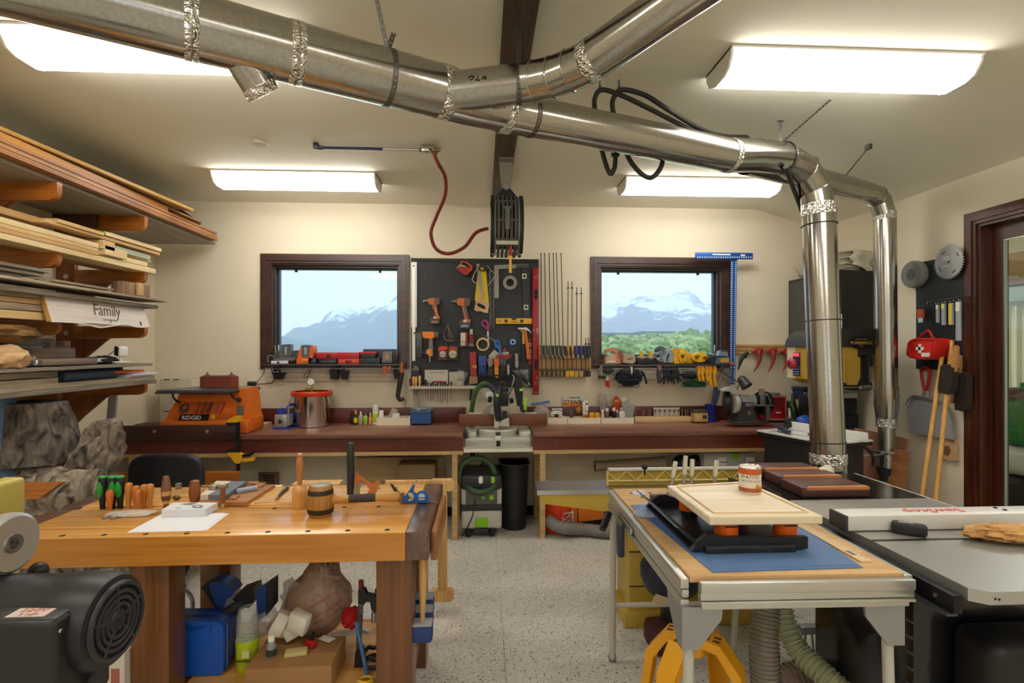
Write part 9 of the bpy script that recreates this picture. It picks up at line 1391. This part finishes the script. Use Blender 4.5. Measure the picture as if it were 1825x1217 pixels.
s_=PD(105,1124,1.15);A(t,'flange_screw',STEEL,('ball',s_,.006),M=Mx());A(t,'motor_bracket',mat('#6d6a3a',.45),('box',(m0.x-.34,m0.y-.02,m0.z-r-.03),(m0.x-.22,m0.y+.12,m0.z-r+.01),.006),M=Mx());A(t,'motor_leg',YM,('box',(m0.x-.20,m0.y-.02,.0),(m0.x-.135,m0.y+.08,m0.z-r+.01),.004),M=Mx())
p=PZ(228,1230,.0);t=T('printed_carton','white and red printed carton standing beside the workbench leg','carton',(-1.42,2.17,0));A(t,'carton',mat('#d8cfc4',.6),('box',(-.04,0,0),(.03,.12,.42)));A(t,'red_print',mat('#a8655a',.5),('box',(-.02,-.001,.30),(.012,.0,.36)));A(t,'grey_print',mat('#8a857e',.5),('box',(-.03,-.001,.16),(.02,.0,.165)),('box',(-.02,-.001,.19),(.01,.0,.21)))
t=T('dust_extractor','grey and green shop vacuum with coiled hose under the chop saw','vacuum',PZ(857,958,0));c=t.M.translation;VG=mat('#bdbcb0',.45);VD=mat('#2c2e33',.45);VL=mat('#86c21f',.4)
w=.17;A(t,'tank',VG,('box',(-w,.02,.06),(w+.01,.45,.23),.03,3));A(t,'belt',VD,('box',(-w-.002,.015,.22),(w+.012,.455,.27),.012));A(t,'motor_head',VG,('box',(-w,.03,.265),(w+.01,.44,.46),.02));A(t,'front_panel',mat('#5a5b58',.5),('box',(-w+.04,.022,.27),(w-.03,.04,.40),.008));A(t,'top_frame',VD,('box',(-w,.0,.40),(w+.01,.44,.53),.03,3));A(t,'lime_latch',VL,('box',(-.045,.012,.08),(.06,.025,.165),.004),('box',(.085,-.006,.46),(.12,.01,.515),.006));A(t,'front_foot',VD,('box',(-.06,-.005,.035),(.06,.05,.075),.012))
for x,cc in ((.02,.016),(.09,.024)): A(t,'dial',VL,('lathe',[(.001,.014),(cc*.8,.014),(cc,0)],(x,.022,.335),(0,-1,0),18))
for x in (-.11,.09): A(t,'caster',RUB,('lathe',[(.02,-.02),(.036,-.016),(.036,.016),(.02,.02)],(x,.03,.037),(1,.3,0),20))
A(t,'hose',mat('#3c5638',.5),('tube',[(-.14,.05,.43),(-.185,.04,.50),(-.165,.05,.60),(-.08,.07,.655),(.03,.08,.645),(.10,.07,.58),(.125,.06,.50)],.025,12,7),('tube',[(-.11,.02,.43),(-.07,-.015,.405),(0,-.025,.395),(.07,-.015,.41),(.12,.02,.44)],.024,12,7));A(t,'riser_pipe',mat('#1f3020',.5),('tube',[(-.07,.12,.64),(-.075,.16,.74)],.024,12));A(t,'upper_pipe',BLACK,('tube',[(-.075,.16,.735),(-.075,.2,.76),(-.075,.2,.735)],.02,10));A(t,'green_collar',VL,('ring',(-.072,.13,.655),(0,.1,1),.025,.005,20));A(t,'cord',BLACK,('tube',[(-.05,.0,.33),(-.07,-.03,.2),(-.12,-.02,.08),(-.16,.02,.01)],.005,6,5),('tube',[(.0,.3,.78),(-.03,.2,.66),(.02,.15,.6),(-.01,.2,.56),(.03,.25,.6)],.005,6,6));A(t,'white_plug',WHITE,('box',(-.02,-.02,.46),(.02,.02,.52),.012))
p=PZ(918,948,0);t=T('waste_bin','tall black half round waste bin beside the shop vacuum','bin',(p.x,p.y,0));hb=lambda s,y:[(s*math.cos(R(a)),y+s*math.sin(R(a))*.9) for a in range(-180,1,12)]+[(s,y+.19),(-s,y+.19)]
b=t.mb();N=18;prof=((.098,.0),(.132,.655));V0_=[(x,y,0) for x,y in hb(.1,.12)];V1_=[(x,y,.58) for x,y in hb(.135,.12)];Vi=[(x,y,.58) for x,y in hb(.128,.12)];Vb=[(x,y,.05) for x,y in hb(.095,.12)];n=len(V0_)
for A0_,B0_ in ((V0_,V1_),(V1_,Vi),(Vi,Vb)): b.add(A0_+B0_,[(i,(i+1)%n,n+(i+1)%n,n+i) for i in range(n)])
b.add(V0_,[tuple(range(n))]);b.add(Vb,[tuple(range(n))]);t.pt_('bin_body',b,mat('#1c1d1f',.5));A(t,'rim',mat('#202123',.45),('tube',[V(v) for v in V1_],.007,8,0,True))
p=PZ(991,940,0);t=T('orange_bucket','orange plastic bucket with white printed square under the jointer','bucket',(p.x,4.75,0));A(t,'bucket_body',mat('#d8401a',.45),('lathe',[(.125,0),(.13,.01),(.15,.33),(.155,.335),(.155,.36),(.15,.37),(.145,.37),(.12,.02)],(0,0,0),(0,0,1),36,False));A(t,'printed_square',mat('#e6d8cc',.5),('prism',[(.03,.06),(.125,.08),(.125,.2),(.03,.18)],-.135,-.13,[[(.036,.067),(.119,.087),(.119,.193),(.036,.173)]],'y'));b=t.mb();b.text('THE HOME',.028,Tm(.075,-.136,.15)@Rm(90,0,0)@Rm(0,0,42),.001);b.text('DEPOT',.034,Tm(.085,-.136,.115)@Rm(90,0,0)@Rm(0,0,42),.001);t.pt_('lettering',b,mat('#eee6dc',.5))
p=PZ(1045,942,0);t=T('tool_bag','orange and black open tool bag beside the orange bucket','bag',(p.x,4.75,0));A(t,'black_body',mat('#1d1b1b',.7),('box',(-.16,-.1,0),(.15,.12,.26),.03));A(t,'orange_panel',mat('#d9701a',.6),('prism',[(-.09,.1),(.13,.12),(.14,.33),(.1,.27),(-.05,.27),(-.1,.33)],-.112,-.098,(),'y'));A(t,'orange_side',mat('#c2601a',.6),('prism',[(-.15,.1),(-.1,.1),(-.105,.33),(-.17,.31)],-.108,-.09,(),'y'))
flex('floor_hose','grey corrugated hose lying on the floor under the jointer',[PZ(977,927,.13),PZ(1000,940,.09),PZ(1040,943,.06),PZ(1090,948,.055),PZ(1180,945,.055)],.052,mat('#8d8680',.5),.014)
a,e=PD(1062,830,4.9),PD(1185,822,4.9);S('paper_roll','brown paper roll hanging under the right bench','roll',mat('#8f7b66',.7),('cyl',a,e,.045,.045,24),('cyl',a-V((.01,0,0)),a+V((.01,0,0)),.05,.05,20));
a,e=PY(1255,870,4.7),PY(1346,806,4.7);t=T('systainer','grey stackable tool case with green latch under the right bench','tool case',((a.x+e.x)/2,4.7,.55));A(t,'case_body',mat('#b9b9b2',.5),('box',(a.x,4.7,a.z),(e.x,5.05,e.z),.01),M=Mx());A(t,'lid',mat('#4a4a4c',.5),('box',(a.x-.002,4.699,e.z-.002),(e.x+.002,5.05,e.z+.02),.006),M=Mx());cx=PY(1311,812,4.69);A(t,'green_latch',VL,('prism',[(cx.x-.045,cx.z+.02),(cx.x+.045,cx.z+.02),(cx.x+.04,cx.z-.015),(cx.x,cx.z-.04),(cx.x-.04,cx.z-.015)],4.69,4.7,(),'y'),M=Mx());A(t,'handle_slot',BLACK,*[('pb',x-6,823,x+7,824.5,4.697,.004) for x in (1289,1339)],M=Mx());A(t,'label',WHITE,*[('pb',x-9,815,x+6,830,4.698,.003) for x in (1288,1339)],M=Mx())
A0s=PZ(1300,960,0);S('case_stand','low dark stand holding the grey tool case under the bench','stand',BLACK,('box',(a.x-.05,4.68,0),(e.x+.05,5.08,a.z-.001)))
for i,x in enumerate((1215,1240)): p=PD(x,826,4.95);S('dark_round_object','dark round ended object under the right bench, %s'%('left','right')[i],'object',BLACK,('ball',p,.09,16,(1,.8,.9)),('box',p-V((.05,.05,p.z)),p+V((.05,.05,0))))
t=T('leaning_boards','wide pale plywood sheet leaning against the wall under the left bench','sheet',(-.9,5.0,0));A(t,'sheet',wood('#a58a60','#c2a679','x',.6),('box',(-1.15,5.02,0),(-.36,5.05,.60)),M=Mx())
S('leaning_box','brown box with pale front under the left bench','box',mat('#8d7550',.7),('box',(-.75,4.8,0),(-.42,5.0,.58),.005));a,e=PY(461,880,5.15),PY(496,842,5.15);t=T('wall_vent','brown louvred vent cover leaning at the wall under the left bench','vent',((a.x+e.x)/2,5.15,.085));A(t,'vent_frame',wood('#7d5f4a','#957660','x',.6),('box',(a.x,5.15,.0),(e.x,5.17,e.z)),M=Mx());A(t,'vent_slot',BLACK,*[('pb',469,847+i*4,489,849+i*4,5.146,.006) for i in range(5)],M=Mx())
S('side_panel_board','pale brown board edge below the bench behind the chair','board',FIR,('box',(-2.9,4.40,.0),(-1.95,4.45,.62)))
SUB={'battery_label':'battery','belt_clip':'battery_collar','bit_collet':'chuck','grip_insert':'grip','needle':'gauge_face','knob_hub':'red_knob','wheel_hub':'hand_wheel','shaft_end':'hand_wheel','grey_cap':'mallet_head','iron_band':'mallet_head','struck_face':'mallet_head','green_inlay':'handle','green_rim':'handle','chrome_butt':'handle','grille_screw':'fan_grille','rubber_foot':'leg','panel_print':'control_panel','digital_display':'control_panel','badge_line':'badge','switch_toggle':'switch','shield_clip':'eye_shield','gauge_face':'gauge','tag_print':'yellow_tag','copper_tip':'jaw','inner_square':'box_body','battery_latch':'battery','hand_hole':'level_body','vial_ring':'level_body','label_plate':'junction_box','box_flange':'junction_box','camera_lens':'face_plate','cooling_fins':'oil_case','sight_glass':'oil_case','white_rim':'tape','disc_ring':'disc','handle_slot':'case_body','t_track':'table_top','feather_board':'table_top','brass_tip':'handle','door_handle':'door','rail_bolt':'front_rail','bench_hole':'table_top','dog_hole':'front_slab','embossed_blade_mark':'motor_cover','juice_groove':'board','expansion_slot':'blade','slot_edges':'plate','foil_cap':'capped_stub','release_knob':'motor_end','maker_badge':'handle','lock_lever':'arm_nose','pivot_pin':'yoke','warning_label':'drum'}
for r in [o for o in list(bpy.data.objects) if o.parent is None and o.children]:
    by={}
    for c in r.children: by.setdefault(c.name.split('.')[0],c)
    for c in list(r.children):
        k=c.name.split('.')[0];p=by.get(SUB.get(k,''))
        if k=='lettering': p=by.get('badge') or by.get('plate') or by.get('label_plate')
        if p is not None and p is not c and p.parent is r and SUB.get(p.name.split('.')[0]) is None or (p is not None and k=='needle'): 
            q=by.get(SUB.get(p.name.split('.')[0],''))
            if q is None or p.parent is r: c.parent=p
